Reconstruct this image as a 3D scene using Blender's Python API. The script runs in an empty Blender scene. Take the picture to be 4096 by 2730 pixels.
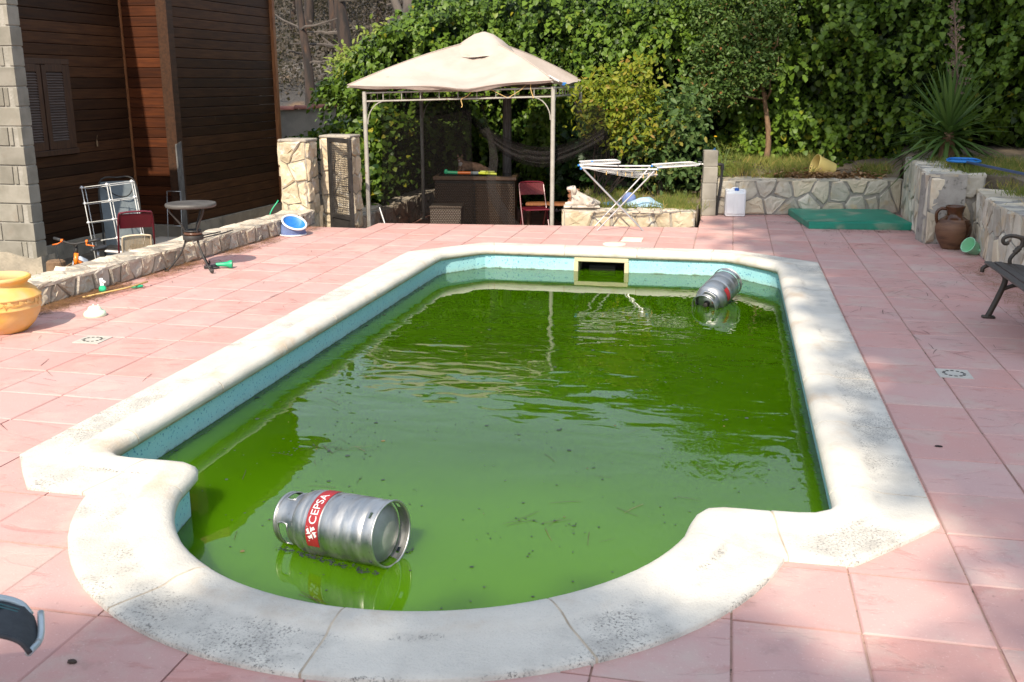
import bpy, math, random
import numpy as np
from mathutils import Vector, Matrix, Euler

random.seed(7)
RNG = np.random.default_rng(11)
PI = math.pi
scene = bpy.context.scene
COL = scene.collection

# ------------------------------------------------------------------ camera, sky, sun, exposure
cam_d = bpy.data.cameras.new('camera')
cam = bpy.data.objects.new('camera', cam_d); COL.objects.link(cam)
cam.location = (0, 0, 1.9)
cam.rotation_euler = (math.radians(90 - 14.624), 0, math.radians(12.16))
cam_d.sensor_width = 36.0; cam_d.lens = 35.0
cam_d.clip_start = 0.05; cam_d.clip_end = 600
cam_d.dof.use_dof = True; cam_d.dof.focus_distance = 7.5; cam_d.dof.aperture_fstop = 6.3
scene.camera = cam

SUN_TRAVEL = Vector((0.07, 1.04, -1.0)).normalized()
world = bpy.data.worlds.new('World'); scene.world = world; world.use_nodes = True
wn = world.node_tree.nodes; wl = world.node_tree.links
sky = wn.new('ShaderNodeTexSky'); sky.sky_type = 'NISHITA'; sky.sun_disc = False
sky.sun_elevation = math.radians(43.7); sky.sun_rotation = math.radians(185)
sky.air_density = 1.0; sky.dust_density = 2.0; sky.ozone_density = 1.0
wn['Background'].inputs['Strength'].default_value = 0.15
# thin wildfire smoke whitens the whole sky evenly
veil = wn.new('ShaderNodeMix'); veil.data_type = 'RGBA'; veil.inputs[0].default_value = 0.44
veil.inputs[7].default_value = (6.6, 7.5, 8.6, 1)
wl.new(sky.outputs['Color'], veil.inputs[6]); wl.new(veil.outputs[2], wn['Background'].inputs['Color'])
sun_d = bpy.data.lights.new('sun', 'SUN'); sun_d.energy = 5.0; sun_d.angle = math.radians(0.6)
sun_d.color = (1.0, 0.89, 0.73)
sun = bpy.data.objects.new('sun', sun_d); COL.objects.link(sun)
sun.rotation_euler = SUN_TRAVEL.to_track_quat('-Z', 'Y').to_euler()
sun.location = (0, -10, 20)
scene.view_settings.view_transform = 'Standard'; scene.view_settings.look = 'None'
scene.view_settings.gamma = 1.0; scene.view_settings.exposure = 0.36
scene.cycles.use_denoising = True
scene.cycles.max_bounces = 7; scene.cycles.transparent_max_bounces = 12
scene.cycles.caustics_reflective = False; scene.cycles.caustics_refractive = False

# ------------------------------------------------------------------ helpers
class MB:
    def __init__(s): s.v = []; s.f = []
    def add(s, vs, fs):
        o = len(s.v); s.v += [tuple(p) for p in vs]; s.f += [tuple(i + o for i in f) for f in fs]; return s
    def box(s, c, d, rz=0, rx=0, ry=0, bev=0.0):
        x, y, z = d[0]/2, d[1]/2, d[2]/2
        if bev <= 0:
            vs = [Vector((a, b, e)) for e in (-z, z) for b in (-y, y) for a in (-x, x)]
            fs = [(0,2,3,1),(4,5,7,6),(0,1,5,4),(2,6,7,3),(0,4,6,2),(1,3,7,5)]
        else:
            b = min(bev, x*.9, y*.9, z*.9); vs = []; fs = []
            rings = [(-z, b), (-z+b, 0), (z-b, 0), (z, b)]
            for zz, i in rings:
                X, Y = x-i, y-i
                c8 = [(X-b*.3*(i == 0), -Y), (X, -Y+b*.3*(i == 0)), (X, Y-b*.3*(i == 0)), (X-b*.3*(i == 0), Y),
                      (-X+b*.3*(i == 0), Y), (-X, Y-b*.3*(i == 0)), (-X, -Y+b*.3*(i == 0)), (-X+b*.3*(i == 0), -Y)]
                vs += [Vector((p[0], p[1], zz)) for p in c8]
            for r in range(3):
                for k in range(8):
                    k2 = (k+1) % 8; fs.append((r*8+k, r*8+k2, r*8+8+k2, r*8+8+k))
            fs.append(tuple(range(7, -1, -1))); fs.append(tuple(range(24, 32)))
        m = Matrix.Translation(Vector(c)) @ Euler((rx, ry, rz)).to_matrix().to_4x4()
        return s.add([m @ p for p in vs], fs)
    def tube(s, pts, r, n=8, closed=False, caps=True):
        pts = [Vector(p) for p in pts]; m = len(pts)
        rs = r if isinstance(r, (list, tuple)) else [r]*m
        T = []
        for i in range(m):
            a = pts[(i-1) % m] if (closed or i > 0) else pts[i]
            b = pts[(i+1) % m] if (closed or i < m-1) else pts[i]
            t = (b-a); T.append(t.normalized() if t.length > 1e-9 else Vector((0, 0, 1)))
        up = Vector((0, 0, 1)) if abs(T[0].z) < .9 else Vector((1, 0, 0))
        nrm = (up - T[0]*up.dot(T[0])).normalized(); vs = []; fs = []
        for i in range(m):
            nrm = nrm - T[i]*nrm.dot(T[i])
            nrm = nrm.normalized() if nrm.length > 1e-6 else Vector((1, 0, 0))
            bn = T[i].cross(nrm)
            for k in range(n):
                a = 2*PI*k/n; vs.append(pts[i] + (nrm*math.cos(a) + bn*math.sin(a))*rs[i])
        L = m if closed else m-1
        for i in range(L):
            j = (i+1) % m
            for k in range(n):
                k2 = (k+1) % n; fs.append((i*n+k, i*n+k2, j*n+k2, j*n+k))
        if caps and not closed:
            fs.append(tuple(range(n-1, -1, -1))); fs.append(tuple((m-1)*n+k for k in range(n)))
        return s.add(vs, fs)
    def lathe(s, prof, n=32, c=(0, 0, 0), M=None, cap0=False, cap1=False, a0=0, a1=2*PI):
        vs = []; fs = []; full = abs(a1-a0-2*PI) < 1e-6; nn = n if full else n+1
        for r, z in prof:
            for k in range(nn):
                a = a0+(a1-a0)*k/n; vs.append(Vector((r*math.cos(a), r*math.sin(a), z)))
        for i in range(len(prof)-1):
            for k in range(n):
                k2 = (k+1) % nn; fs.append((i*nn+k, i*nn+k2, (i+1)*nn+k2, (i+1)*nn+k))
        if cap0: fs.append(tuple(range(nn-1, -1, -1)))
        if cap1: fs.append(tuple((len(prof)-1)*nn+k for k in range(nn)))
        mm = (M if M is not None else Matrix.Identity(4)); cc = Vector(c)
        return s.add([mm @ p + cc for p in vs], fs)
    def prism(s, poly, z0, z1):
        n = len(poly)
        return s.add([(p[0], p[1], z0) for p in poly]+[(p[0], p[1], z1) for p in poly],
                     [tuple(range(n-1, -1, -1)), tuple(range(n, 2*n))]+[(i, (i+1) % n, n+(i+1) % n, n+i) for i in range(n)])
    def xform(s, M):
        s.v = [tuple(M @ Vector(p)) for p in s.v]; return s
    def build(s, name, mat, parent=None, smooth=False, off=(0, 0, 0)):
        me = bpy.data.meshes.new(name)
        if any(off): s.v = [(a-off[0], b-off[1], c-off[2]) for a, b, c in s.v]
        me.from_pydata(s.v, [], s.f); me.update()
        return link_mesh(name, me, mat, parent, smooth)

def link_mesh(name, me, mat, parent=None, smooth=False):
    if mat is not None and not me.materials: me.materials.append(mat)
    if smooth is True: me.polygons.foreach_set('use_smooth', [True]*len(me.polygons))
    elif smooth:
        me.polygons.foreach_set('use_smooth', [True]*len(me.polygons)); me.set_sharp_from_angle(angle=math.radians(smooth))
    o = bpy.data.objects.new(name, me); COL.objects.link(o)
    if parent: o.parent = parent
    return o

def tag(o, label=None, cat=None, group=None, kind=None):
    if label: o['label'] = label
    if cat: o['category'] = cat
    if group: o['group'] = group
    if kind: o['kind'] = kind
    return o

def thing(name, label, cat, loc=(0, 0, 0), rz=0, group=None, rot=None):
    o = bpy.data.objects.new(name, None); COL.objects.link(o)
    o.empty_display_size = .1
    o.location = loc; o.rotation_euler = rot if rot else (0, 0, rz)
    return tag(o, label, cat, group)

def catmull(pts, n=6, closed=False):
    P = [Vector(p) for p in pts]; out = []; m = len(P)
    for i in range(m if closed else m-1):
        p0 = P[(i-1) % m] if (closed or i > 0) else P[0]*2-P[1]
        p1, p2 = P[i], P[(i+1) % m]
        p3 = P[(i+2) % m] if (closed or i+2 < m) else P[-1]*2-P[-2]
        for k in range(n):
            t = k/n
            out.append(.5*((2*p1)+(p2-p0)*t+(2*p0-5*p1+4*p2-p3)*t*t+(3*p1-p0-3*p2+p3)*t**3))
    if not closed: out.append(P[-1])
    return out

# value noise (numpy)
_PERM = RNG.random((64, 64, 64))
def vnoise(x, y, z):
    x, y, z = np.broadcast_arrays(np.asarray(x, float), np.asarray(y, float), np.asarray(z, float))
    xi, yi, zi = np.floor(x).astype(int), np.floor(y).astype(int), np.floor(z).astype(int)
    fx, fy, fz = x-xi, y-yi, z-zi
    fx, fy, fz = [f*f*(3-2*f) for f in (fx, fy, fz)]
    def g(a, b, c): return _PERM[(xi+a) % 64, (yi+b) % 64, (zi+c) % 64]
    r = 0
    for a in (0, 1):
        for b in (0, 1):
            for c in (0, 1):
                r = r + g(a, b, c)*(fx if a else 1-fx)*(fy if b else 1-fy)*(fz if c else 1-fz)
    return r*2-1

# ------------------------------------------------------------------ materials
MAT = {}
def new_mat(name):
    m = bpy.data.materials.new(name); m.use_nodes = True; MAT[name] = m
    return m, m.node_tree.nodes, m.node_tree.links, m.node_tree.nodes['Principled BSDF']

def coords(nt, nl, stretch=(1, 1, 1), off=True):
    tc = nt.new('ShaderNodeTexCoord'); mp = nt.new('ShaderNodeMapping'); mp.inputs['Scale'].default_value = stretch
    if off:
        oi = nt.new('ShaderNodeObjectInfo'); ml = nt.new('ShaderNodeVectorMath'); ml.operation = 'MULTIPLY_ADD'
        cb = nt.new('ShaderNodeCombineXYZ')
        for i in range(3): nl.new(oi.outputs['Random'], cb.inputs[i])
        nl.new(cb.outputs[0], ml.inputs[0]); ml.inputs[1].default_value = (37, 61, 23)
        nl.new(tc.outputs['Object'], ml.inputs[2]); nl.new(ml.outputs[0], mp.inputs['Vector'])
    else: nl.new(tc.outputs['Object'], mp.inputs['Vector'])
    return mp.outputs['Vector']

def noise(nt, nl, vec, scale, detail=4, rough=.55, dist=0):
    n = nt.new('ShaderNodeTexNoise'); n.inputs['Scale'].default_value = scale; n.inputs['Detail'].default_value = detail
    n.inputs['Roughness'].default_value = rough; n.inputs['Distortion'].default_value = dist
    nl.new(vec, n.inputs['Vector']); return n.outputs['Fac']

def ramp(nt, nl, fac, a, b, ca=0.0, cb=1.0):
    r = nt.new('ShaderNodeMapRange'); r.inputs[1].default_value = a; r.inputs[2].default_value = b
    r.inputs[3].default_value = ca; r.inputs[4].default_value = cb; r.interpolation_type = 'SMOOTHSTEP'
    nl.new(fac, r.inputs[0]); return r.outputs[0]

def math_n(nt, nl, op, a, b=None):
    m = nt.new('ShaderNodeMath'); m.operation = op
    for i, q in enumerate((a, b)):
        if q is None: continue
        if isinstance(q, (int, float)): m.inputs[i].default_value = q
        else: nl.new(q, m.inputs[i])
    return m.outputs[0]

def mixc(nt, nl, fac, a, b, mode='MIX'):
    m = nt.new('ShaderNodeMix'); m.data_type = 'RGBA'; m.blend_type = mode
    if isinstance(fac, (int, float)): m.inputs[0].default_value = fac
    else: nl.new(fac, m.inputs[0])
    for k, q in ((6, a), (7, b)):
        if isinstance(q, (tuple, list)): m.inputs[k].default_value = (*q[:3], 1)
        else: nl.new(q, m.inputs[k])
    return m.outputs[2]

def pm(name, c1, c2=None, scale=5, lo=.35, hi=.65, rough=.7, metal=0, bump=0, bscale=30, bdist=.01, stretch=(1, 1, 1),
       c3=None, s3=60, lo3=.6, hi3=.7, var=0.0, spec=.5, rvar=0, alpha=None, detail=4, off=True, sub=0, coat=0, tint=None):
    m, nt, nl, b = new_mat(name)
    v = coords(nt, nl, stretch, off)
    col = c1
    if c2 is not None: col = mixc(nt, nl, ramp(nt, nl, noise(nt, nl, v, scale, detail), lo, hi), c1, c2)
    if c3 is not None: col = mixc(nt, nl, ramp(nt, nl, noise(nt, nl, v, s3, 3), lo3, hi3), col, c3)
    if tint is not None:
        ot = nt.new('ShaderNodeObjectInfo'); col = mixc(nt, nl, ramp(nt, nl, math_n(nt, nl, 'FRACT', math_n(nt, nl, 'MULTIPLY', ot.outputs['Random'], 7.31)), .35, 1.0, 0, .8), col, tint)
    if var:
        oi = nt.new('ShaderNodeObjectInfo'); hv = nt.new('ShaderNodeHueSaturation')
        nl.new(ramp(nt, nl, oi.outputs['Random'], 0, 1, 1-var, 1+var), hv.inputs['Value'])
        if isinstance(col, tuple): hv.inputs['Color'].default_value = (*col, 1)
        else: nl.new(col, hv.inputs['Color'])
        col = hv.outputs[0]
    if isinstance(col, tuple): b.inputs['Base Color'].default_value = (*col, 1)
    else: nl.new(col, b.inputs['Base Color'])
    b.inputs['Roughness'].default_value = rough; b.inputs['Metallic'].default_value = metal
    b.inputs['Specular IOR Level'].default_value = spec
    if coat: b.inputs['Coat Weight'].default_value = coat
    if rvar: nl.new(ramp(nt, nl, noise(nt, nl, v, scale*1.7, 4), .3, .7, max(0, rough-rvar), rough+rvar), b.inputs['Roughness'])
    if bump:
        bn = nt.new('ShaderNodeBump'); bn.inputs['Strength'].default_value = bump; bn.inputs['Distance'].default_value = bdist
        nl.new(noise(nt, nl, v, bscale, 6, .6), bn.inputs['Height']); nl.new(bn.outputs[0], b.inputs['Normal'])
    if alpha is not None: b.inputs['Alpha'].default_value = alpha
    return m

def tile_material():
    m, nt, nl, b = new_mat('tile')
    v = coords(nt, nl); vs = coords(nt, nl, (1.5, 3.6, 1))
    base = mixc(nt, nl, ramp(nt, nl, noise(nt, nl, v, 1.6, 5), .3, .7), (.545, .295, .262), (.515, .318, .292))
    slate = noise(nt, nl, vs, 1.3, 6, .66, 1.6)
    base = mixc(nt, nl, ramp(nt, nl, slate, .56, .68, 0, .42), base, (.40, .165, .14))
    base = mixc(nt, nl, ramp(nt, nl, noise(nt, nl, v, 2.3, 7, .68), .47, .68, 0, .75), base, (.52, .385, .335))
    base = mixc(nt, nl, ramp(nt, nl, noise(nt, nl, v, 5.5, 6, .7), .56, .72, 0, .40), base, (.33, .20, .175))
    base = mixc(nt, nl, ramp(nt, nl, noise(nt, nl, v, 90, 3), .62, .72, 0, .35), base, (.72, .52, .48))
    base = mixc(nt, nl, ramp(nt, nl, noise(nt, nl, v, 34, 3), .68, .76, 0, .4), base, (.2, .12, .11))
    oi = nt.new('ShaderNodeObjectInfo'); hv = nt.new('ShaderNodeHueSaturation')
    nl.new(ramp(nt, nl, oi.outputs['Random'], 0, 1, .97, 1.03), hv.inputs['Value'])
    r2 = math_n(nt, nl, 'FRACT', math_n(nt, nl, 'MULTIPLY', oi.outputs['Random'], 17.3))
    nl.new(ramp(nt, nl, r2, 0, 1, .92, 1.03), hv.inputs['Saturation'])
    nl.new(base, hv.inputs['Color']); nl.new(hv.outputs[0], b.inputs['Base Color'])
    b.inputs['Roughness'].default_value = .78; b.inputs['Specular IOR Level'].default_value = .3
    bn = nt.new('ShaderNodeBump'); bn.inputs['Strength'].default_value = .4; bn.inputs['Distance'].default_value = .005
    h = math_n(nt, nl, 'ADD', ramp(nt, nl, slate, .54, .66, 1, 0), math_n(nt, nl, 'MULTIPLY', noise(nt, nl, v, 120, 4), .5))
    nl.new(h, bn.inputs['Height']); nl.new(bn.outputs[0], b.inputs['Normal'])
    return m

def coping_material():
    m, nt, nl, b = new_mat('coping')
    v = coords(nt, nl, off=False); ov = coords(nt, nl)
    at = nt.new('ShaderNodeAttribute'); at.attribute_name = 'across'; u = at.outputs['Fac']
    base = mixc(nt, nl, ramp(nt, nl, noise(nt, nl, ov, 2.2, 5), .35, .7), (.67, .63, .555), (.585, .55, .485))
    # rusty tan stains along the inner roll
    rust = math_n(nt, nl, 'MULTIPLY', ramp(nt, nl, u, .52, .68), ramp(nt, nl, noise(nt, nl, v, 2.6, 5, .6), .50, .72, 0, .55))
    base = mixc(nt, nl, rust, base, (.46, .31, .18))
    base = mixc(nt, nl, ramp(nt, nl, noise(nt, nl, v, 1.7, 6, .65), .50, .70, 0, .35), base, (.40, .385, .35))
    base = mixc(nt, nl, ramp(nt, nl, noise(nt, nl, v, 160, 3), .58, .70, 0, .30), base, (.30, .27, .23))
    # black lichen in clusters on the flat outer band
    outer = math_n(nt, nl, 'MULTIPLY', ramp(nt, nl, u, .62, .50), ramp(nt, nl, noise(nt, nl, v, 1.3, 4, .6), .38, .62))
    ring = math_n(nt, nl, 'MULTIPLY', math_n(nt, nl, 'MULTIPLY', ramp(nt, nl, u, .44, .53), ramp(nt, nl, u, .62, .55)), ramp(nt, nl, noise(nt, nl, v, 2.0, 4), .45, .62))
    edge = math_n(nt, nl, 'MULTIPLY', ramp(nt, nl, u, .10, .0), ramp(nt, nl, noise(nt, nl, v, 3, 4), .35, .6))
    dens = math_n(nt, nl, 'MAXIMUM', math_n(nt, nl, 'MAXIMUM', outer, ring), edge)
    sp = noise(nt, nl, v, 85, 7, .78)
    thr = math_n(nt, nl, 'SUBTRACT', .70, math_n(nt, nl, 'MULTIPLY', dens, .19))
    mask = math_n(nt, nl, 'MULTIPLY', math_n(nt, nl, 'SUBTRACT', sp, thr), 14.0)
    cl = nt.new('ShaderNodeClamp'); nl.new(mask, cl.inputs[0])
    base = mixc(nt, nl, math_n(nt, nl, 'MULTIPLY', cl.outputs[0], .85), base, (.10, .093, .085))
    grime = math_n(nt, nl, 'MULTIPLY', dens, ramp(nt, nl, noise(nt, nl, v, 9, 5), .35, .7, 0, .55))
    base = mixc(nt, nl, grime, base, (.33, .31, .28))
    nl.new(base, b.inputs['Base Color']); b.inputs['Roughness'].default_value = .85; b.inputs['Specular IOR Level'].default_value = .25
    bn = nt.new('ShaderNodeBump'); bn.inputs['Strength'].default_value = .8; bn.inputs['Distance'].default_value = .006
    nl.new(math_n(nt, nl, 'ADD', noise(nt, nl, v, 95, 5, .65), math_n(nt, nl, 'MULTIPLY', noise(nt, nl, v, 14, 4), 1.2)), bn.inputs['Height']); nl.new(bn.outputs[0], b.inputs['Normal'])
    return m

def liner_material():
    m, nt, nl, b = new_mat('liner')
    v = coords(nt, nl, off=False)
    c = mixc(nt, nl, ramp(nt, nl, noise(nt, nl, v, 3, 4), .35, .65), (.32, .64, .70), (.37, .68, .72))
    c = mixc(nt, nl, ramp(nt, nl, noise(nt, nl, v, 48, 2), .61, .66, 0, .85), c, (.05, .22, .40))
    c = mixc(nt, nl, ramp(nt, nl, noise(nt, nl, v, 95, 2), .64, .68, 0, .8), c, (.62, .78, .76))
    # dirty tide line just above the water, with its own ragged shape
    tc = nt.new('ShaderNodeTexCoord'); sx = nt.new('ShaderNodeSeparateXYZ'); nl.new(tc.outputs['Object'], sx.inputs[0])
    zz = math_n(nt, nl, 'ADD', sx.outputs['Z'], math_n(nt, nl, 'MULTIPLY', noise(nt, nl, v, 11, 6, .65), .07))
    c = mixc(nt, nl, ramp(nt, nl, zz, -.168, -.186, 0, .8), c, (.03, .045, .03))
    c = mixc(nt, nl, ramp(nt, nl, zz, -.11, -.17, 0, .25), c, (.45, .55, .38))
    nl.new(c, b.inputs['Base Color']); b.inputs['Roughness'].default_value = .45
    return m

def water_material():
    m, nt, nl, b = new_mat('murky_water')
    v = coords(nt, nl, off=False)
    c = mixc(nt, nl, ramp(nt, nl, noise(nt, nl, v, .5, 3), .35, .65), (.029, .080, .0004), (.024, .068, .0003))
    # brighter green painted toward the near end, imitating steeper view and sunlight
    sy_ = nt.new('ShaderNodeSeparateXYZ'); nl.new(v, sy_.inputs[0])
    near_y = math_n(nt, nl, 'ADD', sy_.outputs['Y'], math_n(nt, nl, 'MULTIPLY', noise(nt, nl, v, .7, 3), 1.2))
    c = mixc(nt, nl, ramp(nt, nl, near_y, 6.6, 4.2), c, (.056, .150, .002))
    nl.new(c, b.inputs['Base Color']); m.node_tree.nodes['Principled BSDF'].subsurface_method = 'BURLEY'
    b.inputs['Subsurface Weight'].default_value = 1.0; b.inputs['Subsurface Scale'].default_value = .22; b.inputs['Subsurface Radius'].default_value = (1, 1, .7)
    b.inputs['IOR'].default_value = 1.33; b.inputs['Specular IOR Level'].default_value = .5
    b.inputs['Roughness'].default_value = .01
    # ripples: a calm stretch in front, choppier water in the middle and on the right
    mpv = coords(nt, nl, (.8, 1.5, 1), False)
    big = noise(nt, nl, mpv, 2.2, 0, .4, .5)
    mid = noise(nt, nl, mpv, 5.2, 0, .4, .8)
    fine = noise(nt, nl, coords(nt, nl, (2.4, 1.2, 1), False), 6.5, 1, .4, .6)
    sx = nt.new('ShaderNodeSeparateXYZ'); tc = nt.new('ShaderNodeTexCoord'); nl.new(tc.outputs['Object'], sx.inputs[0])
    yy = math_n(nt, nl, 'ADD', sx.outputs['Y'], math_n(nt, nl, 'MULTIPLY', noise(nt, nl, v, .8, 2), 1.6))
    chop = math_n(nt, nl, 'MULTIPLY', ramp(nt, nl, yy, 5.2, 7.4), ramp(nt, nl, yy, 10.6, 8.4, .12, 1))
    rgt = math_n(nt, nl, 'ADD', sx.outputs['X'], math_n(nt, nl, 'MULTIPLY', noise(nt, nl, v, .9, 2), .8))
    rmask = ramp(nt, nl, rgt, -.7, .4)
    h = math_n(nt, nl, 'ADD', math_n(nt, nl, 'MULTIPLY', big, ramp(nt, nl, chop, 0, 1, .09, .70)),
               math_n(nt, nl, 'MULTIPLY', mid, ramp(nt, nl, chop, 0, 1, .015, .24)))
    h = math_n(nt, nl, 'ADD', h, math_n(nt, nl, 'MULTIPLY', math_n(nt, nl, 'MULTIPLY', fine, rmask), .17))
    bn = nt.new('ShaderNodeBump'); bn.inputs['Strength'].default_value = 1.0; bn.inputs['Distance'].default_value = .010
    nl.new(h, bn.inputs['Height']); nl.new(bn.outputs[0], b.inputs['Normal'])
    return m

def leaf_material(name, ca, cb, cc, rough=.38, trans=.3, thr=.86, hi=1.0):
    m, nt, nl, b = new_mat(name)
    at = nt.new('ShaderNodeAttribute'); at.attribute_name = 'rnd'
    c = mixc(nt, nl, at.outputs['Fac'], ca, cb)
    c = mixc(nt, nl, ramp(nt, nl, at.outputs['Fac'], thr, hi), c, cc)
    nl.new(c, b.inputs['Base Color']); b.inputs['Roughness'].default_value = rough; b.inputs['Specular IOR Level'].default_value = .25
    tr = nt.new('ShaderNodeBsdfTranslucent'); nl.new(mixc(nt, nl, 1.0, c, (1.5, 1.6, .6), 'MULTIPLY'), tr.inputs['Color'])
    mx = nt.new('ShaderNodeMixShader'); mx.inputs[0].default_value = trans
    nl.new(b.outputs[0], mx.inputs[1]); nl.new(tr.outputs[0], mx.inputs[2])
    nl.new(mx.outputs[0], nt['Material Output'].inputs['Surface'])
    return m

def plank_material(name, ca, cb, along):
    st = (1.0, 14, 14) if along == 'x' else (14, 1.0, 14)
    m, nt, nl, b = new_mat(name)
    v = coords(nt, nl, st); v2 = coords(nt, nl)
    c = mixc(nt, nl, ramp(nt, nl, noise(nt, nl, v, 2.2, 5, .6), .3, .7), ca, cb)
    c = mixc(nt, nl, ramp(nt, nl, noise(nt, nl, v2, 1.1, 3), .45, .75, 0, .5), c, tuple(q*.45 for q in ca))
    c = mixc(nt, nl, ramp(nt, nl, noise(nt, nl, v2, 9, 4), .70, .78, 0, .35), c, (.20, .12, .07))
    oi = nt.new('ShaderNodeObjectInfo'); hv = nt.new('ShaderNodeHueSaturation')
    nl.new(ramp(nt, nl, oi.outputs['Random'], 0, 1, .60, 1.40), hv.inputs['Value']); nl.new(c, hv.inputs['Color'])
    nl.new(hv.outputs[0], b.inputs['Base Color']); b.inputs['Roughness'].default_value = .58; b.inputs['Specular IOR Level'].default_value = .22
    bn = nt.new('ShaderNodeBump'); bn.inputs['Strength'].default_value = .35; bn.inputs['Distance'].default_value = .004
    nl.new(noise(nt, nl, v, 4, 5), bn.inputs['Height']); nl.new(bn.outputs[0], b.inputs['Normal'])
    return m

def weave_material(name, ca, cb, sx=70, sz=45):
    m, nt, nl, b = new_mat(name)
    tc = nt.new('ShaderNodeTexCoord'); sp = nt.new('ShaderNodeSeparateXYZ'); nl.new(tc.outputs['Object'], sp.inputs[0])
    hx = math_n(nt, nl, 'ADD', sp.outputs['X'], sp.outputs['Y'])
    row = math_n(nt, nl, 'FLOOR', math_n(nt, nl, 'MULTIPLY', sp.outputs['Z'], sz))
    ph = math_n(nt, nl, 'MULTIPLY', row, PI)
    a = math_n(nt, nl, 'SINE', math_n(nt, nl, 'ADD', math_n(nt, nl, 'MULTIPLY', hx, sx*PI), ph))
    c_ = math_n(nt, nl, 'ABSOLUTE', math_n(nt, nl, 'SINE', math_n(nt, nl, 'MULTIPLY', sp.outputs['Z'], sz*PI)))
    h = math_n(nt, nl, 'MULTIPLY', math_n(nt, nl, 'ADD', a, 1.1), c_)
    nl.new(mixc(nt, nl, ramp(nt, nl, h, .1, 1.5), ca, cb), b.inputs['Base Color'])
    b.inputs['Roughness'].default_value = .42
    bn = nt.new('ShaderNodeBump'); bn.inputs['Strength'].default_value = .9; bn.inputs['Distance'].default_value = .006
    nl.new(h, bn.inputs['Height']); nl.new(bn.outputs[0], b.inputs['Normal'])
    return m

def perforated_material(name, col, pitch=.014, hole=.30, rough=.4):
    m, nt, nl, b = new_mat(name)
    tc = nt.new('ShaderNodeTexCoord'); sp = nt.new('ShaderNodeSeparateXYZ'); nl.new(tc.outputs['Object'], sp.inputs[0])
    def fr(o): return math_n(nt, nl, 'ABSOLUTE', math_n(nt, nl, 'SUBTRACT', math_n(nt, nl, 'FRACT', math_n(nt, nl, 'MULTIPLY', o, 1/pitch)), .5))
    d = math_n(nt, nl, 'MAXIMUM', fr(sp.outputs['X']), fr(sp.outputs['Z']))
    nl.new(math_n(nt, nl, 'GREATER_THAN', d, hole), b.inputs['Alpha'])
    b.inputs['Base Color'].default_value = (*col, 1); b.inputs['Roughness'].default_value = rough
    return m

def net_material(name, col, a):
    m, nt, nl, b = new_mat(name)
    d = nt.new('ShaderNodeBsdfDiffuse'); d.inputs['Color'].default_value = (*col, 1)
    t = nt.new('ShaderNodeBsdfTransparent'); mx = nt.new('ShaderNodeMixShader'); mx.inputs[0].default_value = a
    nl.new(t.outputs[0], mx.inputs[1]); nl.new(d.outputs[0], mx.inputs[2]); nl.new(mx.outputs[0], nt['Material Output'].inputs['Surface'])
    return m

tile_material(); coping_material(); liner_material(); water_material()
pm('grout', (.46, .29, .24), (.34, .23, .19), 8, bump=.4, c3=(.10, .08, .06), s3=25, lo3=.58, hi3=.7, rough=.95)
pm('coping_grout', (.60, .50, .38), (.40, .33, .25), 9, rough=.95, bump=.4)
pm('mortar', (.40, .355, .29), (.30, .27, .23), 9, rough=.95, bump=.8, bscale=60, c3=(.16, .14, .12), s3=18, lo3=.62, hi3=.72)
pm('mortar_grey', (.37, .345, .305), (.28, .26, .23), 9, rough=.95, bump=.8, bscale=60, c3=(.15, .14, .12), s3=18, lo3=.6, hi3=.72)
pm('stone_tan', (.52, .44, .33), (.40, .335, .26), 5, rough=.85, bump=1, bscale=22, bdist=.02, var=.22, c3=(.29, .26, .22), s3=9, lo3=.60, hi3=.72, tint=(.46, .42, .36))
pm('stone_cream', (.60, .50, .36), (.50, .41, .27), 4, rough=.85, bump=.9, bscale=18, bdist=.015, var=.14, c3=(.64, .60, .52), s3=7, lo3=.55, hi3=.7)
pm('stone_grey', (.56, .51, .42), (.44, .40, .325), 4, rough=.85, bump=.9, bscale=18, bdist=.012, var=.2, c3=(.50, .40, .27), s3=5, lo3=.54, hi3=.7, tint=(.56, .47, .33))
pm('stone_cap', (.60, .52, .41), (.48, .42, .34), 5, rough=.9, bump=.8, bscale=20, bdist=.01, var=.14, c3=(.22, .18, .13), s3=14, lo3=.63, hi3=.74)
plank_material('planks_long', (.064, .027, .011), (.034, .0135, .006), 'y')
plank_material('planks_red', (.090, .025, .007), (.046, .013, .005), 'x')
plank_material('post_wood', (.055, .026, .014), (.03, .016, .010), 'z')
pm('grey_wood', (.16, .155, .15), (.08, .075, .07), 6, stretch=(9, 9, 1), rough=.8, bump=.5)
pm('trim_wood', (.30, .12, .04), (.19, .07, .025), 6, stretch=(8, 8, 1), rough=.6, bump=.3)
pm('shutter_wood', (.075, .035, .018), (.045, .02, .011), 6, stretch=(8, 8, 1), rough=.55, var=.1)
pm('slat_wood', (.11, .08, .065), (.08, .055, .045), 6, stretch=(3, 1, 8), rough=.6, var=.12)
pm('block', (.275, .255, .215), (.205, .19, .155), 4, rough=.95, bump=.9, bscale=110, bdist=.004, var=.12, c3=(.24, .21, .17), s3=6, lo3=.6, hi3=.75)
pm('block_mortar', (.34, .32, .28), (.26, .245, .21), 7, rough=.95, bump=.9, bscale=40)
pm('concrete', (.40, .345, .265), (.29, .255, .20), 4, rough=.95, bump=.8, bscale=30, c3=(.20, .185, .15), s3=5, lo3=.55, hi3=.75)
pm('roof', (.30, .12, .07), (.2, .08, .05), 5, rough=.8)
pm('dirt', (.21, .165, .115), (.15, .12, .085), 3, rough=1, bump=1, bscale=20, bdist=.03, c3=(.28, .22, .15), s3=8)
pm('burnt_ground', (.055, .050, .047), (.135, .118, .104), .35, lo=.42, hi=.62, rough=1, bump=1, bscale=3, bdist=.2, c3=(.24, .14, .07), s3=.22, lo3=.60, hi3=.70, off=False)
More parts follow.
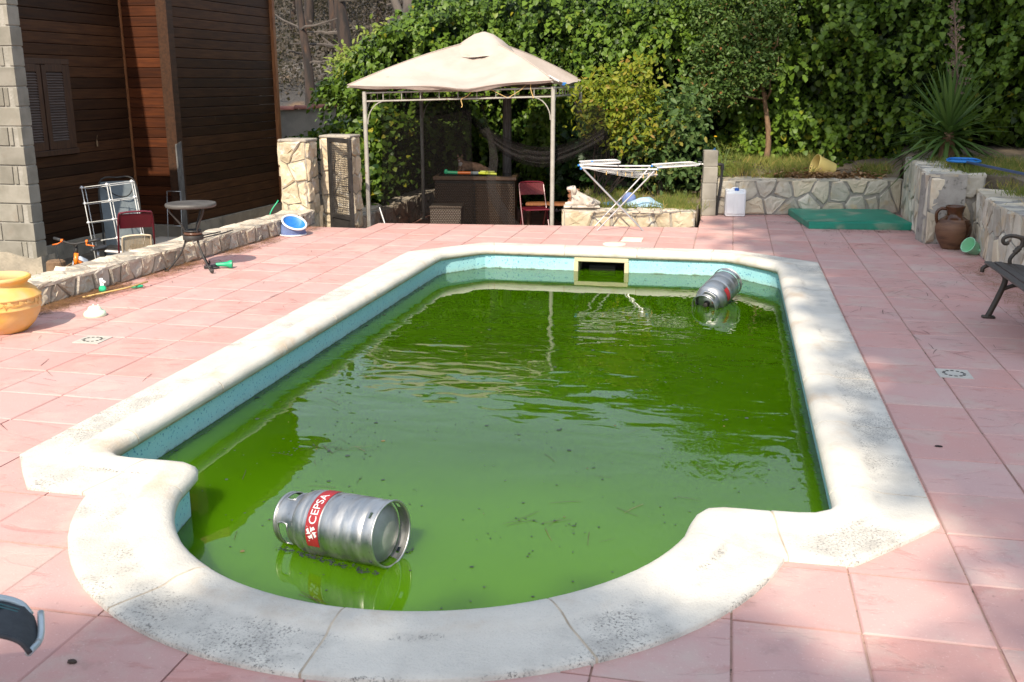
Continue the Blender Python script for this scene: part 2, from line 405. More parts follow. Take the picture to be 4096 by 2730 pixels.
pm('terrace_floor', (.34, .17, .12), (.24, .12, .09), 4, rough=.85, bump=.4)
pm('canopy', (.47, .395, .345), (.415, .345, .295), 2.2, rough=.85, bump=.45, bscale=3.0, bdist=.04, stretch=(1, 1, 2.2), c3=(.36, .29, .23), s3=4.5, lo3=.66, hi3=.8)
pm('gazebo_metal', (.40, .38, .335), (.33, .31, .27), 8, rough=.5, c3=(.20, .13, .08), s3=14, lo3=.66, hi3=.74)
pm('white_metal', (.62, .62, .60), (.52, .52, .51), 6, rough=.4)
pm('grey_tube', (.55, .55, .54), (.45, .45, .45), 8, rough=.35, metal=.6)
pm('dark_iron', (.022, .020, .019), (.04, .036, .033), 9, rough=.55, spec=.4)
pm('bench_iron', (.035, .028, .022), (.060, .042, .028), 9, rough=.5, bump=.4, bscale=50, bdist=.003)
pm('bench_slat', (.075, .060, .053), (.055, .042, .036), 7, stretch=(14, 1, 14), rough=.45)
pm('table_top', (.055, .050, .046), (.09, .084, .077), 6, rough=.55, bump=.4, bscale=18)
pm('green_mat', (.010, .27, .175), (.018, .21, .14), 3, rough=.45, c3=(.28, .32, .23), s3=2.2, lo3=.50, hi3=.72)
pm('white_plastic', (.80, .81, .82), (.76, .77, .78), 3, rough=.4)
pm('blue_plastic', (.015, .09, .38), (.02, .11, .42), 3, rough=.4)
pm('sky_blue_plastic', (.02, .17, .52), (.025, .2, .55), 3, rough=.45)
pm('blue_cloth', (.16, .22, .42), (.11, .16, .34), 9, rough=.9, bump=.5, bscale=12, bdist=.02)
pm('pale_cloth', (.36, .50, .60), (.28, .43, .55), 6, rough=.95, bump=.4, bscale=14)
pm('mint_plastic', (.36, .72, .47), (.38, .76, .50), 3, rough=.4)
pm('pale_mint', (.62, .80, .58), (.68, .84, .64), 3, rough=.4)
pm('green_plastic', (.015, .36, .17), (.02, .40, .2), 3, rough=.4)
pm('black_plastic', (.016, .016, .017), (.026, .026, .027), 5, rough=.5)
pm('yellow_plastic', (.78, .62, .22), (.68, .52, .17), 3, rough=.45, c3=(.52, .4, .18), s3=6, lo3=.6, hi3=.75)
pm('lime_plastic', (.55, .62, .03), (.5, .58, .03), 3, rough=.4)
pm('orange_plastic', (.75, .17, .015), (.7, .15, .012), 3, rough=.35)
pm('orange_paint', (.85, .21, .01), (.8, .19, .01), 3, rough=.3, coat=.4)
pm('terracotta', (.74, .40, .065), (.68, .44, .20), 2.2, rough=.75, bump=.25, bscale=25, c3=(.66, .46, .30), s3=2.5, lo3=.55, hi3=.72)
pm('clay', (.36, .16, .085), (.28, .12, .065), 5, rough=.8, bump=.4)
pm('jug_clay', (.17, .085, .045), (.085, .040, .022), 4, rough=.62, bump=.3, stretch=(1, 1, 5))
pm('jug_glaze', (.085, .030, .008), (.05, .018, .006), 4, rough=.15)
pm('maroon', (.135, .010, .022), (.10, .008, .017), 5, rough=.28, coat=.3)
perforated_material('maroon_perf', (.15, .014, .02))
pm('cream_metal', (.66, .55, .40), (.58, .44, .29), 7, rough=.55, c3=(.35, .17, .06), s3=10, lo3=.66, hi3=.76)
pm('skimmer', (.64, .56, .36), (.57, .50, .33), 5, rough=.45)
pm('grate', (.52, .49, .43), (.45, .42, .37), 6, rough=.6)
pm('lid_cream', (.72, .66, .55), (.66, .6, .5), 5, rough=.6)
pm('black_hole', (.010, .009, .008), rough=.9)
weave_material('rattan', (.008, .005, .003), (.060, .034, .019), 60, 40)
weave_material('rattan_grey', (.035, .025, .018), (.13, .10, .075), 56, 40)
pm('rattan_lid', (.06, .036, .022), (.09, .055, .034), 30, rough=.35, bump=.4)
pm('steel', (.56, .555, .54), (.36, .36, .36), 5, lo=.3, hi=.7, rough=.42, metal=1, rvar=.10, bump=.03, bscale=5, bdist=.02, stretch=(1, 1, 2.5), off=False, c3=(.22, .20, .17), s3=26, lo3=.66, hi3=.76)
pm('steel_dull', (.40, .40, .38), (.28, .28, .265), 7, rough=.5, metal=.35, off=False)
pm('label_red', (.30, .014, .018), (.22, .012, .016), 12, rough=.55, c3=(.36, .30, .29), s3=55, lo3=.66, hi3=.72)
pm('label_grey', (.62, .60, .60), rough=.4)
pm('soot', (.012, .014, .012), (.03, .035, .025), 20, rough=.9)
pm('statue', (.60, .54, .46), (.42, .37, .31), 9, rough=.9, bump=.7, c3=(.13, .12, .12), s3=14, lo3=.56, hi3=.68)
pm('bark', (.22, .135, .075), (.15, .09, .05), 9, rough=.9, bump=.8, stretch=(3, 3, 1))
pm('pine_bark', (.055, .036, .028), (.020, .017, .016), 2.0, stretch=(3, 3, .6), rough=.95, bump=.9, bscale=8, c3=(.11, .055, .03), s3=1.2, lo3=.56, hi3=.7)
pm('grey_bark', (.12, .10, .085), (.06, .05, .045), 2.0, rough=.95, bump=.8, bscale=9)
pm('cardboard', (.22, .14, .075), (.16, .1, .05), 5, rough=.9)
pm('rope', (.62, .42, .16), rough=.9)
pm('stucco', (.46, .40, .33), (.36, .32, .27), 3, rough=.95, bump=.6, bscale=30)
pm('rooftile', (.36, .12, .075), (.26, .085, .055), 5, rough=.8, var=.22)
pm('fur', (.42, .25, .15), (.25, .15, .09), 22, rough=.95)
pm('fur_white', (.66, .60, .54), rough=.95)
pm('grey_fabric', (.17, .20, .215), (.13, .155, .17), 5, rough=.8, bump=.3)
pm('chair_frame', (.45, .52, .55), (.38, .45, .48), 6, rough=.35, metal=.4, c3=(.2, .13, .07), s3=16, lo3=.67, hi3=.75)
pm('chair_mesh', (.020, .024, .030), (.030, .036, .042), 40, rough=.7)
pm('teal_stitch', (.03, .10, .11), rough=.7)
pm('pole_blue', (.045, .075, .16), (.06, .09, .19), 6, rough=.4)
pm('white_soft', (.75, .75, .76), rough=.6)
pm('saddle', (.028, .028, .029), rough=.38)
pm('red_paint', (.6, .03, .015), rough=.4)
pm('floor_slab', (.60, .52, .42), rough=.85)
net_material('netting', (.008, .007, .007), .52)  # net made blacker and denser to darken the gazebo interior behind it
net_material('netting_dense', (.03, .027, .026), .5)
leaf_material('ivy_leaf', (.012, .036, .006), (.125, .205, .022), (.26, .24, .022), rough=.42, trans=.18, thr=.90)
leaf_material('dark_leaf', (.010, .030, .007), (.022, .055, .012), (.04, .08, .015), rough=.45, trans=.15)  # darkened leaf colour standing in for shade deep inside foliage
leaf_material('laurel_leaf', (.050, .100, .022), (.115, .175, .042), (.26, .11, .045), rough=.45, trans=.25, thr=.92)
leaf_material('lemon_leaf', (.12, .18, .02), (.28, .28, .025), (.30, .17, .05), rough=.5, trans=.35, thr=.86)
leaf_material('light_leaf', (.17, .24, .05), (.30, .34, .08), (.30, .34, .09), rough=.6, trans=.35)
leaf_material('scorched_leaf', (.085, .072, .062), (.105, .082, .062), (.075, .070, .064), rough=.8, trans=.25, thr=.5)  # ash grey, paled to stand in for smoke haze over the slope
leaf_material('rose_leaf', (.06, .11, .03), (.10, .16, .05), (.25, .22, .05), rough=.5, trans=.3)
leaf_material('pine_foliage', (.03, .06, .02), (.05, .08, .03), (.05, .08, .03), rough=.6, trans=.1)
leaf_material('grass_blade', (.07, .14, .025), (.28, .26, .07), (.48, .33, .13), rough=.7, trans=.3, thr=.72)
leaf_material('dry_litter', (.20, .11, .05), (.40, .24, .12), (.46, .31, .18), rough=.85, trans=.1)
leaf_material('needle_litter', (.20, .10, .045), (.33, .18, .08), (.10, .06, .04), rough=.85, trans=.05)
leaf_material('dark_needles', (.035, .022, .020), (.075, .05, .045), (.16, .10, .06), rough=.8, trans=.0)
leaf_material('yucca_leaf', (.06, .12, .032), (.12, .19, .055), (.14, .19, .06), rough=.42, trans=.2)
leaf_material('float_flake', (.018, .025, .03), (.05, .06, .06), (.20, .13, .05), rough=.6, trans=.0, thr=.93)

# ------------------------------------------------------------------ convex polygon tools
def clip_half(poly, p, n, keep_inside=True):
    """keep the part with (q-p).n <= 0"""
    out = []; m = len(poly)
    for i in range(m):
        a, b = poly[i], poly[(i+1) % m]
        da = (a[0]-p[0])*n[0]+(a[1]-p[1])*n[1]; db = (b[0]-p[0])*n[0]+(b[1]-p[1])*n[1]
        if da <= 0: out.append(a)
        if (da < 0 < db) or (db < 0 < da):
            t = da/(da-db); out.append((a[0]+(b[0]-a[0])*t, a[1]+(b[1]-a[1])*t))
    return out
def area(poly):
    return .5*sum(poly[i][0]*poly[(i+1) % len(poly)][1]-poly[(i+1) % len(poly)][0]*poly[i][1] for i in range(len(poly))) if len(poly) > 2 else 0
def subtract(polys, cl):
    """polys minus convex ccw polygon cl"""
    res = []
    for P in polys:
        rest = P
        for i in range(len(cl)):
            a, b = cl[i], cl[(i+1) % len(cl)]
            n = (b[1]-a[1], -(b[0]-a[0]))
            outp = clip_half(rest, a, (-n[0], -n[1]))
            if abs(area(outp)) > 2e-5: res.append(outp)
            rest = clip_half(rest, a, n)
            if len(rest) < 3 or abs(area(rest)) < 2e-5: rest = []; break
    return res
def inset(poly, d):
    if area(poly) < 0: poly = poly[::-1]
    out = poly
    for i in range(len(poly)):
        a, b = poly[i], poly[(i+1) % len(poly)]
        n = (b[1]-a[1], -(b[0]-a[0])); L = math.hypot(*n)
        if L < 1e-6: continue
        n = (n[0]/L, n[1]/L)
        out = clip_half(out, (a[0]-n[0]*d, a[1]-n[1]*d), n)
        if len(out) < 3: return []
    return out

# ------------------------------------------------------------------ pool outline
AC = (-1.29, 4.345)
def arc(r, a): return (AC[0]+r*math.cos(math.radians(a)), AC[1]+r*math.sin(math.radians(a)))
ARC_A, ARC_B = 196.8, 343.0
RO, RI = 1.67, 1.235
def lerp2(a, b, t): return (a[0]+(b[0]-a[0])*t, a[1]+(b[1]-a[1])*t)
stones = []                                   # each: list of (outer, inner) sections
def straight(o0, o1, i0, i1, n, seg=4):
    for k in range(n):
        stones.append([(lerp2(o0, o1, (k+j/seg)/n), lerp2(i0, i1, (k+j/seg)/n)) for j in range(seg+1)])
straight((.99, 4.62), (.99, 10.45), (.55, 4.62), (.55, 10.35), 6)
stones.append([((.99, 10.45), (.55, 10.35)), ((.99, 10.75), (.55, 10.50)), ((.99, 11.0), (.535, 10.62)), ((.86, 11.10), (.47, 10.72)),
               ((.60, 11.295), (.31, 10.90)), ((.40, 11.445), (.18, 11.04)), ((.22, 11.58), (.08, 11.13)), ((.10, 11.635), (.0, 11.18)), ((-.12, 11.635), (-.14, 11.19))])
straight((-.12, 11.635), (-2.72, 11.60), (-.14, 11.19), (-2.62, 11.17), 3)
stones.append([((-2.72, 11.60), (-2.62, 11.17)), ((-2.85, 11.58), (-2.72, 11.14)), ((-3.0, 11.40), (-2.80, 11.06)), ((-3.2, 11.16), (-2.93, 10.88)),
               ((-3.4, 10.92), (-3.04, 10.73)), ((-3.54, 10.75), (-3.09, 10.62)), ((-3.54, 10.45), (-3.10, 10.40))])
straight((-3.54, 10.45), (-3.54, 4.62), (-3.10, 10.40), (-3.10, 4.62), 6)
stones.append([((-3.54, 4.62), (-3.10, 4.62)), ((-3.54, 4.40), (-3.10, 4.47)), ((-3.54, 4.225), (-3.09, 4.40)), ((-3.38, 4.04), (-3.055, 4.345)),
               ((-3.214, 3.86), (-3.0, 4.31)), ((-3.06, 3.857), (-2.92, 4.30)), ((-2.91, 3.855), (-2.80, 4.30))])
sA = arc(RO, ARC_A); sB = arc(RO, ARC_B)
stones.append([((-2.91, 3.855), (-2.80, 4.30)), ((-2.905, 3.857), (-2.70, 4.302)), ((-2.90, 3.86), (-2.60, 4.298)), ((-2.895, 3.86), (-2.545, 4.27)),
               (lerp2((-2.895, 3.86), sA, .5), (-2.512, 4.21)), (sA, (-2.498, 4.13)), (sA, arc(RI, ARC_A))])
for a, b in ((ARC_A, 238.8), (238.8, 270.0), (270.0, 304.4), (304.4, ARC_B)):
    n = 10; stones.append([(arc(RO, a+(b-a)*k/n), arc(RI, a+(b-a)*k/n)) for k in range(n+1)])
stones.append([(sB, arc(RI, ARC_B)), (sB, (-.088, 4.13)), (lerp2(sB, (.30, 3.862), .5), (-.066, 4.22)), ((.305, 3.862), (-.03, 4.285)),
               ((.31, 3.864), (.04, 4.312)), ((.315, 3.865), (.14, 4.315)), ((.32, 3.866), (.26, 4.315))])
stones.append([((.32, 3.866), (.26, 4.315)), ((.46, 3.868), (.38, 4.32)), ((.582, 3.872), (.45, 4.335)), ((.79, 4.10), (.515, 4.375)),
               ((.99, 4.33), (.545, 4.44)), ((.99, 4.48), (.55, 4.52)), ((.99, 4.62), (.55, 4.62))])
OUTER = [(-3.54, 4.225), (-3.214, 3.855), (.582, 3.872), (.99, 4.33), (.99, 11.0), (.10, 11.635), (-2.85, 11.58), (-3.54, 10.75)]
ARCPOLY = [arc(RO, ARC_A+(ARC_B-ARC_A)*k/24) for k in range(25)]+[(.2, 4.2), (-2.8, 4.2)]
WATER_Z = -.215

# ------------------------------------------------------------------ ground and terrain
def terrain():
    xs = np.concatenate([np.linspace(-140, -20, 25), np.linspace(-18, 18, 37), np.linspace(20, 140, 25)])
    ys = np.concatenate([np.linspace(-60, -5, 12), np.linspace(-3, 24, 28), np.linspace(26, 70, 45), np.linspace(75, 260, 24)])
    X, Y = np.meshgrid(xs, ys)
    rise = np.clip((Y-22)/30, 0, 1)**1.1*7.0+np.clip((Y-50)/60, 0, 1)*6
    Z = -.47+rise+(vnoise(X*.2, Y*.2, 0)*.5+vnoise(X*.06, Y*.06, 3)*1.2)*np.clip((Y-22)/8, 0, 1)
    pool = (X > -3.4) & (X < .9) & (Y > 2.9) & (Y < 11.5); Z = np.where(pool, -1.7, Z)
    n, m = X.shape; vs = np.stack([X.ravel(), Y.ravel(), Z.ravel()], 1)
    fs = [(i*m+j, i*m+j+1, (i+1)*m+j+1, (i+1)*m+j) for i in range(n-1) for j in range(m-1)]
    me = bpy.data.meshes.new('ground'); me.from_pydata(vs.tolist(), [], fs); me.update()
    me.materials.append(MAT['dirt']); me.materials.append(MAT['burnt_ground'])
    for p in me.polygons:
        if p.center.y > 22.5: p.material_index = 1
    return tag(link_mesh('ground', me, None, None, True), kind='structure')
GROUND = terrain()
def hill_z(x, y):
    return float(-.47+np.clip((y-22)/30, 0, 1)**1.1*7.0+np.clip((y-50)/60, 0, 1)*6+(vnoise(x*.2, y*.2, 0)*.5+vnoise(x*.06, y*.06, 3)*1.2)*np.clip((y-22)/8, 0, 1))

# ------------------------------------------------------------------ deck: slab and paving tiles
def back_limit(poly):
    """split by the stepped rear edge of the deck"""
    out = []
    a = clip_half(poly, (-4.70, 0), (1, 0))
    if len(a) > 2: a = clip_half(a, (0, 12.53), (0, 1)); out.append(a)
    b = clip_half(clip_half(poly, (-4.70, 0), (-1, 0)), (-.36, 0), (1, 0)) if len(clip_half(poly, (-4.70, 0), (-1, 0))) > 2 else []
    if len(b) > 2: b = clip_half(b, (-4.67, 13.06), (-.113, 1)); out.append(b)
    c = clip_half(poly, (-.36, 0), (-1, 0))
    if len(c) > 2: c = clip_half(c, (0, 15.62), (0, 1)); out.append(c)
    return [p for p in out if len(p) > 2 and abs(area(p)) > 1e-4]

slab = MB()
in_outer = inset(OUTER, .05); in_arc = inset(ARCPOLY, .05)
for R in ([(-5.98, -4), (-4.70, -4), (-4.70, 12.52), (-5.98, 12.52)], [(-10, -4), (-5.98, -4), (-5.98, 6.9), (-10, 6.9)],
          [(-4.70, -4), (-.36, -4), (-.36, 13.535), (-4.70, 13.045)], [(-.36, -4), (7, -4), (7, 15.6), (-.36, 15.6)]):
    for p in subtract(subtract([R], in_outer), in_arc):
        slab.prism(p if area(p) > 0 else p[::-1], -.5, -.009)
tag(slab.build('deck_slab', MAT['grout']), kind='structure')

TX, TY = .4555, .4635
def tile_prism(polys, z0=-.04, g=.0045):
    mb = MB()
    for p in polys:
        if area(p) < 0: p = p[::-1]
        mb.prism(p, z0, 0.0)
    return mb
def full_tile_mesh(k):
    mb = MB(); x, y, g, c = TX/2, TY/2, .0042, .006
    r = random.Random(k)
    def rg(i, z):
        X, Y = x-g-i, y-g-i
        return [(X, -Y, z), (X, Y, z), (-X, Y, z), (-X, -Y, z)]
    vs = rg(0, -.04)+rg(0, -.006)+rg(c, -.0006)+rg(c+.03, .0004)
    fs = [(0, 1, 5, 4), (1, 2, 6, 5), (2, 3, 7, 6), (3, 0, 4, 7)]
    fs += [(4+i, 4+(i+1) % 4, 8+(i+1) % 4, 8+i) for i in range(4)]+[(8+i, 8+(i+1) % 4, 12+(i+1) % 4, 12+i) for i in range(4)]+[(12, 13, 14, 15)]
    mb.add(vs, fs); me = bpy.data.meshes.new('paving_tile'); me.from_pydata(mb.v, [], mb.f); me.update(); me.materials.append(MAT['tile'])
    return me
deck = bpy.data.objects.new('pool_deck', None); COL.objects.link(deck); tag(deck, kind='structure')
tmesh = [full_tile_mesh(k) for k in range(3)]
CAMINV = Matrix.LocRotScale(cam.location, cam.rotation_euler, None).inverted()
def pix(p):
    q = CAMINV @ Vector(p); zc = -q.z
    if zc < .2: return None
    return (1176.5+2288*q.x/zc, 784-2288*q.y/zc, zc)
cand = []
X0, Y0 = 1.007, 4.283
for i in range(-25, 14):
    for j in range(-13, 26):
        cx, cy = X0+(i+.5)*TX, Y0+(j+.5)*TY
        if cx < -6.0 and cy > 7.2: continue
        if cx < -9 or cx > 5.5: continue
        sq = [(cx-TX/2+.0042, cy-TY/2+.0042), (cx+TX/2-.0042, cy-TY/2+.0042), (cx+TX/2-.0042, cy+TY/2-.0042), (cx-TX/2+.0042, cy+TY/2-.0042)]
        ps = back_limit(sq)
        if not ps: continue
        ps = subtract(subtract(ps, inset(OUTER, .006)), inset(ARCPOLY, .006))
        a = sum(abs(area(p)) for p in ps)
        if a < 1e-3: continue
        q = pix((cx, cy, 0)); vis = q is not None and -90 < q[0] < 2443 and -90 < q[1] < 1658
        cand.append((vis, a/(q[2]**3) if q else 0, cx, cy, ps, a))
cand.sort(key=lambda c: (not c[0], -c[1]))
rest = MB()
full_a = (TX-.0084)*(TY-.0084)
for k, (vis, sc, cx, cy, ps, a) in enumerate(cand):
    full = a > full_a*.999
    if k < 300 and vis:
        if full:
            o = link_mesh('paving_tile', tmesh[k % 3], None, deck); o.location = (cx, cy, random.uniform(-.0015, .0015))
            o.rotation_euler = (random.gauss(0, .0022), random.gauss(0, .0022), random.gauss(0, .0025))
        else:
            mb = tile_prism([[(p[0]-cx, p[1]-cy) for p in q] for q in ps]); o = mb.build('paving_tile', MAT['tile'], deck); o.location = (cx, cy, -.0005)
    else:
        rest.v += []; t = tile_prism(ps); rest.add(t.v, t.f)
ro = rest.build('paving_tiles', MAT['tile'], deck); tag(ro, kind='stuff')

# ------------------------------------------------------------------ the pool
PROF = [(.0, -.055), (.0, .014), (.012, .020), (.10, .022), (.28, .023), (.46, .025), (.53, .029), (.58, .037), (.64, .044), (.72, .046), (.80, .047),
        (.87, .044), (.93, .036), (.975, .019), (1.0, -.004), (.995, -.028), (.965, -.046), (.915, -.055), (.80, -.055)]
pool = thing('swimming_pool', 'cream edged swimming pool with a rounded near end and murky green water', 'pool', (-1.29, 7.0, 0))
PL = (-1.29, 7.0, 0)
def sweep(secs, prof, dz=0, cap=True):
    mb = MB(); n = len(prof); vs = []; fs = []
    for O, I in secs:
        for u, z in prof: vs.append((O[0]+(I[0]-O[0])*u-PL[0], O[1]+(I[1]-O[1])*u-PL[1], z+dz))
    for i in range(len(secs)-1):
        for k in range(n):
            k2 = (k+1) % n; fs.append((i*n+k, (i+1)*n+k, (i+1)*n+k2, i*n+k2))
    if cap: fs.append(tuple(range(n))); fs.append(tuple((len(secs)-1)*n+k for k in range(n-1, -1, -1)))
    mb.add(vs, fs); return mb
def sec_lerp(a, b, t): return (lerp2(a[0], b[0], t), lerp2(a[1], b[1], t))
allsecs = []
for st in stones:
    def ln(a, b): return max(math.hypot(a[0][0]-b[0][0], a[0][1]-b[0][1]), math.hypot(a[1][0]-b[1][0], a[1][1]-b[1][1]), 1e-6)
    s2 = list(st)
    s2[0] = sec_lerp(st[0], st[1], min(.4, .0055/ln(st[0], st[1]))); s2[-1] = sec_lerp(st[-1], st[-2], min(.4, .0055/ln(st[-1], st[-2])))
    mb = sweep(s2, PROF, random.uniform(-.002, .002))
    o = mb.build('coping_stone', MAT['coping'], pool, 50)
    at = o.data.attributes.new('across', 'FLOAT', 'POINT')
    at.data.foreach_set('value', np.tile(np.array([u for u, z in PROF], dtype=np.float32), len(s2)))
    allsecs += st[:-1]
allsecs.append(stones[-1][-1])
GP = [(max(.006, min(.99, u)), z-.003) for u, z in PROF]
sweep(allsecs, GP, cap=False).build('coping_joint', MAT['coping_grout'], pool, 50)
# basin wall with an opening for the skimmer in the far side
wall_path = [lerp2(I, O, .10) for O, I in allsecs]
SK0, SK1, SKT = -1.655, -1.085, -.078           # opening left, right, top
basin = MB()
for a, b in zip(wall_path[:-1], wall_path[1:]):
    if math.hypot(a[0]-b[0], a[1]-b[1]) < 1e-4: continue
    if a[1] > 11.15 and b[1] > 11.15 and min(a[0], b[0]) < SK1 and max(a[0], b[0]) > SK0:
        x1, x0 = max(a[0], b[0]), min(a[0], b[0])
        yy = lambda x: a[1]+(b[1]-a[1])*(x-a[0])/(b[0]-a[0])
        l, r = max(x0, SK0), min(x1, SK1)
        segs = [((x1, -.02, -.9), (r, -.02, -.9))] if x1 > r+1e-4 else []
        if l > x0+1e-4: segs.append(((l, -.02, -.9), (x0, -.02, -.9)))
        segs.append(((r, -.02, SKT), (l, -.02, SKT))); segs.append(((r, -.30, -.9), (l, -.30, -.9)))
        for (xa, zt, zb), (xb, _, _) in segs:
            basin.add([(xa-PL[0], yy(xa)-PL[1], zb), (xb-PL[0], yy(xb)-PL[1], zb), (xb-PL[0], yy(xb)-PL[1], zt), (xa-PL[0], yy(xa)-PL[1], zt)], [(0, 1, 2, 3)])
    else:
        basin.add([(a[0]-PL[0], a[1]-PL[1], -.9), (b[0]-PL[0], b[1]-PL[1], -.9), (b[0]-PL[0], b[1]-PL[1], -.02), (a[0]-PL[0], a[1]-PL[1], -.02)], [(0, 1, 2, 3)])
fl = [(p[0]-PL[0], p[1]-PL[1], -.9) for p in wall_path]
basin.add(fl, [tuple(range(len(fl)))])
basin.build('basin_wall', MAT['liner'], pool)
wp = [lerp2(I, O, .16) for O, I in allsecs]
wmb = MB(); wv = [(p[0], p[1], WATER_Z) for p in wp]
wmb.add(wv, [tuple(range(len(wv)))])
wmb.add([(SK0+.03, 11.15, WATER_Z-.0004), (SK1-.03, 11.15, WATER_Z-.0004), (SK1-.03, 11.55, WATER_Z-.0004), (SK0+.03, 11.55, WATER_Z-.0004)], [(0, 1, 2, 3)])
water = wmb.build('pool_water', MAT['murky_water']); tag(water, kind='structure')
# skimmer
ysk = 11.225
sk = MB()
for c, d in (((-1.37, ysk-.012, SKT+.0), (.62, .03, .05)), ((SK0-.005, ysk-.012, -.19), (.05, .03, .175)), ((SK1+.005, ysk-.012, -.19), (.05, .03, .175)), ((-1.37, ysk-.012, -.30), (.62, .03, .05))):
    sk.box((c[0]-PL[0], c[1]-PL[1], c[2]), d, bev=.006)
sko = sk.build('skimmer_frame', MAT['skimmer'], pool)
th = MB()
x0, x1, y0, y1, zt, zb = SK0+.02, SK1-.02, ysk, ysk+.30, SKT-.025, -.32
for q in ([(x0, y0, zb), (x0, y1, zb), (x0, y1, zt), (x0, y0, zt)], [(x1, y0, zb), (x1, y0, zt), (x1, y1, zt), (x1, y1, zb)], [(x0, y0, zt), (x0, y1, zt), (x1, y1, zt), (x1, y0, zt)]):
    th.add([(p[0]-PL[0], p[1]-PL[1], p[2]) for p in q], [(0, 1, 2, 3)])
th.build('skimmer_throat', MAT['skimmer'], sko)
MB().add([(p[0]-PL[0], p[1]-PL[1], p[2]) for p in [(x0, y1, zb), (x1, y1, zb), (x1, y1, zt), (x0, y1, zt)]], [(0, 1, 2, 3)]).build('skimmer_chamber', MAT['black_hole'], sko)
fl_ = MB(); fl_.box((-1.37-PL[0], ysk+.1-PL[1], -.20), (.30, .04, .10), rx=.5, bev=.01); fl_.build('skimmer_flap', MAT['black_hole'], sko)

# ------------------------------------------------------------------ stone masonry
def cells(w, h, nx, ny, jit=.33, seed=0, sx=1.0, sy=1.0):
    r = random.Random(seed); S = []
    for j in range(ny):
        for i in range(nx):
            S.append(((i+.5+(.25 if j % 2 else -.25)*(ny > 1)+r.uniform(-jit, jit))*w/nx, (j+.5+r.uniform(-jit, jit))*h/ny))
    out = []
    for a in S:
        P = [(0, 0), (w, 0), (w, h), (0, h)]
        for b in S:
            if b is a: continue
            mx, my = (a[0]+b[0])/2, (a[1]+b[1])/2
            P = clip_half(P, (mx, my), ((b[0]-a[0])*sx, (b[1]-a[1])*sy))
            if len(P) < 3: break
        if len(P) > 2 and area(P) > .0008: out.append(P)
    return out

def stone_piece(poly, gap, depth, r, rough=.006):
    P = inset(poly, gap*r.uniform(.7, 1.5))
    if len(P) < 3 or abs(area(P)) < .0006: return None
    cx = sum(p[0] for p in P)/len(P); cy = sum(p[1] for p in P)/len(P)
    B = []
    for i in range(len(P)):
        a, b = P[i], P[(i+1) % len(P)]; L = math.hypot(b[0]-a[0], b[1]-a[1])
        # knock the corner off, then wander along the edge
        n = max(1, min(3, int(L/.09)))
        for k in range(n):
            t = (k+.12)/n if k == 0 else k/n
            j = min(.012, L*.06)
            B.append((a[0]+(b[0]-a[0])*t+r.uniform(-j, j), a[1]+(b[1]-a[1])*t+r.uniform(-j, j)))
    n = len(B)
    if n < 3: return None
    depth = depth*r.uniform(.55, 1.6); tx, ty = r.gauss(0, .05), r.gauss(0, .05)
    vs = [(p[0], p[1], -.02) for p in B]+[(p[0], p[1], depth*.62+r.uniform(-rough, rough)*.5) for p in B]
    vs += [(cx+(p[0]-cx)*.86+r.uniform(-.006, .006), cy+(p[1]-cy)*.86+r.uniform(-.006, .006), depth+(p[0]-cx)*tx+(p[1]-cy)*ty+r.uniform(-rough, rough)) for p in B]
    vs += [(cx+(p[0]-cx)*.42+r.uniform(-.01, .01), cy+(p[1]-cy)*.42+r.uniform(-.01, .01), depth+((p[0]-cx)*tx+(p[1]-cy)*ty)*.4+r.uniform(-rough, rough)*1.6) for p in B]
    vs.append((cx, cy, depth+r.uniform(-rough, rough)))
    fs = []
    for q in range(3):
        fs += [(q*n+i, q*n+(i+1) % n, (q+1)*n+(i+1) % n, (q+1)*n+i) for i in range(n)]
    fs += [(3*n+i, 3*n+(i+1) % n, 4*n) for i in range(n)]
    return vs, fs

def lay(polys, O, U, V, N, parent, mat, gap=.009, depth=.018, name='stone', seed=0, rough=.006, sub=(0, 0, 0)):
    r = random.Random(seed); O, U, V, N = Vector(O)-Vector(sub), Vector(U), Vector(V), Vector(N)
    for P in polys:
        s = stone_piece(P, gap, depth, r, rough)
        if not s: continue
        vs, fs = s
        flip = U.cross(V).dot(N) < 0
        MB().add([O+U*a+V*b+N*c for a, b, c in vs], [f[::-1] for f in fs] if flip else fs).build(name, mat, parent)

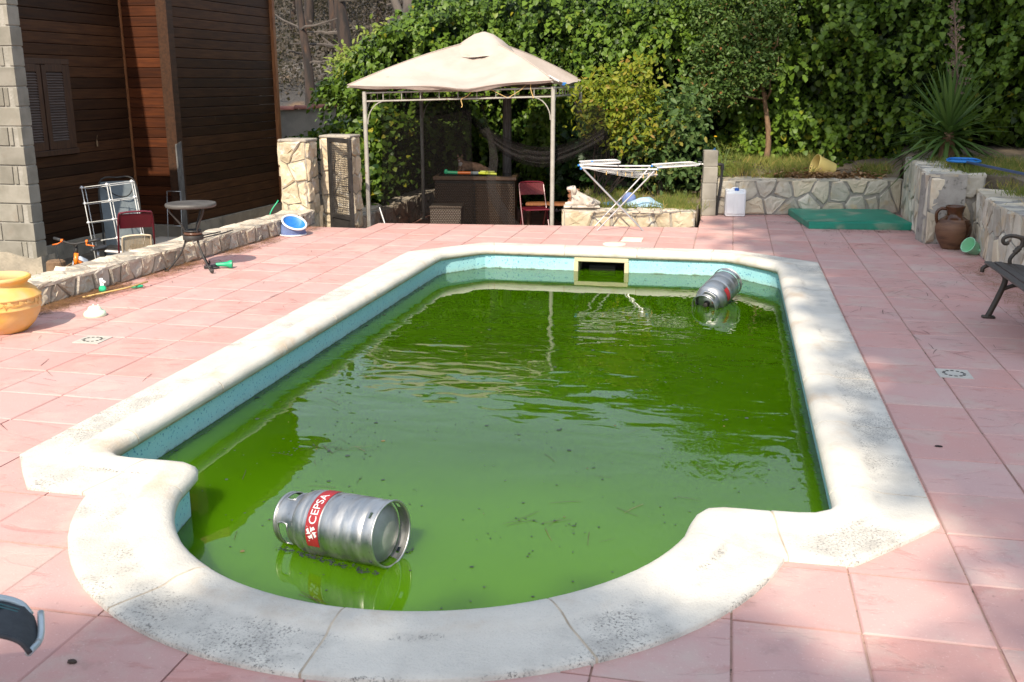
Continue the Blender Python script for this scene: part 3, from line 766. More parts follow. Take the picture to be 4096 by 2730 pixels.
def wall_run(parent, sub, A, B, z0, z1, nrm, nx, ny, mats, seed, thick, cap=None, mort='mortar', gap=.009, depth=.018, ends=(), sx=1, sy=1, cap_n=None, rough=.006):
    """front face from A to B (left to right as seen), nrm = horizontal outward normal"""
    A3, B3 = Vector((A[0], A[1], z0)), Vector((B[0], B[1], z0)); U = (B3-A3); L = U.length; U.normalize()
    N = Vector((nrm[0], nrm[1], 0)).normalized(); back = N*-thick
    core = MB(); i0 = N*-.004
    base = [A3+i0, B3+i0, B3+back, A3+back]; up = Vector((0, 0, z1-z0-.006))
    core.add([p-Vector(sub) for p in base]+[p+up-Vector(sub) for p in base], [(0, 1, 5, 4), (1, 2, 6, 5), (2, 3, 7, 6), (3, 0, 4, 7), (4, 5, 6, 7), (3, 2, 1, 0)])
    core.build('wall_core', MAT[mort], parent)
    lay(cells(L, z1-z0, nx, ny, .36, seed, sx, sy), A3, U, (0, 0, 1), N, parent, MAT[mats], gap, depth, 'stone', seed, rough, sub)
    if cap:
        n = cap_n or nx
        lay(cells(L+.02, thick+.03, n, max(1, cap), .3, seed+50), A3+Vector((0, 0, z1-z0-.012))+N*.018-U*.01, U, -N, (0, 0, 1), parent, MAT['stone_cap' if mats != 'stone_grey' else 'stone_grey'], .005, .009, 'cap_stone', seed+50, .0022, sub)
    for e in ends:
        P0 = A3 if e == 'A' else B3
        if e == 'B': lay(cells(thick, z1-z0, 2, ny, .3, seed+9), P0, back.normalized(), (0, 0, 1), U, parent, MAT[mats], gap, depth, 'stone', seed+9, rough, sub)
        else: lay(cells(thick, z1-z0, 2, ny, .3, seed+8), P0+back, -back.normalized(), (0, 0, 1), -U, parent, MAT[mats], gap, depth, 'stone', seed+8, rough, sub)

# low stone wall between deck and the house yard
w1 = thing('stone_wall', 'long low rubble stone wall dividing the pink deck from the house yard', 'wall', (-5.7, 7.2, 0)); s1 = (-5.7, 7.2, 0)
wall_run(w1, s1, (-5.79, 7.15), (-5.50, 12.72), 0.004, .20, (1, -.052), 30, 1, 'stone_tan', 3, .36, cap=2, cap_n=15, gap=.007, depth=.016, ends=('A',), rough=.009)
MB().box((-.30, 2.8, -.26), (.36, 5.55, .5), rz=-.052).build('wall_footing', MAT['mortar'], w1)
# gate pillars
def pillar(label, x0, x1, y0, y1, z1, seed):
    p = thing('gate_pillar', label, 'pillar', ((x0+x1)/2, (y0+y1)/2, -.46), 0, 'stone pillars of the side gate'); s = ((x0+x1)/2, (y0+y1)/2, -.46)
    wall_run(p, s, (x0, y0), (x1, y0), -.46, z1, (0, -1), 2, 6, 'stone_cream', seed, y1-y0, mort='mortar', gap=.007, depth=.024, ends=('A', 'B'), rough=.008)
    c = MB(); c.box(((x0+x1)/2-s[0], (y0+y1)/2-s[1], z1-s[2]+.012), (x1-x0+.03, y1-y0+.03, .04), bev=.012); c.build('cap', MAT['mortar'], p)
pillar('squat stone gate pillar standing on the end of the long low wall', -5.98, -5.60, 12.76, 13.12, 1.11, 21)
pillar('stone gate pillar that the black mesh gate hangs on', -5.60, -5.17, 13.28, 13.66, 1.14, 27)
# low wall left of the gazebo
w2 = thing('stone_wall', 'low rubble wall along the left side of the sunken gazebo terrace', 'wall', (-5.3, 15, -.46))
wall_run(w2, (-5.3, 15, -.46), (-5.20, 13.75), (-5.22, 17.6), -.46, .0, (1, 0), 12, 2, 'stone_tan', 33, .30, cap=2, cap_n=12, ends=('A',), depth=.025, rough=.01)
# bed wall under the clothes rack
w3 = thing('stone_wall', 'low cream stone wall of the planting bed behind the clothes drying rack', 'wall', (-1.3, 13.8, -.46))
wall_run(w3, (-1.3, 13.8, -.46), (-2.20, 13.60), (-.42, 13.86), -.46, .18, (.144, -1), 6, 2, 'stone_cream', 41, .30, cap=1, cap_n=9, gap=.013, depth=.02, ends=('A',), mort='mortar')
# back bed wall
w4 = thing('stone_wall', 'grey retaining wall of large irregular stones behind the green mat', 'wall', (1.2, 15.2, 0))
wall_run(w4, (1.2, 15.2, 0), (-.20, 14.93), (2.50, 15.52), 0, .52, (.213, -1), 10, 2, 'stone_grey', 46, .30, cap=1, cap_n=9, gap=.016, depth=.018, mort='mortar_grey')
# tall wall on the right, its short return behind the jug, and the lower continuation
w5 = thing('stone_wall', 'tall stone retaining wall corner behind the brown clay jug', 'wall', (2.4, 14, 0))
wall_run(w5, (2.4, 14, 0), (2.50, 15.50), (2.34, 12.74), 0, .84, (-1, .06), 17, 2, 'stone_grey', 55, .42, cap=1, cap_n=9, gap=.010, depth=.011, mort='mortar_grey', rough=.003)
wall_run(w5, (2.4, 14, 0), (2.345, 12.735), (2.98, 12.80), 0, .83, (.1, -1), 2, 3, 'stone_grey', 57, .35, gap=.016, depth=.018, mort='mortar_grey', cap=1, cap_n=3)
w6 = thing('stone_wall', 'lower stone retaining wall of upright slabs behind the iron bench', 'wall', (2.9, 11, 0))
wall_run(w6, (2.9, 11, 0), (2.90, 12.78), (2.76, 11.3), 0, .66, (-1, .09), 13, 2, 'stone_grey', 63, .40, cap=1, cap_n=6, gap=.009, depth=.012, rough=.003, mort='mortar_grey')
wall_run(w6, (2.9, 11, 0), (2.76, 11.3), (2.86, 6.5), 0, .66, (-1, -.02), 22, 2, 'stone_grey', 66, .40, cap=1, cap_n=14, gap=.011, depth=.013, rough=.003, mort='mortar_grey')

# planting bed soil
def bed(name, pts, thick=.5):
    """pts: outline (x,y,z) -> skirted top"""
    mb = MB(); n = len(pts); c = tuple(sum(p[i] for p in pts)/n for i in range(3))
    mb.add(pts+[c]+[(p[0], p[1], p[2]-thick) for p in pts], [(i, (i+1) % n, n) for i in range(n)]+[(i, n+1+i, n+1+(i+1) % n, (i+1) % n) for i in range(n)])
    return tag(mb.build(name, MAT['dirt']), kind='structure')
bed('bed_soil', [(-2.15, 13.86, .12), (-.40, 14.12, .12), (-.40, 15.0, .16), (-.40, 18.6, .7), (-2.15, 18.6, .55)], .7)
bed('bed_soil', [(-.40, 15.18, .47), (2.45, 15.74, .47), (2.6, 16.4, .70), (2.6, 18.8, .9), (-.40, 18.6, .85)], .7)
bed('bed_soil', [(2.70, 13.12, .80), (3.3, 12.9, .80), (3.25, 6.4, .66), (9, 6.4, .9), (9, 18, 1.15), (2.6, 18, .95), (2.6, 15.5, .80)], .9)

# ------------------------------------------------------------------ gazebo terrace
t = MB(); t.add([(-5.25, 12.9, -.40), (-.3, 13.0, -.40), (-.3, 18.4, -.40), (-5.25, 18.4, -.40)], [(0, 1, 2, 3)])
tag(t.build('terrace_floor', MAT['terrace_floor']), kind='structure')

# ------------------------------------------------------------------ timber house
house = thing('timber_house', 'two storey house clad in dark brown horizontal timber boards', 'house', (-8.2, 13.94, -.47)); HS = Vector((-8.2, 13.94, -.47))
PH = .1465
def plank_run(A, B, nrm, z0, z1, mat, along, skip=None):
    A, B = Vector((*A, 0)), Vector((*B, 0)); U = B-A; L = U.length; U.normalize(); N = Vector((*nrm, 0)).normalized()
    n = int((z1-z0)/PH); 
    prof = [(-.03, 0), (.0, .003), (.005, .006), (.0065, .014), (.0065, PH-.014), (.005, PH-.006), (.0, PH-.0035), (-.03, PH-.0015)]
    for k in range(n):
        z = z0+k*PH; parts = [(0, L)]
        if skip and skip[2] < z+PH*.5 < skip[3]: parts = [(0, skip[0]), (skip[1], L)]
        for a, b in parts:
            if b-a < .02: continue
            mb = MB(); vs = []
            for s in (a, b):
                for d, h in prof: vs.append(A+U*s+N*d+Vector((0, 0, z+h))-HS)
            m = len(prof); fs = [(i, i+1, m+i+1, m+i) for i in range(m-1)]+[tuple(range(m-1, -1, -1)), tuple(range(m, 2*m))]
            mb.add(vs, fs).build('plank', mat, house)
plank_run((-8.20, 13.94), (-8.02, 17.05), (1, -.058), -.25, 5.0, MAT['planks_long'], 'y')
plank_run((-8.96, 13.94), (-8.20, 13.94), (0, -1), -.25, 5.0, MAT['planks_red'], 'x')
plank_run((-8.97, 10.25), (-8.94, 13.94), (1, 0), -.25, 5.0, MAT['planks_long'], 'y', (1.15, 2.22, .98, 2.14))
def hbox(c, d, name, mat, rz=0, bev=.006, parent=house):
    m = MB(); m.box(Vector(c)-HS, d, rz=rz, bev=bev); return m.build(name, mat, parent)
# inner wall faces, plinths, roof
core = MB()
core.box(Vector((-10.42, 15.52, 2.4))-HS, (4.2, 3.06, 5.3)); core.box(Vector((-11.12, 12.1, 2.4))-HS, (4.2, 3.62, 5.3))
core.build('inner_wall', MAT['post_wood'], house)
pl = MB()
for A, B, N in (((-8.17, 13.96), (-7.99, 17.02), (1, -.058)), ((-8.93, 13.91), (-8.17, 13.91), (0, -1)), ((-8.93, 10.25), (-8.90, 13.92), (1, 0))):
    A, B, N = Vector((*A, 0)), Vector((*B, 0)), Vector((*N, 0)).normalized()
    f = [A+N*.03, B+N*.03, B-N*.2, A-N*.2]
    pl.add([p+Vector((0, 0, -.52))-HS for p in f]+[p+Vector((0, 0, -.252))-HS for p in f], [(0, 1, 5, 4), (1, 2, 6, 5), (2, 3, 7, 6), (3, 0, 4, 7), (4, 5, 6, 7)])
pl.build('plinth', MAT['concrete'], house)
hbox((-8.215, 13.915, 2.35), (.17, .17, 5.2), 'corner_post', MAT['post_wood'], bev=.012)
g = MB()
g.add([Vector(p)-HS for p in ((-8.128, 13.82, -.33), (-8.118, 13.92, -.33), (-8.118, 13.93, 1.02), (-8.128, 13.80, .98), (-8.15, 13.815, -.33), (-8.14, 13.92, -.33), (-8.14, 13.93, 1.02), (-8.15, 13.80, .98))],
      [(0, 1, 2, 3), (4, 7, 6, 5), (0, 4, 5, 1), (3, 2, 6, 7), (0, 3, 7, 4), (1, 5, 6, 2)])
g.build('weathered_board', MAT['grey_wood'], house)
hbox((-8.93, 13.905, 2.3), (.028, .035, 5.1), 'corner_strip', MAT['trim_wood'], bev=.004)
hbox((-7.99, 17.06, 2.3), (.07, .09, 5.1), 'corner_board', MAT['trim_wood'], bev=.005)
# roof
rf = MB()
e = [(-7.55, 13.45, 4.75), (-7.55, 17.7, 4.75), (-11.0, 17.7, 6.5), (-11.0, 13.45, 6.5), (-14.5, 13.45, 4.75), (-14.5, 17.7, 4.75)]
rf2 = [(-8.92, 9.7, 4.78), (-8.92, 13.44, 4.78), (-11.0, 13.44, 6.0), (-11.0, 9.7, 6.0), (-13.5, 9.7, 4.78), (-13.5, 13.44, 4.78)]
rf.add([Vector(p)-HS for p in e]+[Vector((p[0], p[1], p[2]-.16))-HS for p in e], [(0, 1, 2, 3), (3, 2, 5, 4), (7, 6, 9, 8), (9, 10, 11, 8), (0, 6, 7, 1), (0, 3, 9, 6), (3, 4, 10, 9), (1, 7, 8, 2), (2, 8, 11, 5)])
rf.add([Vector(p)-HS for p in rf2]+[Vector((p[0], p[1], p[2]-.16))-HS for p in rf2], [(0, 1, 2, 3), (3, 2, 5, 4), (7, 6, 9, 8), (9, 10, 11, 8), (0, 6, 7, 1), (0, 3, 9, 6), (3, 4, 10, 9), (1, 7, 8, 2), (2, 8, 11, 5)])
rf.build('roof', MAT['roof'], house)
# shuttered window
win = hbox((-8.955, 11.935, 1.56), (.03, 1.07, 1.16), 'window', MAT['black_hole'], bev=.003)
fr = MB()
for c, d in (((-8.935, 11.935, 2.155), (.06, 1.22, .075)), ((-8.935, 11.935, .965), (.075, 1.26, .075)), ((-8.935, 12.50, 1.56), (.06, .075, 1.11)), ((-8.935, 11.37, 1.56), (.06, .075, 1.11))):
    fr.box(Vector(c)-HS, d, bev=.006)
fr.build('window_frame', MAT['shutter_wood'], win)
for y0, y1, rz in ((11.41, 11.925, 0.0), (11.945, 12.46, -.05)):
    sh = MB(); yc = (y0+y1)/2
    for c, d in (((-8.915, y0+.045, 1.56), (.035, .085, 1.10)), ((-8.915, y1-.045, 1.56), (.035, .085, 1.10)), ((-8.915, yc, 2.07), (.034, y1-y0-.17, .10)), ((-8.915, yc, 1.06), (.034, y1-y0-.17, .11))):
        sh.box(Vector(c)-HS, d, bev=.004)
    so = sh.build('shutter', MAT['shutter_wood'], house)
    sl = MB(); sl.box((0, 0, 0), (.012, y1-y0-.168, .042), ry=-.75); me = bpy.data.meshes.new('slat'); me.from_pydata(sl.v, [], sl.f); me.materials.append(MAT['slat_wood'])
    for k in range(26):
        o = link_mesh('slat', me, None, so); o.location = Vector((-8.914, yc, 1.135+k*.0345))-HS
hk = MB(); hk.box(Vector((-8.925, 13.02, 1.03))-HS, (.012, .03, .085), bev=.004); hk.tube([Vector((-8.925, 13.02, 1.06))-HS, Vector((-8.91, 13.01, 1.12))-HS, Vector((-8.92, 13.04, 1.15))-HS], .003, 5); hk.build('wall_hook', MAT['cardboard'], house)

# ------------------------------------------------------------------ concrete block wall (far left)
bw = thing('block_wall', 'unrendered concrete block wall end at the far left edge beside the timber house', 'wall', (-8.6, 10.3, -.3)); BS = Vector((-8.6, 10.3, -.3))
cm = MB(); cm.box(Vector((-9.13, 10.33, 1.7))-BS, (2.30, .17, 4.4)); cm.build('mortar', MAT['block_mortar'], bw)
cf = MB()
rr = random.Random(4)
top = [(-10.28+k*.12, .02+.05*rr.random()+.03*math.sin(k*1.3)) for k in range(21)]
vs = [];
for x, zt in top:
    for y in (10.19, 10.44): vs += [Vector((x, y, -.6))-BS, Vector((x, y, zt-.16))-BS]
fs = []
for k in range(20):
    a = k*4; b = a+4; fs += [(a, b, b+1, a+1), (a+1, b+1, b+3, a+3), (a+3, b+3, b+2, a+2)]
e_ = 80; fs.append((e_, e_+2, e_+3, e_+1)); cf.add(vs, fs).build('footing', MAT['concrete'], bw)
BH, BL = .222, .44
def block_mesh(l, grooved):
    mb = MB()
    if not grooved: mb.box((0, 0, 0), (l-.014, .19, BH-.014), bev=.006)
    else:
        for k, (x, w) in enumerate(((-.062, .05), (.0, .035), (.062, .05))): mb.box((x*l/.19, (.0 if k != 1 else .022), 0), (w*l/.19, .19, BH-.016), bev=.005)
        mb.box((0, .03, 0), (l-.02, .12, BH-.02))
    me = bpy.data.meshes.new('block'); me.from_pydata(mb.v, [], mb.f); me.materials.append(MAT['block']); return me
bf, bh, bg = block_mesh(BL, False), block_mesh(BL/2, False), block_mesh(.19, True)
for r_ in range(18):
    z = -.16+r_*BH; x = -7.96
    seq = ([('g', .19)] if r_ % 2 == 0 else [])+[('f', BL)]*5
    for kind, l in seq:
        o = link_mesh('block', bg if kind == 'g' else bf, None, bw)
        o.location = Vector((x-l/2+rr.uniform(-.003, .003), 10.325+rr.uniform(-.004, .004), z+BH/2))-BS; o.rotation_euler = (0, rr.gauss(0, .004), 0); x -= l

# ------------------------------------------------------------------ foliage machinery
def leaf_mesh(name, pos, nrm, tip, size, mat, parent=None, shape='ivy', rnd=None):
    """pos,nrm,tip: (n,3); size: (n,)"""
    T = {'ivy': ([(0, 0, 0), (0, .5, -.02), (0, 1, -.14), (-.46, .12, .05), (-.36, .58, .03), (.46, .12, .05), (.36, .58, .03)], [(0, 1, 4, 3), (1, 2, 4), (0, 5, 6, 1), (1, 6, 2)]),
         'oval': ([(0, 0, 0), (0, .5, -.03), (0, 1, -.12), (-.22, .3, .04), (-.19, .68, .0), (.22, .3, .04), (.19, .68, .0)], [(0, 1, 4, 3), (1, 2, 4), (0, 5, 6, 1), (1, 6, 2)]),
         'quad': ([(-.3, 0, 0), (.3, 0, 0), (.25, 1, 0), (-.25, 1, 0)], [(0, 1, 2, 3)]),
         'blade': ([(-.035, 0, 0), (.035, 0, 0), (.025, .55, .03), (-.025, .55, .03), (0, 1, -.06)], [(0, 1, 2, 3), (3, 2, 4)]),
         'needle': ([(-.011, 0, 0), (.011, 0, 0), (.031, .5, .01), (.009, .5, .01), (.006, 1, .0), (-.006, 1, .0)], [(0, 1, 2, 3), (3, 2, 4, 5)]),
         'flake': ([(-.5, -.1, 0), (-.1, -.45, 0), (.42, -.2, 0), (.5, .3, 0), (.05, .48, 0), (-.4, .3, 0)], [(0, 1, 2, 3, 4, 5)])}[shape]
    n = len(pos); tv = np.array(T[0], float); m = len(tv)
    nrm = nrm/np.maximum(np.linalg.norm(nrm, axis=1, keepdims=True), 1e-9)
    tip = tip-nrm*np.sum(tip*nrm, 1, keepdims=True); tip = tip/np.maximum(np.linalg.norm(tip, axis=1, keepdims=True), 1e-9)
    sd = np.cross(tip, nrm)
    V = pos[:, None, :]+size[:, None, None]*(tv[None, :, 0, None]*sd[:, None, :]+tv[None, :, 1, None]*tip[:, None, :]+tv[None, :, 2, None]*nrm[:, None, :])
    me = bpy.data.meshes.new(name)
    me.vertices.add(n*m); me.vertices.foreach_set('co', V.reshape(-1).astype(np.float32))
    fl = [len(f) for f in T[1]]; idx = np.concatenate([np.array(f) for f in T[1]])
    loops = (np.arange(n)[:, None]*m+idx[None, :]).reshape(-1)
    me.loops.add(len(loops)); me.loops.foreach_set('vertex_index', loops.astype(np.int32))
    tot = np.tile(np.array(fl), n); st = np.concatenate([[0], np.cumsum(tot)[:-1]])
    me.polygons.add(len(tot)); me.polygons.foreach_set('loop_start', st.astype(np.int32)); me.polygons.foreach_set('loop_total', tot.astype(np.int32))
    me.update(calc_edges=True); me.validate()
    r = RNG.random(n) if rnd is None else rnd
    at = me.attributes.new('rnd', 'FLOAT', 'POINT'); at.data.foreach_set('value', np.repeat(r, m).astype(np.float32))
    return link_mesh(name, me, mat, parent)

def rdir(n): 
    d = RNG.normal(size=(n, 3)); return d/np.linalg.norm(d, axis=1, keepdims=True)

# ------------------------------------------------------------------ the tall ivy hedge
HP = np.array([(-6.75, 18.6), (-6.3, 17.75), (-5.6, 17.55), (-4.0, 17.75), (-2.0, 17.6), (0.0, 17.2), (2.0, 17.0), (3.6, 16.7), (5.0, 15.6), (6.2, 13.8), (7.0, 11.5)])
HT = np.array([2.3, 3.1, 3.75, 3.9, 4.0, 4.2, 5.0, 5.6, 5.8, 6.0, 6.0])
hl = np.concatenate([[0], np.cumsum(np.linalg.norm(np.diff(HP, axis=0), axis=1))])
def hedge_pt(s, t):
    """s along, t 0..1 height -> base point, outward normal, bulged"""
    x = np.interp(s, hl, HP[:, 0]); y = np.interp(s, hl, HP[:, 1]); top = np.interp(s, hl, HT)
    e = .05; dx = np.interp(s+e, hl, HP[:, 0])-np.interp(s-e, hl, HP[:, 0]); dy = np.interp(s+e, hl, HP[:, 1])-np.interp(s-e, hl, HP[:, 1])
    L = np.hypot(dx, dy)+1e-9; nx, ny = dy/L, -dx/L
    z = -.3+t*(top+.3)
    lump = vnoise(s*.9, z*1.0, 1.7)*.42+vnoise(s*2.1, z*2.2, 5.1)*.36+vnoise(s*4.5, z*4.6, 9.3)*.20
    bulge = .35*np.sin(np.clip(t, 0, 1)*PI*.9)**1.0+.25*np.exp(-((z-2.6)/.9)**2)-1.1*np.clip((t-.80)/.20, 0, 1)**1.6
    d = bulge+lump
    P = np.stack([x+nx*d, y+ny*d, z+vnoise(s*1.3, 4.4, z)*.25*(t > .8)], 1)
    return P, np.stack([nx, ny, np.clip((t-.7)/.3, 0, 1)*1.2-.1], 1), lump
hedge = thing('ivy_hedge', 'tall dense wall of glossy dark green ivy closing off the back of the garden', 'hedge', (0, 17.2, -.4))
HO = np.array([0, 17.2, -.4])
nl_ = 78000
s = RNG.random(nl_)*hl[-1]; tt = RNG.random(nl_)**.9
P, N_, lump = hedge_pt(s, tt)
dep = np.abs(RNG.normal(0, .10, nl_)); 
Nn = N_/np.linalg.norm(N_, axis=1, keepdims=True)
pos = P-Nn*dep[:, None]*1.2+rdir(nl_)*.05
nr = Nn*.70+np.array([0, 0, .50])+rdir(nl_)*.85
tip = np.array([0, 0, -1.0])+Nn*.45+rdir(nl_)*.5
sz = RNG.uniform(.045, .105, nl_)*(1+.35*vnoise(s*.5, tt*3, 7.7))
rnd = np.clip(.42+.62*lump+RNG.normal(0, .16, nl_), 0, .9)  # colour painted darker in hollows, brighter on bulges, like shade and sun
yel = (RNG.random(nl_) < .05+.22*((P[:, 2] < 1.35) & (P[:, 0] > -.2) & (P[:, 0] < 3))) ; rnd = np.where(yel & (RNG.random(nl_) < .45), RNG.uniform(.9, 1, nl_), rnd)
keep = (lump > -.22) | (RNG.random(nl_) < .40)
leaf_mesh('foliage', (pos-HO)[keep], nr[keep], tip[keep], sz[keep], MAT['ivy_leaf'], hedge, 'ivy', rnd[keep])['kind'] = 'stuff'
# drooping sprays of larger leaves coloured brighter as if sunlit
ns_ = 700; cs = RNG.random(ns_)*hl[-1]; ctt = RNG.uniform(.25, .92, ns_); Pc, Nc, _ = hedge_pt(cs, ctt); Nc = Nc/np.linalg.norm(Nc, axis=1, keepdims=True)
per_ = 16; tl = np.tile(np.linspace(0, 1, per_), ns_); ii = np.repeat(np.arange(ns_), per_); sidev = np.repeat(rdir(ns_)*np.array([1, .3, .2]), per_, 0)
pp = Pc[ii]+Nc[ii]*(.10+.22*tl)[:, None]+sidev*(.28*tl)[:, None]+np.array([0, 0, -1])*(.34*tl**2)[:, None]+rdir(len(ii))*.035
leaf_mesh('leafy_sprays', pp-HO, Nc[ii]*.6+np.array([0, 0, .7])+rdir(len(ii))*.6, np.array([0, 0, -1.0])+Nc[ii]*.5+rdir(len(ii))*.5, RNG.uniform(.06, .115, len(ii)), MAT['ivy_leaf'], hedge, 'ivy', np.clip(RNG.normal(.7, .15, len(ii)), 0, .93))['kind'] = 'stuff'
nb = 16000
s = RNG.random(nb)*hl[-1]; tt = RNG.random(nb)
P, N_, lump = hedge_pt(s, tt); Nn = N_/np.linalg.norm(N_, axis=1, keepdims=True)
leaf_mesh('inner_foliage', P-Nn*RNG.uniform(.25, .6, nb)[:, None]-HO, Nn+rdir(nb)*.5, np.array([0, 0, -1.0])+rdir(nb)*.7, RNG.uniform(.10, .18, nb), MAT['dark_leaf'], hedge, 'ivy')['kind'] = 'stuff'  # inner leaves coloured dark to deepen the shade between outer ones
# dark backing sheet added inside the hedge to block light
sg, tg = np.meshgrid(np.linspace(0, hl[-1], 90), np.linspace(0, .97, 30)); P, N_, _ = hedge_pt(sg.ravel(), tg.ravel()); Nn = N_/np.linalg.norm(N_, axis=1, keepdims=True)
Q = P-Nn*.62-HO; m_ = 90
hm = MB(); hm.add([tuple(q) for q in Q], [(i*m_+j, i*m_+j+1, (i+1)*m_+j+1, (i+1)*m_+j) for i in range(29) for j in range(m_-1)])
pm('hedge_backing', (.010, .016, .006), (.018, .014, .009), 14, rough=1, bump=1, bscale=12, bdist=.1)
hm.build('dark_backing', MAT['hedge_backing'], hedge)

# ------------------------------------------------------------------ shade trees standing behind the viewer
def limb(mb, a, b, r0, r1, n=7, wob=.06):
    a, b = Vector(a), Vector(b); L = (b-a).length; pts = []; rs = []
    for k in range(6):
        t = k/5; p = a.lerp(b, t)
        if 0 < k < 5: p += Vector((random.uniform(-1, 1), random.uniform(-1, 1), random.uniform(-.3, .3)))*wob*L*.4
        pts.append(p); rs.append(r0+(r1-r0)*t)
    mb.tube(pts, rs, n); return pts
def clumps(center, radii, n_cl, per, spread, seed_shell=.55):
    c = np.array(center); d = rdir(n_cl); rr_ = (seed_shell+(1-seed_shell)*RNG.random(n_cl))[:, None]
    cc = c+d*rr_*np.array(radii)
    p = np.repeat(cc, per, 0)+RNG.normal(0, spread, (n_cl*per, 3))*np.array([1, 1, .7])
    return p, cc
def shade_tree(label, base, crowns, leaf=.26, spread=.30):
    t = thing('pine_tree', label, 'tree', base, 0, 'tall trees behind the viewer'); B = np.array(base)
    tr = MB(); top = max(c[0][2] for c in crowns); mx = sum(c[0][0] for c in crowns)/len(crowns)-base[0]; my = sum(c[0][1] for c in crowns)/len(crowns)-base[1]
    tr.tube(catmull([(0, 0, -.5), (.1, .05, top*.35), (mx*.4, my*.4, top*.7), (mx, my, top-base[2])], 5), [.24-.17*k/15 for k in range(16)], 9)
    tr.build('trunk', MAT['pine_bark'], t, True)
    br = MB(); ap = []
    for c, r, n in crowns:
        p, cc = clumps(c, r, n, 26, spread, .25); ap.append(p)
        for q in cc[::3]:
            limb(br, (mx*.6, my*.6, max(2, q[2]-base[2]-1.6)), q-B, .05, .012, 5)
    br.build('branches', MAT['pine_bark'], t)['kind'] = 'stuff'
    p = np.concatenate(ap); n = len(p)
    leaf_mesh('crown', p-B, rdir(n)+np.array([0, 0, .4]), rdir(n), RNG.uniform(.6, 1.3, n)*leaf, MAT['pine_foliage'], t, 'quad')['kind'] = 'stuff'
def crown_for(sx, sy, rx, ry, n, z=13.0, rz=1.0):
    """crown whose shade falls round deck point (sx, sy)"""
    return ((sx-.07*z, sy-1.04*z, z), (rx, ry, rz), n)
shade_tree('tall tree behind the viewer that shades the right side of the deck', (3.6, -9.0, -.4),
           [crown_for(2.45, 6.2, 1.45, 1.7, 120, 17), crown_for(2.55, 9.0, 1.8, 1.9, 160, 17), crown_for(2.4, 11.8, 2.2, 1.8, 150, 17.4), crown_for(2.0, 14.6, 2.1, 1.6, 130, 17.6),
            crown_for(4.6, 10, 1.5, 3.5, 110, 17.2), crown_for(3.4, 18.6, 2.6, 1.8, 100, 18.0)], .30)
shade_tree('slimmer tree behind the viewer that shades the rounded end of the pool edge', (-3.4, -9.5, -.4),
           [crown_for(-1.35, 2.55, 1.15, .45, 60, 12.6, .3), crown_for(-.35, 2.75, .7, .38, 34, 12.8, .3), crown_for(1.2, 2.5, .9, .5, 30, 12.7, .4), crown_for(2.0, 3.9, .8, .6, 26, 12.9, .4)], .20, .16)

# ------------------------------------------------------------------ burnt hillside behind the garden
gw = thing('garden_wall', 'rendered garden wall capped with red roof tiles behind the gate pillars', 'wall', (-8.5, 20.2, -.47)); GS = Vector((-8.5, 20.2, -.47))
m = MB(); A, B = Vector((-13, 19.2, 0)), Vector((-6.2, 20.9, 0)); U = (B-A).normalized(); N = Vector((U.y, -U.x, 0))
pts = [A, B, B-N*.25, A-N*.25]
m.add([p+Vector((0, 0, -.5))-GS for p in pts]+[A+Vector((0, 0, 1.12))-GS, B+Vector((0, 0, 1.46))-GS, B-N*.25+Vector((0, 0, 1.46))-GS, A-N*.25+Vector((0, 0, 1.12))-GS],
      [(0, 1, 5, 4), (1, 2, 6, 5), (2, 3, 7, 6), (3, 0, 4, 7), (4, 5, 6, 7)])
m.build('render_wall', MAT['stucco'], gw)
tm = MB(); vs = []
for s_ in (0, .42):
    for k in range(9):
        a = PI*k/8; vs.append((s_, math.cos(a)*.19, math.sin(a)*.075+(0.02 if s_ == 0 else 0)))
tm.add(vs, [(k, k+1, 10+k, 9+k) for k in range(8)]+[tuple(range(8, -1, -1)), tuple(range(9, 18))])
tme = bpy.data.meshes.new('roof_tile'); tme.from_pydata(tm.v, [], tm.f); tme.materials.append(MAT['rooftile'])
ang = math.atan2(U.y, U.x)
for k in range(17):
    s_ = .05+k*.40; z = 1.12+.34*s_/7.0; o = link_mesh('roof_tile', tme, None, gw)
    o.location = A+U*s_-N*.125+Vector((0, 0, z))-GS; o.rotation_euler = (0, random.uniform(-.06, .02), ang+random.gauss(0, .03))

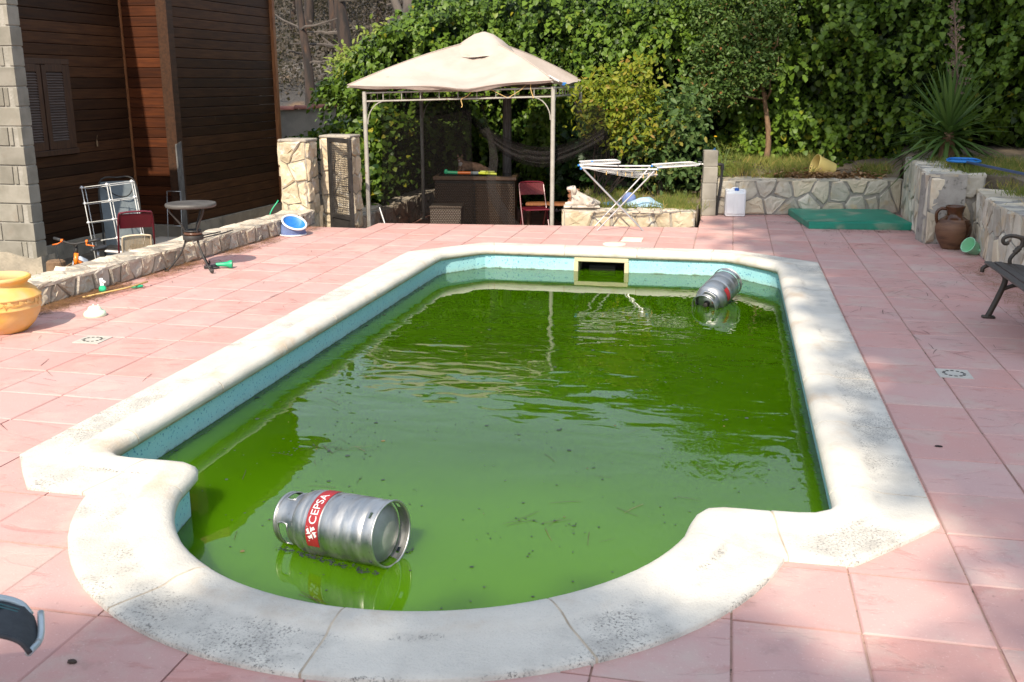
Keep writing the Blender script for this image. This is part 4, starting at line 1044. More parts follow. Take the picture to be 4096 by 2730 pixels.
def burnt_tree(x, y, h, r, lean, mat, label, broken=False):
    z = hill_z(x, y); t = thing('burnt_pine', label, 'tree', (x, y, z-.2), 0, 'scorched trunks on the hillside')
    m = MB(); pts = catmull([(0, 0, 0), (lean*.15+.1, 0, h*.3), (lean*.55-.05, .1, h*.65), (lean, .1, h)], 5); m.tube(pts, [r*(1.15-.75*k/(len(pts)-1)) for k in range(len(pts))], 9)
    m.build('trunk', MAT[mat], t, True)
    b = MB()
    for k in range(7):
        zz = h*random.uniform(.3, .95); a = random.uniform(0, 2*PI); L = random.uniform(.6, 2.0)
        q = Vector((lean*zz/h, 0, zz)); limb(b, q, q+Vector((math.cos(a)*L, math.sin(a)*L, random.uniform(-.1, .8))), r*.25, .015, 5, .15)
    b.build('branches', MAT['grey_bark'], t)['kind'] = 'stuff'
    return t, z
BT = [(-11.9, 27.5, 5.6, .15, -.25, 'pine_bark', 'thin blackened pine trunk left of the thicker one on the burnt hillside'),
      (-11.0, 28.2, 6.4, .24, -.3, 'pine_bark', 'thick scorched pine trunk with a curved branch in the hillside gap'),
      (-10.1, 31, 6.6, .30, .5, 'grey_bark', 'pale grey burnt trunk just left of the hedge top'),
      (-10.9, 34, 6.5, .17, -1.9, 'grey_bark', 'leaning dead grey trunk crossing behind the thick pine'),
      (-15.5, 36, 6, .2, .2, 'pine_bark', 'distant charred pine trunk near the house corner'),
      (-13.6, 41, 6.5, .22, .3, 'pine_bark', 'far charred pine trunk standing up the slope'),
      (-16.2, 46, 6.5, .22, -.3, 'pine_bark', 'farthest charred pine trunk beside the house edge'),
      (-12.2, 47, 6.5, .2, .2, 'pine_bark', 'distant charred pine trunk behind the pale green shrub')]
for b in BT: burnt_tree(*b)
rr = random.Random(12)
names_ = ['left', 'right']
for k in range(9):
    y = 36+k*2.6; x = -y*(.405-.012*(k % 3))+rr.uniform(-2.2, 2.6)
    burnt_tree(x, y, rr.uniform(5, 7), rr.uniform(.10, .2), rr.uniform(-.5, .5), 'pine_bark', 'one of the slender charred trunks scattered up the burnt slope')
# scorched canopy and undergrowth, read as one mass
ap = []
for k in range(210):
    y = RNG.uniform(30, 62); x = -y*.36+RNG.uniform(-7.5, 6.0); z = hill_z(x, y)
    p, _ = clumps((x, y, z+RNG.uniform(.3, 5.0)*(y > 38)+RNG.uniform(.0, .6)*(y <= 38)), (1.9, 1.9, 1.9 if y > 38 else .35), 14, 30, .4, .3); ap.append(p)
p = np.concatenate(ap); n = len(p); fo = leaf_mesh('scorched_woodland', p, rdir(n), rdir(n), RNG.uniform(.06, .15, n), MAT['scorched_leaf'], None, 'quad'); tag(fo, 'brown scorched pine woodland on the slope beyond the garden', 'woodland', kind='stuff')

# ------------------------------------------------------------------ shrubs and small trees
def shrub(name, label, base, crowns, mat, size, stems=6, per=22, spread=.10, shape='oval', group=None, upness=.3, shell=.45):
    t = thing(name, label, 'shrub', base, 0, group); B = np.array(base); st = MB(); ap = []
    for c, r, n in crowns:
        p, cc = clumps(c, r, n, per, spread, shell); ap.append(p)
        for q in cc[::max(1, len(cc)//stems)]:
            limb(st, (random.uniform(-.1, .1), random.uniform(-.1, .1), 0), q-B, .009, .003, 5, .1)
    st.build('stem', MAT['pine_bark'], t)
    p = np.concatenate(ap); n = len(p)
    leaf_mesh('foliage', p-B, rdir(n)*.8+np.array([0, -.45, .6]), rdir(n)*.8+np.array([0, -.2, -upness]), RNG.uniform(.7, 1.3, n)*size, MAT[mat], t, shape)['kind'] = 'stuff'
    return t
shrub('lemon_shrub', 'yellow green leafy shrub beside the right front post of the gazebo', (-1.95, 15.0, .1),
      [((-1.85, 15.0, 1.55), (.50, .40, .62), 60), ((-1.35, 15.15, 1.85), (.45, .4, .5), 36), ((-1.35, 15.0, 1.2), (.4, .35, .35), 26)], 'lemon_leaf', .085, per=20)
shrub('rose_bush', 'broad leaved bush with pale dry blooms above the clothes drying rack', (-1.0, 15.2, .1),
      [((-1.15, 15.1, 1.05), (.42, .35, .36), 34), ((-.75, 15.25, 1.35), (.5, .35, .5), 36), ((-.9, 15.2, .6), (.5, .3, .25), 24)], 'rose_leaf', .11)
shrub('willow_shrub', 'pale green feathery shrub between the house corner and the hedge', (-8.3, 21.6, -.4),
      [((-8.35, 21.8, 1.35), (.65, .5, .75), 80), ((-7.65, 21.9, 1.6), (.7, .5, .9), 70), ((-8.45, 21.7, 2.15), (.25, .3, .5), 22), ((-7.75, 21.8, 2.5), (.28, .3, .6), 26)], 'light_leaf', .13, per=26, spread=.16)
shrub('ivy_clump', 'straggling ivy and brambles spilling over the garden wall behind the gate', (-7.2, 19.2, -.4),
      [((-7.6, 19.6, .75), (1.0, .4, .38), 60), ((-6.75, 18.9, 1.15), (.5, .4, .6), 44), ((-6.4, 18.3, .5), (.6, .5, .7), 60), ((-8.6, 19.0, .55), (.6, .3, .25), 22)], 'ivy_leaf', .10, shape='ivy')
shrub('ivy_clump', 'sunlit ivy growing between the gate and the left gazebo post', (-5.7, 15.2, -.45),
      [((-5.65, 15.2, .1), (.32, .9, .5), 70), ((-5.75, 16.4, .8), (.45, .8, .8), 80)], 'ivy_leaf', .10, shape='ivy')
shrub('ivy_clump', 'added ivy coloured dark to deepen the shadow under the yellow green shrub beside the gazebo', (-1.7, 15.6, .1),
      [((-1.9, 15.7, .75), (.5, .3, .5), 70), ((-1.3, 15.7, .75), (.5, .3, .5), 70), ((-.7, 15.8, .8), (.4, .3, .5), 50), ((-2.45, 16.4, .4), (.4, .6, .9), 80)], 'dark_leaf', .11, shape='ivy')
# small laurel tree
lt = thing('laurel_tree', 'small laurel tree with a thin bare trunk and browning leaves in the back bed', 'tree', (.56, 16.35, .68)); LB = np.array((.56, 16.35, .68))
tr = MB(); tp = catmull([(0, 0, -.15), (.02, 0, .35), (-.03, .02, .7), (-.10, .0, 1.05), (-.2, 0, 1.6), (-.35, 0, 2.6)], 5); tr.tube(tp, [.052-.035*k/(len(tp)-1) for k in range(len(tp))], 9)
for a in ((-.05, 0, .95), (-.1, 0, 1.1), (-.14, 0, 1.3), (-.2, 0, 1.6), (-.2, 0, 1.8)):
    for k in range(3): limb(tr, a, Vector(a)+Vector((random.uniform(-.75, .35), random.uniform(-.45, .35), random.uniform(.1, .7))), .02, .006, 6, .12)
tr.build('trunk', MAT['bark'], lt, True)
ap = []
for c, r, n in (((-.10, 16.1, 2.25), (.60, .42, .55), 190), ((.10, 16.15, 2.9), (.80, .45, .65), 220), ((.10, 16.15, 3.6), (.95, .5, .5), 160), ((-.30, 16.1, 1.72), (.52, .38, .28), 90), ((.33, 16.1, 2.1), (.30, .35, .35), 70)):
    p, cc = clumps(c, r, n, 20, .085, .5); ap.append(p)
p = np.concatenate(ap); n = len(p)
leaf_mesh('crown', p-LB, rdir(n)*.8+np.array([0, -.4, .5]), rdir(n)*.7+np.array([0, -.3, .5]), RNG.uniform(.05, .085, n), MAT['laurel_leaf'], lt, 'oval')['kind'] = 'stuff'
# yucca
YSC = 1.32
yu = thing('yucca_plant', 'spiky yucca with long sword leaves and a dry flower stalk on the raised bed', 'yucca', (2.95, 15.05, .86))
YB = Vector((3.05, 15.0, .82))
rr = random.Random(5)
for k in range(120):
    u = (k+.5)/120; el = math.radians(88-112*u**.95+rr.uniform(-7, 7)); az = k*2.39996+rr.uniform(-.2, .2)
    L = rr.uniform(.62, .82)*(1.0 if u > .15 else .95); h0 = .16+.20*(1-u)
    d = Vector((math.cos(az)*math.cos(el), math.sin(az)*math.cos(el), math.sin(el))); sd = Vector((-math.sin(az), math.cos(az), 0)); up = sd.cross(d)*-1
    vs = []; droop = (.02+.22*u*u)*rr.uniform(.5, 1.4); kink = rr.random() < .12 and u > .45
    for i, (t_, w) in enumerate(((0, .020), (.25, .022), (.6, .017), (.85, .009), (1, .001))):
        dz = -droop*L*t_*t_*1.6-(.30*(t_-.5) if kink and t_ > .5 else 0)
        c = Vector((0, 0, h0))+d*(L*t_*(.85 if kink else 1))+Vector((0, 0, dz))
        vs += [c-sd*w+up*w*.35, c, c+sd*w+up*w*.35]
    fs = []
    for i in range(4):
        a = i*3; fs += [(a, a+1, a+4, a+3), (a+1, a+2, a+5, a+4)]
    o = MB().add(vs, fs).build('leaf', MAT['yucca_leaf'], yu)
    at = o.data.attributes.new('rnd', 'FLOAT', 'POINT'); at.data.foreach_set('value', [rr.uniform(.1, .95)]*15)
tk = MB(); tk.tube([(0, 0, -.1), (.01, 0, .1), (0, 0, .35)], [.09, .08, .03], 9); tk.build('stem', MAT['bark'], yu)
fsx = MB(); sp = catmull([(0, -.02, .45), (.02, -.02, .8), (-.03, -.02, 1.2), (-.10, -.02, 1.65)], 6); fsx.tube(sp, [.018-.013*k/18 for k in range(19)], 6)
for k in range(70):
    i = rr.randrange(4, 18); p0 = sp[i]; a = rr.uniform(0, 2*PI); L = rr.uniform(.05, .16)*(1.2-i/24)
    p1 = p0+Vector((math.cos(a)*L, math.sin(a)*L, rr.uniform(-.02, .12))); fsx.tube([p0, (p0+p1)/2+Vector((0, 0, .02)), p1], .003, 4)
    for j in range(2): fsx.box(p0.lerp(p1, rr.uniform(.4, 1)), (.012, .012, .016), rz=rr.random()*3)
pm('dry_stalk', (.20, .14, .10), (.13, .09, .07), 20, rough=.9)
fsx.build('dry_flower_stalk', MAT['dry_stalk'], yu)
yu.scale = (YSC, YSC, YSC)

# ------------------------------------------------------------------ grass, weeds and leaf litter
def tuft_field(name, label, pts, n, hmin, hmax, mat='grass_blade', cat='grass', spread=.3):
    pts = np.array(pts); i = RNG.integers(0, len(pts), n); p = pts[i, :3]+np.concatenate([RNG.normal(0, 1, (n, 2))*pts[i, 3:4], np.zeros((n, 1))], 1)
    side = rdir(n)*np.array([1, 1, 0]); tipd = np.array([0, 0, 1.0])+rdir(n)*spread
    rn = np.clip(np.repeat(RNG.random(len(pts)), 1)[i]*.5+RNG.random(n)*.55, 0, 1)
    return tag(leaf_mesh(name, p, side, tipd, RNG.uniform(hmin, hmax, n), MAT[mat], None, 'blade', rn), label, cat, kind='stuff')
pts = [(x, y, .14+.07*(y-13.9), .13) for x, y in zip(RNG.uniform(-2.0, -.5, 60), RNG.uniform(14.05, 15.5, 60))]
tuft_field('dry_grass', 'dry yellow grass in the bed behind the drying rack', pts, 5200, .04, .14, spread=.9)
pts = [(x, 15.15+.22*(x+.2)+dy, .49+.25*dy, .10) for x, dy in zip(RNG.uniform(-.2, 1.3, 60), RNG.uniform(.05, 1.0, 60))]+[(x, 15.3+.22*(x+.2)+dy, .50+.25*dy, .07) for x, dy in zip(RNG.uniform(1.9, 2.4, 14), RNG.uniform(.0, .5, 14))]
tuft_field('dry_grass', 'dry grass and weeds along the top of the back retaining wall', pts, 5600, .04, .15, spread=.8)
pts = [(x, y, .82+.02*(x-3), .14) for x, y in zip(RNG.uniform(2.75, 4.2, 90), RNG.uniform(12.9, 15.2, 90))]+[(x, y, .70+.08*(x-3.1), .12) for x, y in zip(RNG.uniform(3.15, 4.0, 90), RNG.uniform(8.5, 12.8, 90))]
tuft_field('dry_grass', 'dry grass and weeds on the raised bed at the right', pts, 12000, .04, .13, spread=.9)
pts = [(-7.2, 9.5, -.45, .1), (-7.0, 9.9, -.45, .1), (-6.7, 8.3, -.46, .15)]
tuft_field('dry_grass', 'a few dry stalks by the foot of the block wall', pts, 60, .15, .4, spread=.5)
# weed with a yellow flower behind the tap pillar
wd = thing('weed', 'tall green weed with one yellow flower behind the block pillar', 'weed', (-.08, 15.35, .5))
m = MB()
for k in range(5):
    x1 = random.uniform(-.2, .25); m.tube(catmull([(0, 0, 0), (x1*.4, 0, .3), (x1-.08*(k == 0), 0, .45+.15*(k == 0))], 4), .004, 5)
m.build('stem', MAT['green_plastic'] if False else MAT['grass_stem'] if 'grass_stem' in MAT else pm('grass_stem', (.12, .17, .05), rough=.8), wd)
p = np.array([[RNG.uniform(-.2, .3), RNG.uniform(-.1, .1), RNG.uniform(.02, .5)] for _ in range(420)]); p[:, 0] *= p[:, 2]/.5+.35
leaf_mesh('foliage', p, rdir(420), rdir(420)+np.array([0, 0, .7]), RNG.uniform(.05, .11, 420), MAT['light_leaf'], wd, 'blade')['kind'] = 'stuff'
m = MB(); m.lathe([(0, .0), (.022, .004), (.024, .012), (0, .018)], 10, (-.14, 0, .60)); m.build('flower', MAT['yellow_flower'] if 'yellow_flower' in MAT else pm('yellow_flower', (.8, .45, .01), rough=.7), wd)

def scatter(name, label, cat, xy, z, n, spread, smin, smax, mat, shape, lift=.004, tilt=.06):
    xy = np.array(xy, float); i = RNG.integers(0, len(xy), n); p = np.zeros((n, 3)); p[:, :2] = xy[i]+RNG.normal(0, 1, (n, 2))*np.array(spread); p[:, 2] = z+lift+np.abs(RNG.normal(0, tilt*.1, n))
    return tag(leaf_mesh(name, p, np.array([0, 0, 1.0])+rdir(n)*tilt, rdir(n)*np.array([1, 1, tilt]), RNG.uniform(smin, smax, n), MAT[mat], None, shape), label, cat, kind='stuff')
scatter('leaf_litter', 'pile of dry brown leaves around the yellow bucket', 'leaves', [(1.15, 15.45), (1.35, 15.5), (1.6, 15.55), (1.9, 15.6), (.9, 15.4)], .50, 900, (.16, .07), .05, .11, 'dry_litter', 'oval', .01, .5)
base = [(-5.79+.052*(y-7.15)+.10, y) for y in np.concatenate([np.linspace(7.2, 8.3, 8), [8.9, 9.3, 9.6, 10.4, 10.7, 11.2, 11.8, 12.3]])]
scatter('pine_needles', 'brown pine needles swept against the foot of the long low wall', 'needles', base, 0, 3200, (.08, .12), .08, .18, 'needle_litter', 'needle', .004, .12)
scatter('pine_needles', 'dead brown needles lying on top of the long low wall', 'needles', [(-5.95+.052*(y-7.15)+.10, y) for y in np.linspace(7.2, 12.5, 40)], .206, 700, (.09, .1), .06, .14, 'needle_litter', 'needle', .012, .06)
scatter('pine_needles', 'dark twigs and needles in front of the green mat', 'needles', [(1.3, 13.65), (1.7, 13.6), (2.0, 13.7), (2.15, 13.75), (2.2, 14.2), (.95, 14.2), (.9, 14.9), (1.5, 14.6)], 0, 420, (.18, .10), .07, .20, 'dark_needles', 'needle', .004, .08)
scatter('pine_needles', 'dry grass and needles swept under the iron bench', 'needles', [(2.6, y) for y in np.linspace(7.2, 11.2, 12)]+[(2.7, 12.1), (2.5, 12.3)], 0, 1100, (.10, .15), .06, .18, 'needle_litter', 'needle', .004, .15)
xy = [(x, y) for x, y in zip(RNG.uniform(1.1, 2.6, 60), RNG.uniform(7.0, 13.4, 60))]+[(x, y) for x, y in zip(RNG.uniform(1.1, 1.9, 6), RNG.uniform(3, 7, 6))]
scatter('fallen_twigs', 'dark twigs scattered over the deck right of the pool', 'twigs', xy, 0, 260, (.12, .12), .06, .18, 'dark_needles', 'needle', .003, .02)
xy = [(x, y) for x, y in zip(RNG.uniform(-5.3, -3.7, 30), RNG.uniform(4, 11.5, 30))]
scatter('fallen_twigs', 'thin brown twigs scattered over the deck left of the pool', 'twigs', xy, 0, 90, (.12, .12), .07, .18, 'dark_needles', 'needle', .003, .02)
# floating flakes and needles on the pool
inn = inset([I for O, I in allsecs if True][::1], 0) if False else None
def in_pool(x, y):
    return (-3.0 < x < .45 and 4.45 < y < 11.0) or (math.hypot(x-AC[0], y-AC[1]) < 1.15)
fx = []
while len(fx) < 760:
    x, y = RNG.uniform(-3.05, .5), RNG.uniform(3.2, 11.1)
    if in_pool(x, y): fx.append((x, y))
fx += [(-3.12+abs(RNG.normal(0, .02)), RNG.uniform(4.6, 10.6)) for _ in range(260)]+[(.57-abs(RNG.normal(0, .012)), RNG.uniform(4.6, 10.4)) for _ in range(120)]
fx += [(-2.25+RNG.normal(0, .12), 5.25+RNG.normal(0, .12)) for _ in range(40)]+[(-1.85+RNG.normal(0, .12), 4.55+RNG.normal(0, .1)) for _ in range(26)]+[(-.75+RNG.normal(0, .15), 4.45+RNG.normal(0, .05)) for _ in range(22)]
P3 = np.array([(x, y, WATER_Z+.0025) for x, y in fx]); n = len(P3)
tag(leaf_mesh('floating_flakes', P3, np.tile([0, 0, 1.0], (n, 1))+rdir(n)*.02, rdir(n)*np.array([1, 1, .0]), RNG.uniform(.004, .016, n)*np.where(RNG.random(n) < .06, 2.2, 1), MAT['float_flake'], None, 'flake'), 'small dark flakes floating on the green pool water', 'debris', kind='stuff')
nd = [(-2.25, 5.25)]*14+[(-1.9, 4.5)]*8+[(-.75, 4.45)]*9+[(-1.5, 3.62)]*4+fx[:60]
P3 = np.array([(x+RNG.normal(0, .12), y+RNG.normal(0, .10), WATER_Z+.003) for x, y in nd]); ok = [in_pool(p[0], p[1]) for p in P3]; P3 = P3[ok]; n = len(P3)
tag(leaf_mesh('floating_needles', P3, np.tile([0, 0, 1.0], (n, 1)), rdir(n)*np.array([1, 1, .0]), RNG.uniform(.07, .17, n), MAT['dark_needles'], None, 'needle'), 'thin pine needles floating on the green pool water', 'needles', kind='stuff')

# ------------------------------------------------------------------ gazebo
FLp, FRp, RLp, RRp = Vector((-5.07, 13.67, -.40)), Vector((-2.43, 13.98, -.40)), Vector((-5.10, 16.45, -.40)), Vector((-2.46, 16.75, -.40))
gz = thing('gazebo', 'metal garden gazebo with a faded beige fabric canopy on the sunken terrace', 'gazebo', (-3.77, 15.2, -.40)); ZS = Vector((-3.77, 15.2, -.40))
TOPZ = {'FL': 1.76, 'FR': 1.83, 'RL': 1.76, 'RR': 1.83}; PP = {'FL': FLp, 'FR': FRp, 'RL': RLp, 'RR': RRp}
for k, p in PP.items():
    m = MB(); h = TOPZ[k]+.40; m.tube([p-ZS, p-ZS+Vector((0, 0, h))], .031, 12); m.build('post', MAT['gazebo_metal'], gz, 40)
    m = MB(); m.box(p-ZS+Vector((0, 0, .006)), (.11, .11, .012), bev=.003); m.build('foot_plate', MAT['gazebo_metal'], gz)
for a, b in (('FL', 'FR'), ('RL', 'RR'), ('FL', 'RL'), ('FR', 'RR')):
    A, B = PP[a].copy(), PP[b].copy(); A.z = TOPZ[a]; B.z = TOPZ[b]; A -= ZS; B -= ZS; D = (B-A).normalized()
    m = MB(); dn = Vector((0, 0, -.02)); d2 = Vector((0, 0, -.135))
    m.tube([A+dn, B+dn], .012, 6); m.tube([A+d2, B+d2], .012, 6); m.build('rail', MAT['gazebo_metal'], gz, 40)
    n = 10
    me = None
    for i in range(1, n):
        p = A.lerp(B, i/n)
        m = MB(); m.tube([p+dn, p+d2], .006, 6); m.build('rail_bar', MAT['gazebo_metal'], gz)
    for P0, s in ((A, 1), (B, -1)):
        m = MB(); arcp = []
        for i in range(9):
            t_ = i/8*PI/2; arcp.append(P0+D*s*(.035+.25*math.sin(t_))+Vector((0, 0, -.135-.30*(1-(1-math.cos(t_))) if False else -.45+.315*(math.sin(t_)*.35+.65*(1-math.cos(t_))))))
        arcp = [P0+D*s*(.035+.26*(1-math.cos(i/8*PI/2)))+Vector((0, 0, -.45+.312*math.sin(i/8*PI/2))) for i in range(9)]
        m.tube(arcp, .008, 6); m.build('corner_brace', MAT['gazebo_metal'], gz, 40)
# canopy: sagging tent panels with a small vent hood on top
peak = Vector((-3.72, 15.25, 2.53))
ov = .16
def outw(p): 
    d = (Vector((p.x, p.y, 0))-Vector((peak.x, peak.y, 0))); return p+d.normalized()*ov
cor = []
for k in ('FL', 'FR', 'RR', 'RL'):
    q = PP[k].copy(); q.z = TOPZ[k]; q = outw(q); q.z = TOPZ[k]+.085; q.x -= .10; cor.append(q)
can = MB(); nu, nv = 22, 12; rr = random.Random(3); base_i = 0
for e in range(4):
    A, B = cor[e], cor[(e+1) % 4]; vs = []
    for j in range(nv+1):
        v = j/nv*.86
        for i in range(nu+1):
            u = i/nu; p = A.lerp(B, u); mid = math.sin(u*PI)
            drop = -.035*mid*(1-v)-.025*max(0, math.sin(u*PI))*(.5+.5*math.sin(u*13+e*2))*(1-v)**3
            p = p.lerp(peak, v)+Vector((0, 0, drop))
            sag = -.10*math.sin(v*PI)*mid-.045*math.sin(v*PI)*math.sin(u*PI)
            fold = .010*math.sin(u*31+v*4+e)*math.sin(v*PI)*(.4+.6*mid)+.02*float(vnoise(u*5+e*9, v*4, 2.2))*mid
            p.z += sag+fold+.05*math.sin(v*PI)*(1-mid)
            if e == 0:
                p.z += -.020*math.exp(-((u-.58)/.08)**2)*(1-v)**2*1.5; p.y -= .05*math.exp(-((u-.55)/.15)**2)*(1-v)**2
            vs.append(p-ZS)
    fs = [(j*(nu+1)+i, j*(nu+1)+i+1, (j+1)*(nu+1)+i+1, (j+1)*(nu+1)+i) for j in range(nv) for i in range(nu)]
    can.add(vs, fs)
    # short valance hanging from the hem, rolled under
    vs = []
    for i in range(nu+1):
        u = i/nu; p = A.lerp(B, u); mid = math.sin(u*PI)
        drop = -.035*mid-.025*max(0, math.sin(u*PI))*(.5+.5*math.sin(u*13+e*2))
        if e == 0: drop -= .030*math.exp(-((u-.58)/.08)**2)
        p = p+Vector((0, -.05*math.exp(-((u-.55)/.15)**2) if e == 0 else 0, drop)); inn_ = (Vector((peak.x, peak.y, p.z))-p).normalized()
        h = .03+.035*(.5+.5*math.sin(u*21+e))*mid
        vs += [p-ZS, p+Vector((0, 0, -h))+inn_*.035-ZS]
    can.add(vs, [(2*i, 2*i+1, 2*i+3, 2*i+2) for i in range(nu)])
co = can.build('canopy', MAT['canopy'], gz, True)
for e in range(4):
    m = MB(); m.tube([cor[e].lerp(peak, t_)+Vector((0, 0, .05*math.sin(t_*PI)+.004))-ZS for t_ in [.86*k/12 for k in range(13)]], .007, 6); m.build('hip_seam', MAT['canopy'], gz, True)
hood = MB(); vs = []
for j in range(5):
    for i in range(24):
        a = 2*PI*i/24; sq = 1/max(abs(math.cos(a)), abs(math.sin(a))); sq = 1+(sq-1)*.8
        r_ = (.47, .37, .25, .13, .01)[j]*sq; z = (2.23, 2.375, 2.48, 2.565, 2.60)[j]+(.012*math.sin(a*5+1) if j == 0 else .005*math.sin(a*7+j))
        vs.append(Vector((peak.x+r_*math.cos(a), peak.y+r_*math.sin(a), z+.02))-ZS)
hood.add(vs, [(j*24+i, j*24+(i+1) % 24, (j+1)*24+(i+1) % 24, (j+1)*24+i) for j in range(4) for i in range(24)]); hood.build('canopy_vent', MAT['canopy'], gz, True)
for e in range(4):
    m = MB(); m.tube([cor[e]+Vector((0, 0, -.03))-ZS, cor[e].lerp(peak, .5)+Vector((0, 0, -.06))-ZS, peak+Vector((0, 0, -.05))-ZS], .011, 6); m.build('roof_strut', MAT['gazebo_metal'], gz)
m = MB(); m.tube([cor[1]+Vector((-.06, .02, .06))-ZS, cor[1]+Vector((.10, -.06, -.02))-ZS], .012, 6); m.build('loose_strut', MAT['white_metal'], gz)
rp = MB()
A = FLp.copy(); A.z = 1.68; B = FRp.copy(); B.z = 1.75
def onrail(u, dz=0, dy=-.03): return A.lerp(B, u)+Vector((0, dy, dz))-ZS
rp.tube(catmull([onrail(.58, .05), onrail(.55, -.02), onrail(.52, -.06), onrail(.525, -.14), onrail(.52, -.17)], 4), .006, 5)
rp.tube(catmull([onrail(.66, .09), onrail(.72, .0), onrail(.76, -.05)], 4), .004, 5); rp.tube(catmull([onrail(.88, .18), onrail(.84, .06), onrail(.77, -.05)], 4), .004, 5)
rp.tube(catmull([onrail(.885, .16), onrail(.885, .05), onrail(.90, -.07)], 4), .006, 5); rp.build('rope_tie', MAT['rope'], gz)
m = MB(); m.box(onrail(1.06, .12), (.05, .02, .02), bev=.003); m.box(onrail(1.055, .10), (.04, .02, .012), rz=.5); m.build('peg', MAT['sky_blue_plastic'], gz)
# dark insect netting, bunched and draped inside the gazebo
nt_ = thing('insect_netting', 'sheer dark insect netting looped across the gazebo interior', 'netting', (-3.7, 14.6, -.4)); NS = Vector((-3.7, 14.6, -.4))
def sheet(rows, name, mat, n=14):
    C = [catmull(r, n) for r in rows]; k = len(C[0]); vs = []; 
    for r in C: vs += [p-NS for p in r]
    fs = [(j*k+i, j*k+i+1, (j+1)*k+i+1, (j+1)*k+i) for j in range(len(C)-1) for i in range(k-1)]
    return MB().add(vs, fs).build(name, MAT[mat], nt_, True)
# swag from the upper left to the right-hand shrub
for off, w, mt in ((0, .16, 'netting_dense'), (.05, .26, 'netting')):
    rows = []
    for j in range(7):
        d = (j/6-.5)*w; q = .03*math.sin(j*2.1)
        rows.append([(-4.0+off, 14.35+q, 1.66+d*.2), (-3.6, 14.3+q, 1.30+d*.6), (-3.15, 14.25-q, .98+d), (-2.65, 14.2+q, .85+d*1.1), (-2.2, 14.15-q, .95+d), (-1.75, 14.3, 1.18+d*.9)])
    sheet(rows, 'swag', mt)
rows = [[(-3.55+.02*math.sin(j), 14.28+.04*(j % 2), 1.66-.001*j), (-3.40+.03*j, 14.22+.03*(j % 2), .9), (-3.42+.035*j, 14.15, .4), (-3.2+.06*j, 14.2, -.1), (-2.95+.10*j, 14.25, -.38)] for j in range(5)]
sheet(rows, 'bunched_curtain', 'netting_dense')
rows = [[(-4.95+.27*j, 13.98+.03*math.sin(j*2.4), 1.62), (-4.95+.27*j, 14.0+.05*math.sin(j*1.9), .9), (-5.0+.29*j, 13.98+.05*math.sin(j*2.2+1), .2), (-5.05+.30*j, 13.98+.06*math.sin(j*2.7), -.38)] for j in range(6)]
sheet(rows, 'curtain', 'netting')
rows = [[(-2.2+.13*j, 14.3+.1*j, 1.6-.02*j), (-2.1+.13*j, 14.25+.1*j, 1.1), (-1.95+.11*j, 14.2+.1*j, .7-.03*j), (-1.55+.09*j, 14.2+.1*j, .45)] for j in range(4)]
sheet(rows, 'loose_end', 'netting')

# ------------------------------------------------------------------ things under the gazebo
cb = thing('storage_cabinet', 'large dark brown rattan storage cabinet under the gazebo', 'cabinet', (-3.80, 15.05, -.40), math.radians(8))
m = MB(); m.box((0, 0, .43), (1.22, .62, .82), bev=.01); m.build('body', MAT['rattan'], cb)
for x in (-.31, .31):
    m = MB(); m.box((x, -.315, .42), (.555, .02, .74), bev=.006); m.build('door', MAT['rattan'], cb)
m = MB(); m.box((0, -.318, .42), (.012, .018, .76)); m.build('dark_door_strip', MAT['black_hole'], cb)  # black strip standing in for shade between the doors
m = MB(); m.box((0, -.312, .825), (1.20, .012, .03)); m.build('dark_lid_strip', MAT['black_hole'], cb)  # black strip standing in for shade under the lid
m = MB(); m.box((0, 0, .875), (1.27, .68, .06), bev=.012); m.build('lid', MAT['rattan_lid'], cb)
m = MB(); m.box((0, 0, .908), (1.12, .54, .008)); m.build('glass_top', pm('dark_glass', (.01, .01, .01), rough=.06), cb)
st = thing('rattan_stool', 'grey brown rattan cube stool in front of the big cabinet', 'stool', (-4.02, 14.12, -.40), math.radians(10))
m = MB(); m.box((0, 0, .27), (.45, .42, .50), bev=.012); m.build('body', MAT['rattan_grey'], st)
m = MB(); m.box((0, 0, .53), (.47, .44, .03), bev=.008); m.build('top', MAT['rattan_grey'], st)
# water squirter toys
wg = thing('water_gun', 'long green and yellow toy water gun lying on the rattan cabinet', 'toy', (-3.85, 14.88, .513), math.radians(6))
m = MB(); m.tube([(-.36, 0, .035), (-.2, 0, .03)], .028, 10); m.lathe([(0, -.04), (.03, -.02), (.036, .01), (.02, .04), (0, .05)], 12, (-.38, 0, .04)); m.build('green_barrel', MAT['green_plastic'], wg, 40)
m = MB(); m.tube([(-.2, 0, .03), (.0, 0, .03)], .025, 10); m.build('orange_grip', MAT['orange_plastic'], wg, 40)
m = MB(); m.tube([(.0, 0, .03), (.12, 0, .03)], .027, 10); m.build('grey_sleeve', MAT['grey_fabric'], wg, 40)
m = MB(); m.tube([(.12, 0, .03), (.40, -.02, .02)], .020, 10); m.tube([(.14, .05, .05), (.36, .05, .05)], .016, 8); m.build('yellow_tube', MAT['lime_plastic'], wg, 40)
